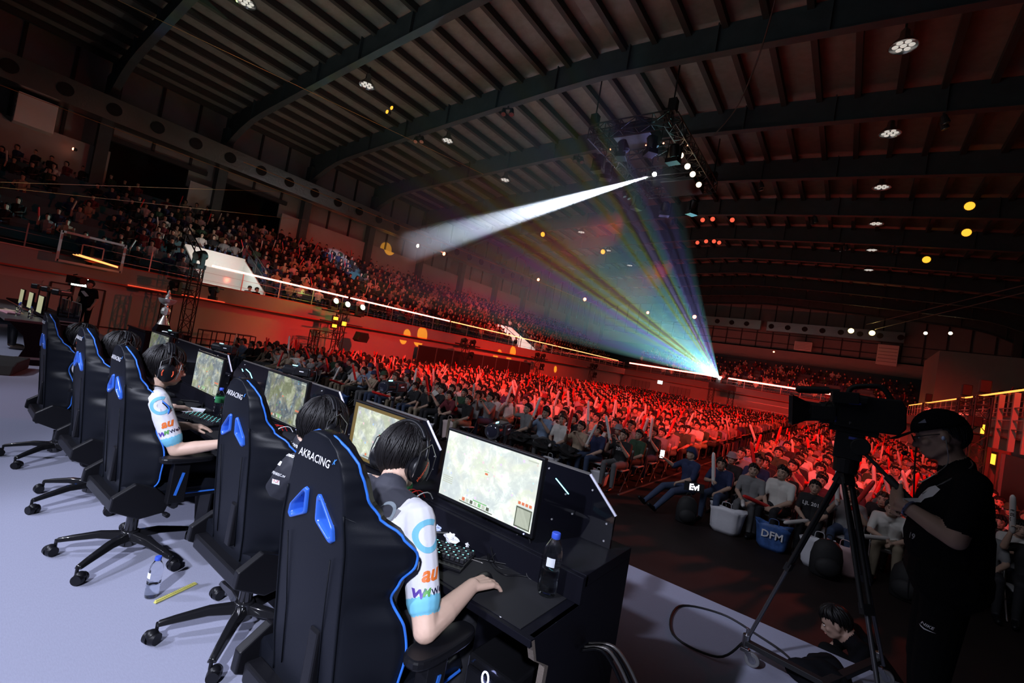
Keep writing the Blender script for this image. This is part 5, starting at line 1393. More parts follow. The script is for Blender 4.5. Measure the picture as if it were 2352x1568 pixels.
# ---- second operator standing far left, and crouching one
def simple_person(lab, loc, rz, J, mats, voxel=.012, seed=1, hair=True, face=True, hr=None, long=False, stout=1., extra=None, sleeve=.64):
    root = thing('person', lab, 'person', loc, rz)
    R = hr or head_R(0, 0); H = Vector(J['head'])
    caps = body_caps(J, stout=stout, sleeve=sleeve)
    for s, q in (('R', 1), ('L', -1)):
        w, e = Vector(J['wr'+s]), Vector(J['el'+s]); f = (w-e).normalized(); caps += hand_caps(w, f=f, n=(0,-.3,-1) if abs(f.z) < .7 else (0,1,0), side=(q,0,0), curl=.9)
    if extra: caps += extra
    me = body_mesh('body', caps, head_geo(H, R), voxel, mats, lambda cen, idx: np.where(np.linalg.norm(cen-np.array(H), axis=1) < .125, 0, idx), 3)
    o = bpy.data.objects.new('body', me); COL.objects.link(o); o.parent = root
    if hair: hair_geo(H, R, 1., n=110, seed=seed, thick=.016, long=long).build('hair', m_hair, root, smooth='all')
    if face: face_parts(root, H, R)
    return root
JS = dict(pelvis=(0,0,.92), mid=(0,0,1.08), chest=(0,.01,1.24), neck=(0,0,1.40), head=(0,.02,1.53), shR=(.18,0,1.36), elR=(.25,-.02,1.08), wrR=(.22,.10,.86), shL=(-.18,0,1.36), elL=(-.25,-.02,1.08), wrL=(-.22,.10,.86),
    knR=(.10,.02,.50), anR=(.11,0,.09), knL=(-.10,.02,.50), anL=(-.11,0,.09), ftR=(.12,.15,.045), ftL=(-.12,.15,.045))
r = simple_person('person in black T-shirt with white print standing far left before the exit sign', (-18.6, 3.3, 0), PI+.75, JS, [m_skinr, m_tee, m_tee, m_pants, m_plastic], .012, 31)
mb = MB(); mb.prism([(-.12,-.05),(-.03,-.08),(.06,.0),(.12,.06),(.03,.08),(-.05,.02)], .135, .14, lambda u, v, d: (u, d, 1.24+v)); mb.build('shirt_print', m_print, r)
t = thing('tripod', 'dark camera tripod at far left beside the standing man', 'tripod', (-20.3, 3.2, 0))
for k in range(3):
    a = k*2.1+.4; mb = MB(); mb.tube([(0,0,1.15), (.42*math.cos(a), .42*math.sin(a), 0)], .025, 6); mb.build('leg', m_truss if 'm_truss' in globals() else m_plastic, t)
mb = MB(); mb.tube([(0,0,1.1),(0,0,1.4)], .05, 8); mb.tube([(0,0,1.3),(.35,-.35,1.1)], .015, 6); mb.build('head', m_plastic, t)
t = thing('broadcast_camera', 'dark broadcast camera on the far left tripod', 'camera', (-20.3, 3.2, 1.55), .3)
mb = MB(); mb.box((0,0,.05), (.5,.2,.25)); mb.tube([(.25,0,.05),(.5,0,.05)], [.08,.12], 12); mb.tube([(-.1,0,.2),(.1,0,.24)], .02, 6); mb.build('body', m_plastic, t, bevel=.02)
# crouching helper in front of the stage edge
JC = dict(pelvis=(0,0,.30), mid=(0,.10,.46), chest=(0,.22,.58), neck=(0,.32,.68), head=(0,.42,.72), shR=(.18,.26,.66), elR=(.28,.36,.42), wrR=(.12,.52,.36), shL=(-.18,.26,.66), elL=(-.28,.36,.42), wrL=(-.12,.52,.36),
    knR=(.18,.42,.42), anR=(.15,.15,.09), knL=(-.18,.42,.42), anL=(-.15,.15,.09), ftR=(.16,.32,.05), ftL=(-.16,.32,.05))
P_ = P3(1935, 1440, z=-.35)
simple_person('person in black crouching on the hall floor beside the stage edge below the tripod', (P_.x+.34, 4.8, FZ), 1.7, JC, [m_skinr, m_tee, m_tee, m_pants, m_plastic], .011, 41, hr=head_R(0, -.5))
# figures lit in the near stairwell
JT = dict(JS)
for i, (px, lab) in enumerate(((573, 'person standing at the left in the bright stairwell opening'), (590, 'person in dark top standing at the right in the bright stairwell opening'))):
    p = P3(px, 662, x=XL-1.0); simple_person(lab, (XL-.98, p.y, 1.15), -PI/2+.3*i, JS, [m_skinr, m_tee if i else m_jg, m_tee if i else m_jg, m_pants, m_plastic], .02, 50+i, face=False)
p = P3(1188, 775, x=XL-1.0); simple_person('person standing in the far small stairwell opening', (XL-1.1, p.y, 1.7), -PI/2, JS, [m_skinr, m_tee, m_tee, m_pants, m_plastic], .025, 55, face=False)
# ================================================================ audience
SHC = {'white': (.62,.60,.58), 'black': (.015,.015,.018), 'grey': (.20,.20,.21), 'navy': (.02,.03,.09), 'light blue': (.20,.28,.42), 'beige': (.38,.30,.22), 'dark green': (.03,.07,.04), 'maroon': (.14,.02,.03)}
SHM = {k: mat('shirt_'+k.replace(' ', '_'), v, .85, bump=.3, bscale=14) for k, v in SHC.items()}
TRM = [mat('denim', (.04,.06,.12), .85), m_tr, mat('khaki', (.22,.18,.13), .85), mat('grey_trousers', (.12,.12,.13), .85)]
m_cskin = mat('crowd_skin', (.46,.30,.23), .55)
m_stw = mat('stick_white', (.75,.72,.72), .35); m_str = mat('stick_red', (.72,.03,.03), .3)
# seated spectators face the stage (-y): model facing +y then turned by PI
def JB(**k):
    b = dict(pelvis=(0,0,.53), mid=(0,-.02,.70), chest=(0,0,.86), neck=(0,.01,1.0), head=(0,.035,1.125), shR=(.17,0,.94), elR=(.21,.12,.70), wrR=(.08,.28,.60), shL=(-.17,0,.94), elL=(-.21,.12,.70), wrL=(-.08,.28,.60),
        knR=(.12,.42,.53), anR=(.13,.42,.10), knL=(-.12,.42,.53), anL=(-.13,.42,.10), ftR=(.14,.58,.045), ftL=(-.14,.58,.045))
    b.update(k); return b
VAR = [('hands on lap', JB(), False, 1.),
       ('right arm raised', JB(elR=(.30,.16,.92), wrR=(.26,.24,1.14)), False, 1.),
       ('both arms raised', JB(elR=(.26,.20,.76), wrR=(.14,.32,.96), elL=(-.26,.20,.76), wrL=(-.14,.32,.96)), False, 1.),
       ('arms folded', JB(elR=(.24,.14,.74), wrR=(-.03,.24,.80), elL=(-.24,.14,.74), wrL=(.03,.26,.76)), False, 1.1),
       ('long dark hair', JB(elR=(.22,.16,.74), wrR=(.06,.30,.78), head=(.01,.05,1.09)), True, .92),
       ('leaning forward', JB(mid=(0,.04,.69), chest=(0,.12,.83), neck=(0,.18,.96), head=(0,.24,1.06), shR=(.17,.13,.91), shL=(-.17,.13,.91), elR=(.22,.30,.68), elL=(-.22,.30,.68), wrR=(.08,.40,.66), wrL=(-.08,.40,.62)), False, 1.),
       ('hand at chin', JB(elR=(.20,.20,.72), wrR=(.06,.16,.95)), False, .95)]
PROT = []
for vi, (desc, J, lg, st) in enumerate(VAR):
    R = head_R(.1*math.sin(vi*2.1), .12); H = Vector(J['head'])
    caps = body_caps(J, stout=st)
    for s, q in (('R', 1), ('L', -1)):
        w_, e_ = Vector(J['wr'+s]), Vector(J['el'+s]); f = (w_-e_).normalized(); caps += hand_caps(w_, f=f, n=(0,0,-1) if abs(f.z) < .7 else (0,1,0), side=(q,0,0), curl=.9)
    me = body_mesh('body', caps, head_geo(H, R), .0135, [m_cskin, SHM['white'], SHM['white'], m_tr, m_plastic], lambda cen, idx, H=H: np.where(np.linalg.norm(cen-np.array(H), axis=1) < .125, 0, idx), 2)
    hm = hair_geo(H, R, 1., n=70, seed=100+vi, thick=.020, long=lg, fringe=.06).mesh('hair', [m_hair], 'all')
    fm = MB()
    for q in (-1, 1):
        fm.ell(H+R @ Vector((q*.031,.083,.008)), (.012,.004,.006), 8, 6); fm.tube([H+R @ Vector((q*.014,.090,.030)), H+R @ Vector((q*.05,.076,.032))], .004, 5)
    fm.tube([H+R @ Vector((-.02,.094,-.057)), H+R @ Vector((.02,.094,-.057))], .004, 5)
    PROT.append((desc, me, hm, fm.mesh('face_features', [m_iris]), J))
ORD = ['first','second','third','fourth','fifth','sixth','seventh','eighth','ninth','tenth','eleventh','twelfth','thirteenth','fourteenth','fifteenth','sixteenth','seventeenth','eighteenth','nineteenth','twentieth']
BL = [('right block', -1.75, 3.4, 'aisle', 9.55, 1), ('middle block', -3.72, -6.3, 'aisle', 9.45, -1), ('left block', -7.7, -13.4, 'right end', 8.9, -1), ('far left block', -14.2, -20.6, 'right end', 8.3, -1)]
PITCH, ROWP = .50, .88
seats = []
for bi, (bn, x0, x1, ref, y0, sg) in enumerate(BL):
    n = int(abs(x1-x0)/PITCH)+1
    for r in range(60):
        y = y0+r*ROWP
        if y > 52.5: break
        if bn == 'right block' and y > 50: break
        for k in range(n):
            x = x0+sg*k*PITCH
            if -13.6 < x < -7.4 and y > 49: continue
            if x > 3.0 and y > 12 : continue
            dep = -.6*x+.8*y
            # project to see whether it is in the picture
            v = RM.transposed() @ Vector((x, y, .45-1.6)); 
            if v.z > -.5: continue
            px = 1176-1045*v.x/v.z; py = 784+1045*v.y/v.z
            if px < -60 or px > 2420 or py > 1700: continue
            seats.append((dep, bi, r, k, x, y, px))
seats.sort()
rc = random.Random(11)
NIND = 288
m_ch = mat('folding_seat_pale', (.42,.42,.44), .5)
def make_fold():
    t = thing('folding_chair', '', 'chair', (0,0,0), 0, 'folding chairs of the audience')
    mb = MB(); mb.box((0,.06,.43), (.40,.38,.03)); mb.build('seat', m_ch, t, bevel=.01)
    mb = MB(); mb.box((0,-.20,.74), (.40,.02,.20), (.1,0,0)); mb.build('backrest', m_ch, t, bevel=.01)
    for q in (-1, 1):
        mb = MB(); mb.tube([(q*.205,-.22,.84), (q*.205,-.14,.43), (q*.205,.24,.01)], .011, 6); mb.build('leg', m_steel, t)
        mb = MB(); mb.tube([(q*.19,.20,.42), (q*.19,-.22,.01)], .011, 6); mb.build('leg', m_steel, t)
    return t
fold = make_fold(); nfold = 0
def stick_mesh(m):
    mb = MB(); mb.lathe([(.008,0),(.030,.03),(.034,.08),(.034,.50),(.030,.56),(.018,.59),(.006,.60)], n=12)
    return mb.mesh('cheering_stick', [m], 'all')
st_mesh = {'white': stick_mesh(m_stw), 'red': stick_mesh(m_str)}
stv, stf = text_geo('LJL 2019', .055, bold=.02)
def add_stick(p, d, colr, lab, grp='inflatable cheering sticks', text=False):
    o = bpy.data.objects.new('cheering_stick', st_mesh[colr]); COL.objects.link(o)
    d = Vector(d).normalized(); o.location = Vector(p)-d*.08; o.rotation_euler = d.to_track_quat('Z', 'Y').to_euler()
    tag(o, lab, 'cheering stick', grp)
    if text:
        vs = []
        for v in stv:
            a = -PI/2+v.y/.034; vs.append((.0348*math.cos(a), .0348*math.sin(a), .30+v.x))
        m = MB(); m.add(vs, stf); m.build('stick_lettering', m_iris if colr == 'white' else mat('dark_red_print', (.12,0,0), .5), o)
    return o
colors = ['black','white','grey','black','navy','white','light blue','black','beige','grey','dark green','maroon','white']
nst = 0
special = {}
for i, (dep, bi, r, k, x, y, px) in enumerate(seats[:NIND]):
    bn, ref = BL[bi][0], BL[bi][3]
    vi = rc.choice([0, 0, 1, 2, 2, 3, 4, 5, 6, 0]); cn = rc.choice(colors)
    if bi == 0 and r == 0: vi, cn = [(4,'navy'),(0,'grey'),(0,'white'),(0,'black'),(2,'grey'),(5,'white'),(0,'white'),(0,'grey'),(1,'black'),(3,'navy'),(0,'grey')][k % 11]
    if bi == 1 and r == 0: vi, cn = [(2,'black'),(4,'navy'),(2,'beige'),(0,'white'),(2,'light blue'),(1,'grey')][k % 6]
    desc, me, hm, fm, J = PROT[vi]
    jx, jy, rz = rc.uniform(-.05,.05), rc.uniform(-.06,.06), PI+rc.uniform(-.22,.22)-.12
    sc = rc.uniform(.95, 1.05)
    lab = '%s-topped person, %s, %s, %s row, %s seat from %s' % (cn, desc, bn, ORD[r], ORD[k], ref)
    root = thing('person', lab, 'person', (x+jx, y+jy, FZ), rz, 'seated audience')
    root.scale = (sc, sc, sc)
    o = bpy.data.objects.new('body', me); COL.objects.link(o); o.parent = root
    for s_, m_ in ((1, SHM[cn]), (2, SHM[cn]), (3, rc.choice(TRM))):
        o.material_slots[s_].link = 'OBJECT'; o.material_slots[s_].material = m_
    h = bpy.data.objects.new('hair', hm); COL.objects.link(h); h.parent = root
    if rc.random() < .12: h.material_slots[0].link = 'OBJECT'; h.material_slots[0].material = m_hairb
    f = bpy.data.objects.new('face_features', fm); COL.objects.link(f); f.parent = root
    M = Matrix.Translation(root.location) @ Matrix.Rotation(rz, 4, 'Z') @ Matrix.Scale(sc, 4)
    if r < 4:
        lb = 'folding chair, %s, %s row, %s seat from %s' % (bn, ORD[r], ORD[k], ref)
        if nfold == 0: fold.location = (x, y, FZ); fold.rotation_euler = (0,0,PI); fold['label'] = lb
        else: dup(fold, (x, y, FZ), PI, lb)
        nfold += 1
    if rc.random() < .45 or (r == 0 and bi < 2):
        two = [rc.choice(['white','red'])] + ([rc.choice(['white','red'])] if rc.random() < .35 and vi in (2,) else [])
        for q, colr in enumerate(two):
            side = 'R' if q == 0 else 'L'
            w_, e_ = Vector(J['wr'+side]), Vector(J['el'+side]); f_ = (w_-e_).normalized()
            hp = M @ (w_+f_*.06)
            up = Vector((rc.uniform(-.45,.45), rc.uniform(-.5,.2), 1)) if (vi in (1,2,6) or rc.random() < .35) else Vector((rc.uniform(-1,1), -1, rc.uniform(-.1,.4)))
            add_stick(hp, up, colr, '%s cheering stick, %s, %s row, %s seat from %s%s' % (colr, bn, ORD[r], ORD[k], ref.replace('its ', ''), ', second stick' if q else ''), text=(r < 2 and colr == 'white') or (r < 2 and bi == 0)); nst += 1
    if rc.random() < .10 and vi != 4:
        mb = MB(); H = Vector(J['head']); mb.lathe([(.13,-.0),(.10,.012),(.093,.06),(.07,.10),(.0,.11)], c=(0,0,0), n=16, cap=False)
        cm = mb.build('hat', rc.choice([SHM['dark green'], SHM['maroon'], SHM['navy'], m_jg]), root, smooth='all', loc=H+Vector((0,-.005,.045))); cm.rotation_euler = (-.12, 0, 0)
# writing on two front shirts
def shirt_text(x, y, txt, sz, lab=None):
    pass
# ---- everybody farther away: one low-detail crowd
def lowp(mb, x, y, z, rz, cs, ct, rr, arm):
    c, s = math.cos(rz), math.sin(rz)
    def T(p): return (x+c*p[0]-s*p[1], y+s*p[0]+c*p[1], z+p[2])
    h = rr.uniform(-.05, .05); l = rr.uniform(-.04, .06)
    def ringed(rings, n, mi, cap=True):
        vs = []; fs = []
        for (cx, cy, cz, rx, ry) in rings:
            for k in range(n):
                a = 2*PI*(k+.5)/n; vs.append(T((cx+rx*math.cos(a), cy+ry*math.sin(a), cz+h)))
        for i in range(len(rings)-1):
            for k in range(n): fs.append((i*n+k, i*n+(k+1) % n, (i+1)*n+(k+1) % n, (i+1)*n+k))
        if cap: fs.append(tuple((len(rings)-1)*n+k for k in range(n)))
        mb.add(vs, fs, mi)
    ringed([(0,0,.45,.17,.13),(0,0,.65,.16,.12),(0,l*.5,.85,.20,.12),(0,l*.7,.95,.17,.09),(0,l*.8,.985,.06,.06)], 8, cs)
    ringed([(0,l,.97,.05,.05),(0,l+.02,1.04,.055,.065),(0,l+.02,1.12,.075,.09),(0,l+.01,1.18,.07,.085)], 8, 8)
    ringed([(0,l-.045,1.04,.070,.045),(0,l-.03,1.11,.088,.085),(0,l-.008,1.17,.092,.104),(0,l-.005,1.235,.066,.078),(0,l,1.26,.02,.02)], 8, 9)
    for q in (-1, 1):
        ringed([(q*.20,.0,.92,.05,.05),(q*.24,.10,.70,.045,.045)], 4, cs, False)
        if arm == q or arm == 2:
            ringed([(q*.24,.10,.72,.035,.035),(q*.20,.20,.98,.03,.03),(q*.20,.20,1.06,.035,.02)], 4, 8)
            mi = 11 if rr.random() < .6 else 10
            dx, dy = rr.uniform(-.15,.15), rr.uniform(-.15,.15)
            ringed([(q*.20,.20,.98,.03,.03),(q*.20+dx,.20+dy,1.36,.03,.03),(q*.20+dx,.20+dy,1.40,.015,.015)], 5, mi)
        else: ringed([(q*.24,.10,.70,.04,.04),(q*.08,.28,.62,.035,.035)], 4, 8)
        ringed([(q*.10,.05,.52,.09,.08),(q*.12,.40,.50,.07,.06)], 4, ct)
        ringed([(q*.12,.42,.52,.06,.06),(q*.12,.42,.0,.05,.07)], 4, ct)
keys = list(SHC); far = MB(); seatm = MB()
for i, (dep, bi, r, k, x, y, px) in enumerate(seats[NIND:]):
    if rc.random() < .03: continue
    cn = rc.choice(colors); lowp(far, x+rc.uniform(-.06,.06), y+rc.uniform(-.08,.08), FZ, PI+rc.uniform(-.2,.2), keys.index(cn), 12+rc.randrange(2), rc, rc.choice([0,0,0,0,0,0,1,-1]))
    seatm.box((x, y, FZ+.43), (.40,.38,.03)); seatm.box((x, y+.21, FZ+.74), (.40,.02,.2))
    seatm.box((x-.19, y, FZ+.21), (.02,.34,.42)); seatm.box((x+.19, y, FZ+.21), (.02,.34,.42))
# stands
rs = random.Random(5)
def stand_people(axis, c, sgn, a0, a1, n, dens, gaps=(), rz=0):
    for k in range(n):
        d = .75+k*.78+.42; z = 2.42+.42*k-.12
        s = a0+rs.random()*.3
        while s < a1:
            if not any(g0-.4 < s < g1+.3 and k < km for g0, g1, km in gaps):
                dd = dens(s, k)
                if rs.random() < dd:
                    x, y = (c+sgn*d, s) if axis == 'x' else (s, c+sgn*d)
                    v = RM.transposed() @ Vector((x, y, z-.6)); px = 1176-1045*v.x/v.z if v.z < 0 else -999
                    if -40 < px < 2400:
                        cn = rs.choice(['black','black','navy','grey','black','white','maroon','navy','black','dark green','beige']); lowp(far, x, y, z, rz+rs.uniform(-.25,.25), keys.index(cn), 12, rs, rs.choice([0]*9+[1]))
            s += .56
stand_people('x', XL, -1, 1.0, 56, 10, lambda s, k: (.45 if s < 6 else .9) if k < 9 or s > 10 else .5, VG, -PI/2-.35)
stand_people('y', YF, 1, XL, XR+1, 7, lambda s, k: .65, [(-23.5,-19.5,3), (-1.2,1.6,3)], PI)
stand_people('x', XR, 1, 36, 56, 4, lambda s, k: .6, (), PI/2)
SLOT = [SHM[k] for k in keys]+[m_cskin, m_hair, m_stw, m_str, TRM[0], m_tr]
o = far.build('crowd', SLOT); tag(o, 'dense crowd of spectators filling the rear rows and the stands', 'crowd', kind='stuff')
o = seatm.build('rear_audience_chairs', m_ch); tag(o, 'rows of pale folding chairs under the rear audience', 'chairs', kind='stuff')
# ---- bags and belongings at the front row
m_bagw = mat('white_plastic_bag', (.62,.62,.68), .35, bump=.6, bscale=9); m_bagb = mat('blue_print_bag', (.05,.12,.35), .5, bump=.5, bscale=9, var=.6, vscale=6)
m_pack = mat('black_backpack', (.012,.012,.014), .7, bump=.3, bscale=20)
def bag(loc, w, h, m, lab, nm='shopping_bag', rz=0):
    mb = MB(); n = 20; vs = []; fs = []; rr = random.Random(int(loc[0]*100))
    off = [rr.uniform(.82, 1.15) for _ in range(n)]
    for i, (t, rx) in enumerate(((0,.75),(.15,.95),(.5,1.0),(.85,1.05),(1,1.12))):
        for k in range(n):
            a = 2*PI*k/n; q = rx*(1+(off[k]-1)*(.4+t)); ca, sa = math.cos(a), math.sin(a)
            vs.append((w/2*q*abs(ca)**.6*(1 if ca > 0 else -1), w*.28*q*abs(sa)**.6*(1 if sa > 0 else -1), h*t*(1+.06*math.sin(a*3)*t)))
    for i in range(4):
        for k in range(n): fs.append((i*n+k, i*n+(k+1) % n, (i+1)*n+(k+1) % n, (i+1)*n+k))
    fs.append(tuple(range(n-1,-1,-1))); mb.add(vs, fs)
    t = thing(nm, lab, 'bag', loc, rz); o = mb.build('bag_body', m, t, smooth='all'); mm = o.modifiers.new('s', 'SOLIDIFY'); mm.thickness = .004
    mb = MB(); mb.tube(smoothpath([(-w*.15,-w*.2,h), (-w*.12,-w*.22,h*1.25), (w*.12,-w*.22,h*1.25), (w*.15,-w*.2,h)], 5), .006, 5); mb.build('handle', m, t)
    return t
bag((-1.45, 8.95, FZ), .50, .42, m_bagw, 'open white plastic bag on the floor at the right block front corner')
b_ = bag((-.72, 8.9, FZ), .46, .40, m_bagb, 'blue and white printed bag in the right block front row, next to the white one')
mb = MB(); put_text(mb, 'DFM', .16, (0,-.145,.25), (1,0,0), (0,0,1), bold=.02); mb.build('bag_lettering', m_pw, b_)
bag((-.1, 8.75, FZ), .40, .44, m_bagw, 'crumpled white bag behind the black backpack in the right block front row')
bag((.22, 8.85, FZ), .42, .42, mat('pinkish_bag', (.6,.40,.42), .4, bump=.6, bscale=9), 'pinkish translucent bag right of the black backpack')
def backpack(loc, lab, rz=0, s=1.):
    t = thing('backpack', lab, 'backpack', loc, rz)
    mb = MB(); mb.lathe([(.13*s,0),(.165*s,.03*s),(.17*s,.25*s),(.145*s,.38*s),(.09*s,.45*s),(.02*s,.47*s)], n=20, M=Matrix.Diagonal((1.05,.72,1))); mb.build('main_bag', m_pack, t, smooth='all')
    mb = MB(); mb.ell((0,-.11*s,.15*s), (.14*s,.07*s,.12*s), 14, 10); mb.build('front_pocket', m_pack, t, smooth='all')
    mb = MB(); mb.tube(smoothpath([(-.04,0,.46*s),(-.03,0,.52*s),(.03,0,.52*s),(.04,0,.46*s)],4), .008, 6); mb.build('handle', m_pack, t)
backpack((.02, 8.45, FZ), 'black backpack standing before the right block front row', .2, 1.15)
backpack((.95, 8.7, FZ), 'dark backpack farther right before the right block front row', -.3, 1.1)
backpack((-2.05, 8.7, FZ), 'dark backpack beside the hooded spectator at the right block corner', .4)
bag((-4.0, 9.2, FZ), .34, .3, m_bagw, 'white bag under the aisle seat of the middle block')
bag((-5.05, 8.9, FZ), .34, .34, m_bagw, 'white bag at the feet of the middle block front row')
bag((-7.9, 8.6, FZ), .44, .5, mat('pale_pink_bag', (.6,.48,.48), .4, bump=.6, bscale=9), 'pale bag standing at the front corner of the left block')
for i, (x, y) in enumerate(((-9.2,8.3),(-10.6,8.3),(-12.2,8.3),(-8.5,8.35))): bag((x, y, FZ), .36, .34, m_bagw if i % 2 else m_bagb, 'shopping bag on the floor before the left block, %s from its right end' % ORD[[1,2,3,0][i]])
mb = MB(); mb.box((-1.62, 9.0, FZ+.004), (.02, 1.2, .004)); 
# aisle edge strips
for x, l in ((-1.45, 'right block'), (-3.45, 'middle block')):
    mb = MB(); mb.bb(x-.02, x+.02, 9.0, 50, FZ, FZ+.012); tag(mb.build('cable_cover', m_rail), 'thin pale strip along the aisle edge of the %s' % l, 'floor strip')
# jackets/blankets over laps in the front of the middle block
for i, (x, y) in enumerate(((-5.3, 8.98), (-5.95, 8.95), (-4.75, 9.0))):
    crumple((x, y, FZ+.40), .26, m_pack, 'black coat lying over the lap in the middle block front row, %s' % ['centre', 'left', 'right'][i], 'coat', s=(1.2,1.1,.55))
# hooded spectator with phone at the corner of the right block
JH = JB(pelvis=(0,0,.48), knR=(.12,.48,.45), anR=(.14,.85,.14), ftR=(.14,.98,.2), knL=(-.12,.46,.42), anL=(-.10,.80,.10), ftL=(-.10,.95,.16), elR=(.30,.14,.80), wrR=(.36,.34,.92))
hp = simple_person('person in dark blue hooded coat holding up a lit phone at the aisle corner', (-2.25, 9.35, FZ), PI-.55+1.1*0, JH, [m_cskin, SHM['navy'], SHM['navy'], TRM[0], m_plastic], .012, 61, hair=False, sleeve=.95)
mb = MB(); H = Vector(JH['head']); N, M_ = 20, 9; vs = []; fs = []
for i in range(M_+1):
    for k in range(N):
        ph = 2*PI*k/N; c_ = math.cos(ph); th = (1.0 if c_ > .5 else (1.0+1.5*min(1, (.5-c_))))*1.0*i/M_*1.25
        vs.append((H.x+math.sin(th)*math.sin(ph)*.115, H.y+math.sin(th)*c_*.125-.01, H.z+math.cos(th)*.135+.01))
for i in range(M_):
    for k in range(N): fs.append((i*N+k, i*N+(k+1) % N, (i+1)*N+(k+1) % N, (i+1)*N+k))
mb.add(vs, fs); o = mb.build('hood', SHM['navy'], hp, smooth='all'); mm = o.modifiers.new('s', 'SOLIDIFY'); mm.thickness = .015
q = Matrix.Translation(hp.location) @ Matrix.Rotation(hp.rotation_euler[2], 4, 'Z') @ Vector((.36,.42,1.0))
t = thing('smartphone', 'bright white phone screen held up at the aisle', 'phone', q, .6)
mb = MB(); mb.box((0,0,0), (.085,.01,.16)); mb.build('phone_body', m_plastic, t, bevel=.004)
mb = MB(); mb.box((0,-.0065,0), (.078,.003,.15)); mb.build('phone_display', mat('phone_glow', (1,1,1), .4, emit=(.95,.98,1), es=7), t)
t = thing('light_sign', 'small glowing hand sign with white lettering on the lap of the hooded spectator', 'sign', (-2.02, 8.85, -.18), .35)
mb = MB(); mb.box((0,.01,0), (.34,.015,.16), (-.4,0,0)); mb.build('board', m_plastic, t)
mb = MB(); put_text(mb, 'Evi', .15, (0,-.01,0), (1,0,.12), (0,.4,1), bold=.03); mb.build('lit_letters', mat('sign_glow', (1,1,1), .4, emit=(.9,.92,1), es=3), t)
# shirt lettering for the two front spectators in black
for (bx, by, txt, sz) in ((BL[0][1]+3*PITCH, BL[0][4], 'LJL 2019', .085), (BL[1][1], BL[1][4], '2019', .09)):
    best = min((o for o in bpy.data.objects if o.name.startswith('person') and o.get('group') == 'seated audience'), key=lambda o: (o.location.x-bx)**2+(o.location.y-by)**2)
    bd = [c for c in best.children if c.name.startswith('body')][0]
    bv = BVHTree.FromPolygons([v.co.copy() for v in bd.data.vertices], [tuple(p.vertices) for p in bd.data.polygons])
    decal(best, bv, 'shirt_lettering', text_geo(txt, sz, bold=.02), Vector((0,.22,.84)), (-1,0,0), (0,0,1), (0,-1,0), m_pw)
# ================================================================ broadcast camera on tripod dolly
m_matt = mat('matt_black', (.010,.010,.012), .6); m_alu = mat('tripod_alu', (.20,.20,.22), .35, metal=.9); m_bluel = mat('blue_label', (.10,.13,.6), .5)
bc = thing('broadcast_camera', 'large shoulder broadcast camera with zoom lens mounted on the tripod at right', 'camera', (.025, 3.15, 1.60), math.radians(10))
bc.rotation_euler = (0, math.radians(-6), math.radians(10))
# local +x = rear, -x = lens, tilted a little down
mb = MB(); mb.prism([(-.09,-.06),(-.10,.05),(-.06,.10),(.0,.115),(.10,.10),(.20,.10),(.22,.06),(.22,-.05),(.19,-.085),(.05,-.08)], -.065, .065, lambda u, v, d: (u, d, v)); mb.build('body', m_matt, bc, bevel=.008)
mb = MB(); mb.tube([(-.09,0,.0),(-.15,0,.0)], [.062,.06], 20); mb.tube([(-.15,0,0),(-.22,0,0)], [.05,.058], 20); mb.box((-.14,-.055,.0),(.11,.04,.07)); mb.build('lens_barrel', m_matt, bc, smooth=True)
mb = MB(); R0 = [(.052,.045),(-.052,.045),(-.052,-.045),(.052,-.045)]; R1 = [(.105,.085),(-.105,.085),(-.105,-.085),(.105,-.085)]
vv = [(-.20, y, z) for y, z in R0]+[(-.29, y, z) for y, z in R1]+[(-.29, y*.93, z*.93) for y, z in R1]+[(-.215, y*.9, z*.9) for y, z in R0]
ff = [(i, (i+1) % 4, 4+(i+1) % 4, 4+i) for i in range(4)]+[(4+i, 4+(i+1) % 4, 8+(i+1) % 4, 8+i) for i in range(4)]+[(8+i, 8+(i+1) % 4, 12+(i+1) % 4, 12+i) for i in range(4)]
mb.add(vv, ff); mb.build('lens_hood', m_matt, bc)
mb = MB(); mb.ell((-.235,0,0), (.02,.055,.055), 20, 10); mb.build('front_glass', m_acryl, bc, smooth='all')
mb = MB(); mb.tube(smoothpath([(-.02,0,.10),(.0,0,.15),(.10,0,.165),(.14,0,.15),(.17,0,.095)], 5), .014, 8); mb.build('carry_handle', m_matt, bc, smooth='all')
mb = MB(); mb.tube([(-.05,.05,.125),(-.12,.05,.125)], .012, 10); mb.tube([(-.10,.05,.125),(-.24,.05,.12)], [.021,.021], 14); mb.ell((-.24,.05,.12),(.024,.021,.021),12,8); mb.build('shotgun_microphone', m_matt, bc, smooth=True)
mb = MB(); mb.box((-.05,-.09,.09),(.12,.06,.06)); mb.tube([(.0,-.09,.09),(.05,-.09,.085)],.022,12); mb.build('viewfinder', m_matt, bc, bevel=.004)
mb = MB(); mb.box((0.0,-.0662,.062),(.055,.001,.010)); mb.box((-.085,-.0662,-.03),(.008,.001,.03)); mb.build('blue_tag', m_bluel, bc)
mb = MB(); put_text(mb, 'P', .022, (-.02,-.0668,-.045), (1,0,0), (0,0,1)); mb.build('letter_mark', mat('dim_print', (.3,.3,.32), .5), bc)
mb = MB(); mb.tube(smoothpath([(-.09,-.03,.08),(-.13,-.05,.04),(-.10,-.06,-.02),(-.15,-.05,-.07),(-.10,-.05,-.075)],5),.003,5); mb.tube(smoothpath([(.26,0,.0),(.285,0,-.03),(.27,0,-.2),(.25,-.05,-.5),(.24,-.02,-.9)],5),.004,5); mb.build('cable', m_matt, bc, smooth='all')
tp = thing('tripod', 'tall black camera tripod on a wheeled spreader with light reflections on its legs', 'tripod', (.03, 3.18, 0))
mb = MB(); mb.bb(-.10,.12,-.06,.06,1.50,1.535); mb.build('camera_plate', m_matt, tp, bevel=.004)
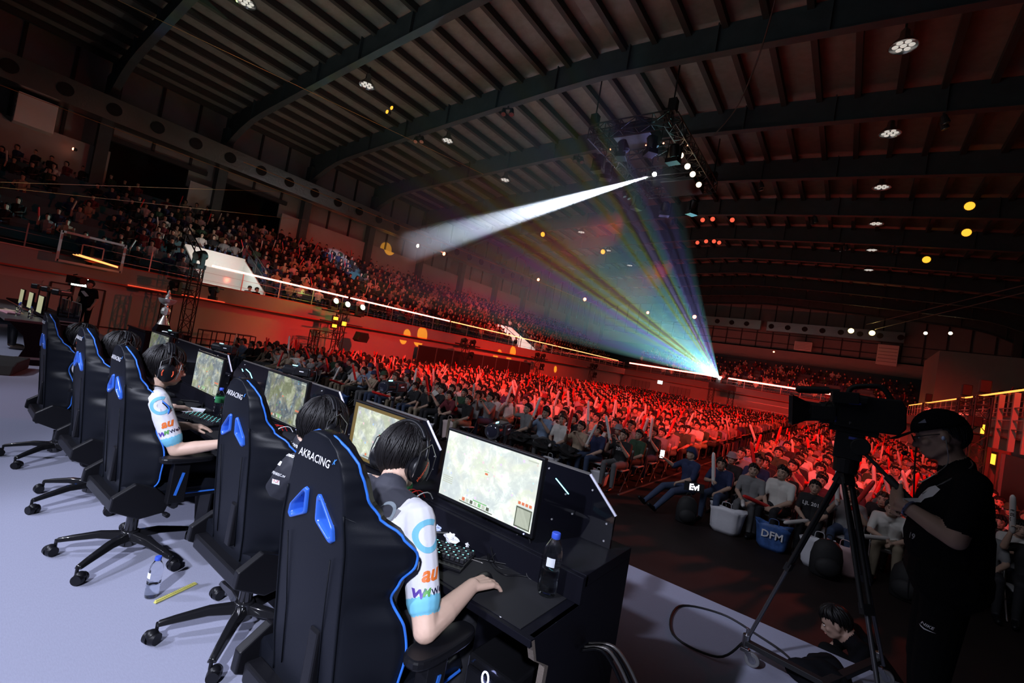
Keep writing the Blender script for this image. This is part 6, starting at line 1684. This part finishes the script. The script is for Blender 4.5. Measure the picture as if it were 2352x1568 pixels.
mb = MB(); mb.bb(-.065,.065,-.06,.06,1.36,1.50); mb.tube([(.05,-.10,1.44),(.05,.10,1.44)],.045,18); mb.tube([(0,0,1.28),(0,0,1.36)],[.055,.06],18); mb.build('fluid_head', m_matt, tp, bevel=.006)
mb = MB(); mb.box((.02,-.068,1.475),(.05,.002,.014)); mb.build('white_tag', m_bluel, tp)
mb = MB(); mb.tube([(.06,-.06,1.42),(.20,-.22,1.30)], .009, 8); mb.tube([(.17,-.19,1.325),(.27,-.30,1.235)], .018, 10); mb.build('pan_handle', m_matt, tp, smooth=True)
W3 = [(-.35, .11), (.31, .68), (.36, -.45)]
tips = [(-.35,.11,.13),(.33,.62,.13),(.30,-.36,.13)]
for k, (x, y, z) in enumerate(tips):
    d = Vector((x, y, z))-Vector((0,0,1.3)); sd = d.cross(Vector((0,0,1))).normalized()*.022; top = Vector((0,0,1.3))+d.normalized()*.05; mid = top+d*.5
    mb = MB(); mb.tube([top+sd, mid+sd], .011, 10); mb.tube([top-sd, mid-sd], .011, 10); mb.box(mid, (.055,.03,.05), frame(d)); mb.box(top, (.06,.04,.07), frame(d)); mb.build('leg', m_matt, tp, smooth=True)
    mb = MB(); mb.tube([mid, Vector((x, y, z))], .011, 10); mb.build('lower_leg', m_alu, tp, smooth=True)
do = thing('tripod_dolly', 'three-armed rolling tripod base with grey caster wheels on the stage edge', 'dolly', (.03, 3.18, 0))
for k, (x, y) in enumerate(W3):
    mb = MB(); mb.bar((0.05,.08,.115), (x, y, .125), .045, .03); mb.build('dolly_arm', m_matt, do, bevel=.003)
    mb = MB(); mb.tube([(x,y,.10),(x,y,.17)], .022, 12); mb.tube([(x,y,.17),(x+.0,y,.21)], .008, 8); mb.box((x,y,.085),(.045,.05,.02)); 
    mb.prism([(-.012,.085),(.03,.085),(.055,.04),(.035,.035)], -.018, -.014, lambda u, v, d: (x+u, y+d, v)); mb.prism([(-.012,.085),(.03,.085),(.055,.04),(.035,.035)], .014, .018, lambda u, v, d: (x+u, y+d, v)); mb.build('caster_fork', m_steel, do, bevel=.001)
    mb = MB(); mb.tube([(x+.045,y-.012,.0425),(x+.045,y+.012,.0425)], .042, 24); w = mb.build('caster_wheel', mat('grey_rubber', (.16,.16,.17), .6), do, smooth=True, bevel=.004)
    mb = MB(); mb.tube([(x+.045,y-.014,.0425),(x+.045,y+.014,.0425)], .022, 16); mb.build('wheel_hub', m_steel, w, smooth=True)
cord([(-.33,3.30,.12),(-.44,3.15,.03),(-.72,3.2,.008),(-.80,3.62,.008),(-.55,3.80,.008),(-.30,3.72,.01),(-.12,3.60,.02),(-.02,3.45,.008)], .007, 'black cable looping on the carpet beside the dolly wheel', m_matt)
# dark sandbag cloth on the dolly
mb = MB(); mb.ell((0,0,.07), (.17,.11,.075), 24, 12, fn=lambda p: p*(1+.10*math.sin(p.x*40+p.y*25)+.06*math.sin(p.y*70))); mb.ell((.12,.16,.06), (.10,.10,.055), 20, 10, fn=lambda p: p*(1+.12*math.sin(p.x*45)))
tag(mb.build('sandbag', mat('black_cloth', (.006,.006,.008), .95, bump=.5, bscale=25, spec=.1), loc=(.06, 3.42, 0), rot=(0,0,.5), smooth='all'), 'black cloth bag hanging on the dolly between its wheels', 'sandbag')
# ================================================================ truss towers
m_truss = mat('truss_black', (.015,.013,.013), .5)
def truss_col(mb, x, y, z0, z1, w=.4, step=.5, r=.025):
    c = [(x-w/2,y-w/2),(x+w/2,y-w/2),(x+w/2,y+w/2),(x-w/2,y+w/2)]
    for a in c: mb.tube([(a[0],a[1],z0),(a[0],a[1],z1)], r, 6)
    z = z0; k = 0
    while z < z1-.01:
        z2 = min(z+step, z1)
        for i in range(4):
            a, b = c[i], c[(i+1) % 4]
            if (k+i) % 2: a, b = b, a
            mb.tube([(a[0],a[1],z),(b[0],b[1],z2)], r*.6, 4); mb.tube([(a[0],a[1],z2),(b[0],b[1],z2)], r*.6, 4)
        z = z2; k += 1
def truss_beam(mb, a, b, w=.35, step=.5, r=.025):
    a = Vector(a); b = Vector(b); d = b-a; L = d.length; R = frame(d)
    o = [R @ Vector((sx*w/2, sy*w/2, 0)) for sx, sy in ((-1,-1),(1,-1),(1,1),(-1,1))]
    for q in o: mb.tube([a+q, b+q], r, 6)
    n = max(1, int(L/step))
    for k in range(n):
        p0 = a+d*(k/n); p1 = a+d*((k+1)/n)
        for i in range(4):
            q0, q1 = o[i], o[(i+1) % 4]
            if (k+i) % 2: q0, q1 = q1, q0
            mb.tube([p0+q0, p1+q1], r*.6, 4); mb.tube([p1+q0, p1+q1], r*.6, 4)
def moving_head(p, lab, m=None, s=1., rz=0, tilt=0):
    t = thing('moving_head_light', lab, 'stage light', p, rz, None)
    mb = MB(); mb.box((0,0,-.30*s),(.34*s,.26*s,.12*s)); mb.build('light_base', m_truss, t, bevel=.01)
    mb = MB()
    for q in (-1, 1): mb.box((q*.17*s,0,-.1*s),(.04*s,.12*s,.34*s))
    mb.build('yoke', m_truss, t, bevel=.008)
    M = Euler((tilt,0,0)).to_matrix()
    mb = MB(); mb.lathe([(.06*s,-.16*s),(.12*s,-.12*s),(.14*s,.10*s),(.13*s,.16*s)], n=18, M=M); mb.build('light_head', m_truss, t, smooth=True)
    mb = MB(); mb.ell(M @ Vector((0,0,.15*s)), (.125*s,.125*s,.03*s), 18, 8, M=M); mb.build('lens', m or m_hole, t, smooth='all')
    return t
tx = -22.4
t = thing('truss_tower', 'black lattice lighting tower against the left balcony near the trophy', 'truss', (0,0,0))
mb = MB(); truss_col(mb, tx, 7.15, FZ, 3.1); mb.build('mast', m_truss, t)
mb = MB(); truss_col(mb, tx+.2, 6.3, FZ, 1.5, .3); truss_beam(mb, (tx,7.15,1.9), (tx,6.3,1.9), .2); mb.build('outrigger', m_truss, t)
mb = MB(); mb.tube([(tx,6.2,2.3),(tx,8.3,2.3)], .03, 6); mb.build('crossbar', m_truss, t)
moving_head((tx,7.15,3.5), 'moving head light on top of the near truss tower before the white stairwell', None, 1.5, .3, -1.2)
moving_head((tx+.1,6.5,2.15), 'black stage light hung left of the near truss tower', None, 1.2, .5, 1.9)
moving_head((tx+.1,7.9,2.2), 'black stage light hung right of the near truss tower', None, 1.2, -.5, 1.9)
t = thing('truss_tower', 'black lattice tower topped by green lights on the left side of the audience', 'truss', (0,0,0))
ty = 14.2
mb = MB(); truss_col(mb, tx, ty, FZ, 2.3); mb.build('mast', m_truss, t)
mb = MB(); truss_col(mb, tx, ty-1.35, FZ, 1.15, .35); truss_beam(mb, (tx,ty-1.35,1.0), (tx,ty,1.0)); mb.build('outrigger', m_truss, t)
mb = MB(); mb.tube([(tx,ty-1.2,2.3),(tx,ty+1.2,2.3)], .04, 6); mb.tube([(tx,ty-1.2,1.75),(tx,ty+1.4,1.75)], .03, 6); mb.build('crossbar', m_truss, t)
m_green = mat('green_white_lamp', (.8,1,.8), .4, emit=(.55,1,.45), es=22)
for i, (dy, dz, s) in enumerate(((-.75,.45,1.),(-.05,.4,1.05),(.9,.42,1.05))):
    moving_head((tx+.25, ty+dy, 2.35+dz), 'green-white stage light on the far truss tower, %s of three' % ['left', 'middle', 'right'][i], m_green, s*1.2, PI/2, 1.25)
m_orl = mat('orange_backlight', (1,.5,.1), .5, emit=(1,.42,.03), es=2.2)
for i, (dy, z) in enumerate(((-.45,1.95),(-.45,1.55),(.1,1.75))):
    t = thing('strobe_panel', 'orange glowing lamp panel on the far truss tower, %s' % ['upper left', 'lower left', 'middle'][i], 'stage light', (tx+.2, ty+dy, z))
    mb = MB(); mb.box((-.05,0,0),(.1,.34,.3)); mb.build('housing', m_truss, t, bevel=.01)
    mb = MB(); mb.box((.01,0,0),(.02,.26,.16 if i < 2 else .22)); mb.build('lit_face', m_orl, t)
t = thing('speaker', 'black loudspeaker hung right of the far truss tower', 'speaker', (tx+.1, ty+1.35, 1.2)); mb = MB(); mb.prism([(-.35,-.2),(-.2,-.3),(.3,-.3),(.4,0),(.3,.25),(-.2,.25)], -.25, .25, lambda u, v, d: (d, u, v)); mb.build('cabinet', m_truss, t, bevel=.01); mb = MB(); mb.box((.26,0,0),(.02,.5,.4)); mb.build('grille', m_hole, t)
# steel frame barrier behind the left block
def barrier(x, y0, y1, z1, lab):
    mb = MB(); n = max(2, round((y1-y0)/.55))
    for k in range(n+1): y = y0+(y1-y0)*k/n; mb.tube([(x,y,FZ),(x,y,z1)], .022, 5); mb.tube([(x+.5,y,FZ),(x+.5,y,z1)], .022, 5); mb.tube([(x,y,z1),(x+.5,y,z1)], .022, 5)
    for z in (z1, z1*.5+FZ*.5, z1*.05+FZ*.9):
        for dx in (0, .5): mb.tube([(x+dx,y0,z),(x+dx,y1,z)], .022, 5)
    return tag(mb.build('steel_frame', m_truss), lab, 'barrier')
barrier(-22.0, 7.5, 9.6, .45, 'black steel frame scaffold standing left of the audience by the near tower')
barrier(-23.0, 12.2, 16.4, -.05, 'low black steel frame around the far truss tower')
# further towers along the left wall
for i, y in enumerate((24.5, 34.2, 45.0)):
    t = thing('truss_tower', 'lattice lighting tower along the left wall, %s beyond the green one' % ['first', 'second', 'third'][i], 'truss', (0,0,0))
    mb = MB(); truss_col(mb, tx, y, FZ, 2.2); mb.build('mast', m_truss, t)
    mb = MB(); mb.tube([(tx,y-1.2,1.8),(tx,y+1.5,1.8)], .04, 6); mb.build('crossbar', m_truss, t)
    for q in range(2):
        moving_head((tx+.1, y-.5+q*1.0, 2.1), 'dark stage light on the %s tower beyond the green one, %s side' % (['first', 'second', 'third'][i], ['left', 'right'][q]), None, 1.2, PI/2, 1.4)
    moving_head((tx+.2, y+.4, 1.2), 'dark stage light hung low on the %s tower beyond the green one' % ['first', 'second', 'third'][i], None, 1.2, PI/2, 1.4)
# black partition along the left wall
pt = thing('partition', 'long black partition with thin pale joints along the red left wall', 'partition', (0,0,0))
mb = MB(); mb.bb(XL+.25, XL+.3, 20.9, 34.6, FZ, 1.22); mb.build('black_panel', mat('partition_black', (.03,.012,.010), .6), pt)
for k in range(9):
    y = 20.9+13.7*k/8; mb = MB(); mb.bb(XL+.3, XL+.33, y-.03, y+.03, FZ, 1.22); mb.build('joint_post', m_rail, pt)
mb = MB(); mb.bb(XL+.24, XL+.33, 20.9, 34.6, 1.22, 1.26); mb.build('top_rail', m_rail, pt)
# basketball backboard
bb = thing('basketball_backboard', 'clear basketball backboard with pale frame hung on the left balcony', 'backboard', (-23.1, 3.98, 2.72), .0)
mb = MB()
for z in (-.525, .525): mb.bb(-.03,.03,-.9,.9,z-.04,z+.04)
for y in (-.9, .9): mb.bb(-.03,.03,y-.04,y+.04,-.56,.56)
mb.build('frame', mat('backboard_frame', (.5,.5,.5), .5), bb)
mb = MB(); mb.bb(-.005,.005,-.88,.88,-.5,.5); mb.build('glass_board', mat('backboard_glass', (.8,.85,.85), .06, trans=1., ior=1.15), bb)
mb = MB()
for z in (-.2, .22): mb.bb(.006,.01,-.3,.3,z-.02,z+.02)
for y in (-.3, .3): mb.bb(.006,.01,y-.02,y+.02,-.2,.22)
mb.build('target_square', m_rail, bb)
mb = MB(); mb.tube([(.3+.23*math.cos(a), .23*math.sin(a), -.35) for a in [i*PI/10 for i in range(20)]], .012, 6, closed=True); mb.box((.04,0,-.35),(.10,.25,.06)); mb.build('rim', mat('orange_rim', (.7,.16,.04), .4), bb)
mb = MB(); mb.bb(-.5,-.03,-.5,.5,-.3,-.2); mb.bb(-.5,-.03,-.05,.05,-.5,.4); mb.build('support', m_mull, bb)
mb = MB()
for k in range(3): mb.tube([(.02, -.55+.08*k, -.22+.02*k), (.02, .75, -.38+.02*k)], .014, 5)
tag(mb.build('light_bar', mat('amber_bar', (1,.5,.2), .4, emit=(1,.28,.08), es=2.5), loc=(-22.9,3.98,2.72)), 'orange glowing bars in front of the basketball backboard', 'light')
# ================================================================ ceiling lighting rig
rg = thing('lighting_rig', 'black square truss lighting rig hanging from the ridge', 'lighting rig', (0,0,0))
mb = MB(); z = 11.5
for a, b in (((-9.9,16.3),(-6.6,16.3)), ((-6.6,16.3),(-6.6,22.9)), ((-6.6,22.9),(-9.9,22.9)), ((-9.9,22.9),(-9.9,16.3)), ((-9.9,18.4),(-6.6,18.4)), ((-9.9,20.7),(-6.6,20.7))):
    truss_beam(mb, (*a, z), (*b, z), .45, .6, .03)
mb.build('truss_frame', m_truss, rg)
mb = MB()
for x, y in ((-9.9,16.3),(-6.6,16.3),(-6.6,22.9),(-9.9,22.9),(-8.2,19.5)): mb.tube([(x,y,z),(x,y,14)], .03, 5); mb.box((x,y,z+.5),(.3,.3,.5))
mb.build('hoist_chain', m_truss, rg)
mb = MB(); mb.bb(-9.2,-7.6,16.8,18.0,z-.1,z+.5); mb.build('equipment_box', m_truss, rg, bevel=.03)
mb = MB(); mb.bb(-8.5,-6.9,20.9,22.7,z-.4,z+.4); mb.build('equipment_box', m_truss, rg, bevel=.03)
for i, (px, py) in enumerate([(1563,357),(1579,382),(1591,400),(1605,424)]):
    p = P3(px, py, z=10.9); lamp(p, .115, m_hot, 'warm white lamp in the row of four on the ceiling rig, %s from the top' % ['first', 'second', 'third', 'fourth'][i], d=(.5,-1,-.6))
for i, (px, py) in enumerate([(1402,343),(1440,338),(1484,333),(1524,329),(1580,334)]):
    p = P3(px, py, z=11.4); lamp(p, .035, m_redl, 'tiny red indicator on the ceiling rig, %s from the left' % ['first', 'second', 'third', 'fourth', 'fifth'][i])
for i, (x, y) in enumerate(((-9.9,17.2),(-9.9,18.0),(-9.9,21.8),(-8.4,16.3),(-7.2,16.3),(-6.6,17.2),(-8.8,22.9),(-7.4,22.9))):
    moving_head((x, y, 10.7), 'dark moving head hanging from the ceiling rig, %s' % ['left side front', 'left side middle', 'left side rear', 'front left', 'front right', 'right side front', 'rear left', 'rear right'][i], None, 1.5, .6*i, PI-.4)
# ================================================================ projector platform at the far end
pj = thing('projector_platform', 'black platform with stacked gear below the projector at the far end', 'platform', (0,0,0))
mb = MB(); mb.bb(-13.2,-7.8,50.6,54,FZ,.35); mb.build('riser', m_truss, pj)
mb = MB(); truss_col(mb, -11.9, 53, .35, 2.4, .5); truss_col(mb, -9.9, 53, .35, 2.4, .5); mb.bb(-12.2,-9.6,52.6,53.4,1.9,2.5); mb.build('gear_tower', m_truss, pj)
mb = MB(); mb.bb(-11.6,-11.1,52.7,53.3,2.5,3.0); tag(mb.build('projector', m_truss, bevel=.03), 'projector throwing the coloured beam from the far platform', 'projector')
PJ = Vector((-11.15, 52.3, 3.02))
mb = MB(); mb.ell((0,0,0),(.14,.06,.14),16,8); tag(mb.build('projector_lens', mat('projector_glow', (1,1,1), .4, emit=(.9,1,1), es=60), loc=PJ, smooth='all'), 'dazzling white projector lens at the apex of the coloured beam', 'lens')
# scoreboard
mb = MB(); put_text(mb, '4.2', .8, (-24.2, YF-.2, 2.1), (1,0,0), (0,0,1)); tag(mb.build('scoreboard_digits', mat('red_digits', (1,.1,.2), .4, emit=(1,.05,.15), es=2)), 'small red glowing digits on the far balcony front', 'display')
# dark stage drape and curtain near the right wall
mb = MB(); vs = []; fs = []; n = 90
for i in range(n+1):
    y = 21+16*i/n; x = 4.15+.10*math.sin(i*1.4)
    vs += [(x, y, FZ), (x, y, 1.3)]
for i in range(n): fs.append((2*i, 2*i+2, 2*i+3, 2*i+1))
mb.add(vs, fs); o = mb.build('curtain', mat('dark_curtain', (.30,.10,.08), .8), smooth='all'); m_ = o.modifiers.new('s', 'SOLIDIFY'); m_.thickness = .02; tag(o, 'pleated curtain hanging along the right wall behind the capped operator', 'curtain')
t = thing('partition', 'tall black partition with red-lit metal posts at the right edge', 'partition', (0,0,0))
mb = MB(); mb.bb(3.95,4.0,12,20.6,FZ,1.22); mb.build('black_panel', m_truss, t)
mb = MB()
for y in (20.2, 16.2, 12.4): mb.bb(3.88,3.95,y-.05,y+.05,FZ,1.22)
mb.build('metal_post', m_rail, t)
for i, y in enumerate((22.5, 25.5, 36)):
    t = thing('truss_tower', 'small lattice mast at the right rail, %s' % ['nearest the stage', 'second from the stage', 'by the far corner'][i], 'truss', (0,0,0))
    mb = MB(); truss_col(mb, 3.7, y, FZ, 3.0, .4, .5, .03); mb.build('mast', m_truss, t)
    for bz, bs in (((3.7,y,3.35),(.3,.3,.45)), ((3.55,y,2.1),(.4,.4,.35)), ((3.55,y,1.5),(.4,.4,.3))):
        mb = MB(); mb.box(bz, bs); mb.build('lamp_housing', m_truss, t, bevel=.03)
for i, (y, z) in enumerate(((24.0, 1.9), (28.2, 1.55), (22.0, .95))):
    t = thing('strobe_panel', 'yellow-orange lit panel on the right wall behind the capped operator, %s' % ['upper', 'middle', 'lower'][i], 'stage light', (4.05, y, z))
    mb = MB(); mb.box((.05,0,0),(.1,.7,.5)); mb.build('housing', m_truss, t)
    mb = MB(); mb.box((-.01,0,0),(.02,.5,.34)); mb.build('lit_face', m_orl, t)
m_post = mat('pale_post', (.5,.45,.42), .5)
for i, y in enumerate((20.0, 21.4, 23.2)):
    mb = MB(); mb.bb(4.2,4.34,y-.07,y+.07,1.3,3.2); struct(mb.build('trim_%d' % (8+i), m_post), 'pale upright post of the right balcony', 'post')
mb = MB()
for z in (2.0, 2.3, 2.7): mb.bb(4.22,4.28,19,36,z-.012,z+.012)
struct(mb.build('trim_11', m_rail), 'thin rails under the right balcony strip', 'rail')
# ================================================================ lights
def light(kind, name, loc, target, energy, col, **k):
    d = bpy.data.lights.new(name, kind); d.energy = energy; d.color = col
    for a, b in k.items(): setattr(d, a, b)
    o = bpy.data.objects.new(name, d); COL.objects.link(o); o.location = loc
    if target is not None:
        v = Vector(target)-Vector(loc); o.rotation_euler = v.to_track_quat('-Z', 'Y').to_euler()
    return o
D = math.radians
w = bpy.data.worlds.new('world'); SC.world = w; w.use_nodes = True
w.node_tree.nodes['Background'].inputs[0].default_value = (.0,.0,.0,1)
# stage wash (cool white) from above and behind the players
light('SPOT', 'stage_wash_left', (-9.5, -6.5, 8.5), (-5.6, -.2, .3), 2500, (.76,.80,1), spot_size=D(46), spot_blend=.5, shadow_soft_size=.2)
light('SPOT', 'stage_wash_right', (-4.0, -8.5, 8.0), (-2.4, .8, .3), 4500, (.76,.80,1), spot_size=D(25), spot_blend=.55, shadow_soft_size=.2)
light('SPOT', 'stage_key_right', (4.2, -6.5, 7.2), (-2.7, .9, .8), 7800, (.80,.84,1), spot_size=D(23), spot_blend=.6, shadow_soft_size=.2)
light('SPOT', 'stage_wash_far', (-13, -7.5, 8.5), (-12.4, 2.6, .9), 2600, (.85,.88,1), spot_size=D(38), spot_blend=.7, shadow_soft_size=.25)
# red wash on the audience from the stage truss
for i, x in enumerate((-15.5, -11, -6, .5)):
    light('SPOT', 'red_wash_%d' % i, (x, 1.0, 10.5), (x*.8-1.5, 25, -1), 15500, (1,.026,.012), spot_size=D(47), spot_blend=.5, shadow_soft_size=.3)
light('SPOT', 'red_wall_wash', (-6, 13, 6.5), (-23.7, 18, -.3), 12500, (1,.028,.018), spot_size=D(60), spot_blend=.9, shadow_soft_size=.3)
light('SPOT', 'red_wall_wash_b', (-9, 26, 8.5), (-23.7, 33, .3), 15000, (1,.03,.015), spot_size=D(64), spot_blend=.9, shadow_soft_size=.3)
light('SPOT', 'red_side_wash', (3.6, 19, 4.2), (-6, 11, -.2), 4200, (1,.10,.05), spot_size=D(75), spot_blend=.8, shadow_soft_size=.2)
# added area lamps without fixtures, filling front rows, roof and left stand
light('AREA', 'stage_side_fill', (-9.6, -3.5, 6.2), (-6, 14, 0), 120, (.85,.88,1), shape='RECTANGLE', size=12, size_y=5)  # added fill panel lifting the dark front rows
light('AREA', 'front_row_fill', (-4.5, 1.5, 7.5), (-4, 11, -.5), 55, (.85,.88,1), shape='RECTANGLE', size=9, size_y=1.5, spread=D(80))
light('AREA', 'roof_fill', (-16, 5, 3.5), (-14, 14, 14), 105, (.86,1,.9), shape='RECTANGLE', size=14, size_y=6, spread=D(140))  # added lamp standing in for bounced light on the roof
light('AREA', 'stand_fill', (-14, 22, 12.0), (-29, 24, 3), 35, (.9,.95,1), shape='RECTANGLE', size=8, size_y=20)
light('POINT', 'stairwell_lamp', (XL-2.0, 9.5, 3.8), None, 90, (.95,1,.95), shadow_soft_size=.1)
light('POINT', 'stairwell_lamp_far', (XL-2.0, 35, 3.8), None, 90, (.95,1,.95), shadow_soft_size=.1)
light('POINT', 'green_lamps', (-21.6, 13.6, 3.2), None, 60, (.35,1,.2), shadow_soft_size=.1)
# orange discs thrown on the balcony front
for i, (px, py, r) in enumerate(((935, 768, .5), (970, 768, .75), (1147, 812, .5), (1178, 808, .7), (1284, 842, .45))):
    p = P3(px, py, x=XL); s = Vector((-13, p.y-3, 9)); L = (p-s).length
    light('SPOT', 'amber_spot_%d' % i, s, p, 16000, (1,.42,.02), spot_size=2*math.atan(.62*r/L), spot_blend=.12, shadow_soft_size=.02)
p = P3(893, 571, x=WL); light('SPOT', 'amber_window_spot', (-13, 20, 9), p, 20000, (1,.42,.02), spot_size=D(3.4), spot_blend=.1, shadow_soft_size=.02)
# ---- follow spot and its haze
m_haze = bpy.data.materials.new('beam_haze'); m_haze.use_nodes = True; nt = m_haze.node_tree; nt.nodes.clear()
def haze_mat(name, dens, g=0.):
    m = bpy.data.materials.new(name); m.use_nodes = True; nt = m.node_tree; nt.nodes.clear()
    o = nt.nodes.new('ShaderNodeOutputMaterial'); v = nt.nodes.new('ShaderNodeVolumeScatter'); v.inputs['Density'].default_value = dens; v.inputs['Anisotropy'].default_value = g
    nt.links.new(v.outputs[0], o.inputs['Volume']); return m
F0 = P3(1498, 403, z=10.95); F1 = P3(925, 572, x=-24.5)
light('SPOT', 'follow_spot', F0+(F1-F0).normalized()*.2, F1, 270000, (.70,.80,1), spot_size=D(8.0), spot_blend=.5, shadow_soft_size=.03)
mb = MB(); d = (F1-F0); L = d.length; mb.tube([F0+d*.014, F0+d*.97], [.03, L*.97*math.tan(D(4.1))+.03], 32)
o = mb.build('light_haze', haze_mat('follow_haze', .22)); tag(o, 'white follow-spot beam slanting down through haze to the left stand', 'haze', kind='stuff')
mb = MB(); mb.ell((0,0,0),(.10,.10,.10),14,8); tag(mb.build('follow_lens', mat('follow_glow', (1,1,1), .4, emit=(.9,.95,1), es=50), loc=F0+Vector((.1,.0,.05)), smooth='all'), 'bright white follow-spot lens on the ceiling rig', 'lens')
# ---- projector fan
ZS = 1
T = [P3(1590, 470, y=24), P3(1000, 480, y=24), P3(1000, 735, y=24), P3(1590, 850, y=24)]
base = []
for q in ((-6.2,12,12.2),(-19.5,12,12.2),(-19.5,12,3.3),(-6.2,12,3.3)): base.append(Vector(q))
mb = MB(); a = PJ+Vector((0,-.3,0)); s = .05
mb.add([a+Vector((s,0,s)),a+Vector((-s,0,s)),a+Vector((-s,0,-s)),a+Vector((s,0,-s))]+base, [(0,1,2,3),(7,6,5,4),(0,4,5,1),(1,5,6,2),(2,6,7,3),(3,7,4,0)])
o = mb.build('light_haze', haze_mat('projector_haze', .012, .6)); tag(o, 'fan of blue, green and white projector rays spreading from the far end', 'haze', kind='stuff')
pl = light('SPOT', 'projector_light', PJ+Vector((0,-.25,0)), (-13.4, 12, 6.6), 62000, (1,1,1), spot_size=D(30), spot_blend=.15, shadow_soft_size=.01)
pl.data.use_nodes = True; nt = pl.data.node_tree; em = nt.nodes['Emission']
geo = nt.nodes.new('ShaderNodeTexCoord'); nz = nt.nodes.new('ShaderNodeTexNoise'); nz.inputs['Scale'].default_value = 16; nz.inputs['Detail'].default_value = 2
cr = nt.nodes.new('ShaderNodeValToRGB'); cr.color_ramp.interpolation = 'LINEAR'
cs = [(.34,(.03,.05,.12)),(.42,(.30,.34,.95)),(.47,(.16,.55,.72)),(.515,(.25,.68,.66)),(.56,(.38,.62,.16)),(.60,(.10,.14,.28)),(.66,(.50,.50,1))]
cr.color_ramp.elements[0].position = cs[0][0]; cr.color_ramp.elements[0].color = (*cs[0][1],1)
cr.color_ramp.elements[1].position = cs[-1][0]; cr.color_ramp.elements[1].color = (*cs[-1][1],1)
for p_, c_ in cs[1:-1]: e_ = cr.color_ramp.elements.new(p_); e_.color = (*c_,1)
gi = nt.nodes.new('ShaderNodeNewGeometry')
ax_ = (Vector((0, 0, 1.6))-PJ).normalized(); u_ = Vector((0,0,1)).cross(ax_).normalized(); w_ = ax_.cross(u_)
def dot_(v):
    n_ = nt.nodes.new('ShaderNodeVectorMath'); n_.operation = 'DOT_PRODUCT'; n_.inputs[1].default_value = v; nt.links.new(gi.outputs['Incoming'], n_.inputs[0]); return n_.outputs['Value']
at = nt.nodes.new('ShaderNodeMath'); at.operation = 'ARCTAN2'; nt.links.new(dot_(w_), at.inputs[0]); nt.links.new(dot_(u_), at.inputs[1])
cb = nt.nodes.new('ShaderNodeCombineXYZ'); nt.links.new(at.outputs[0], cb.inputs[0]); nt.links.new(cb.outputs[0], nz.inputs['Vector'])
nz.inputs['Scale'].default_value = 5.2; nz.inputs['Detail'].default_value = 3
nt.links.new(nz.outputs['Fac'], cr.inputs['Fac']); nt.links.new(cr.outputs['Color'], em.inputs['Color'])
gm = nt.nodes.new('ShaderNodeNewGeometry'); sx_ = nt.nodes.new('ShaderNodeSeparateXYZ'); nt.links.new(gm.outputs['Incoming'], sx_.inputs[0])
c1 = nt.nodes.new('ShaderNodeMath'); c1.operation = 'COMPARE'; c1.inputs[1].default_value = .115*ZS; c1.inputs[2].default_value = .125
nt.links.new(sx_.outputs['Z'], c1.inputs[0]); nt.links.new(c1.outputs[0], em.inputs['Strength'])
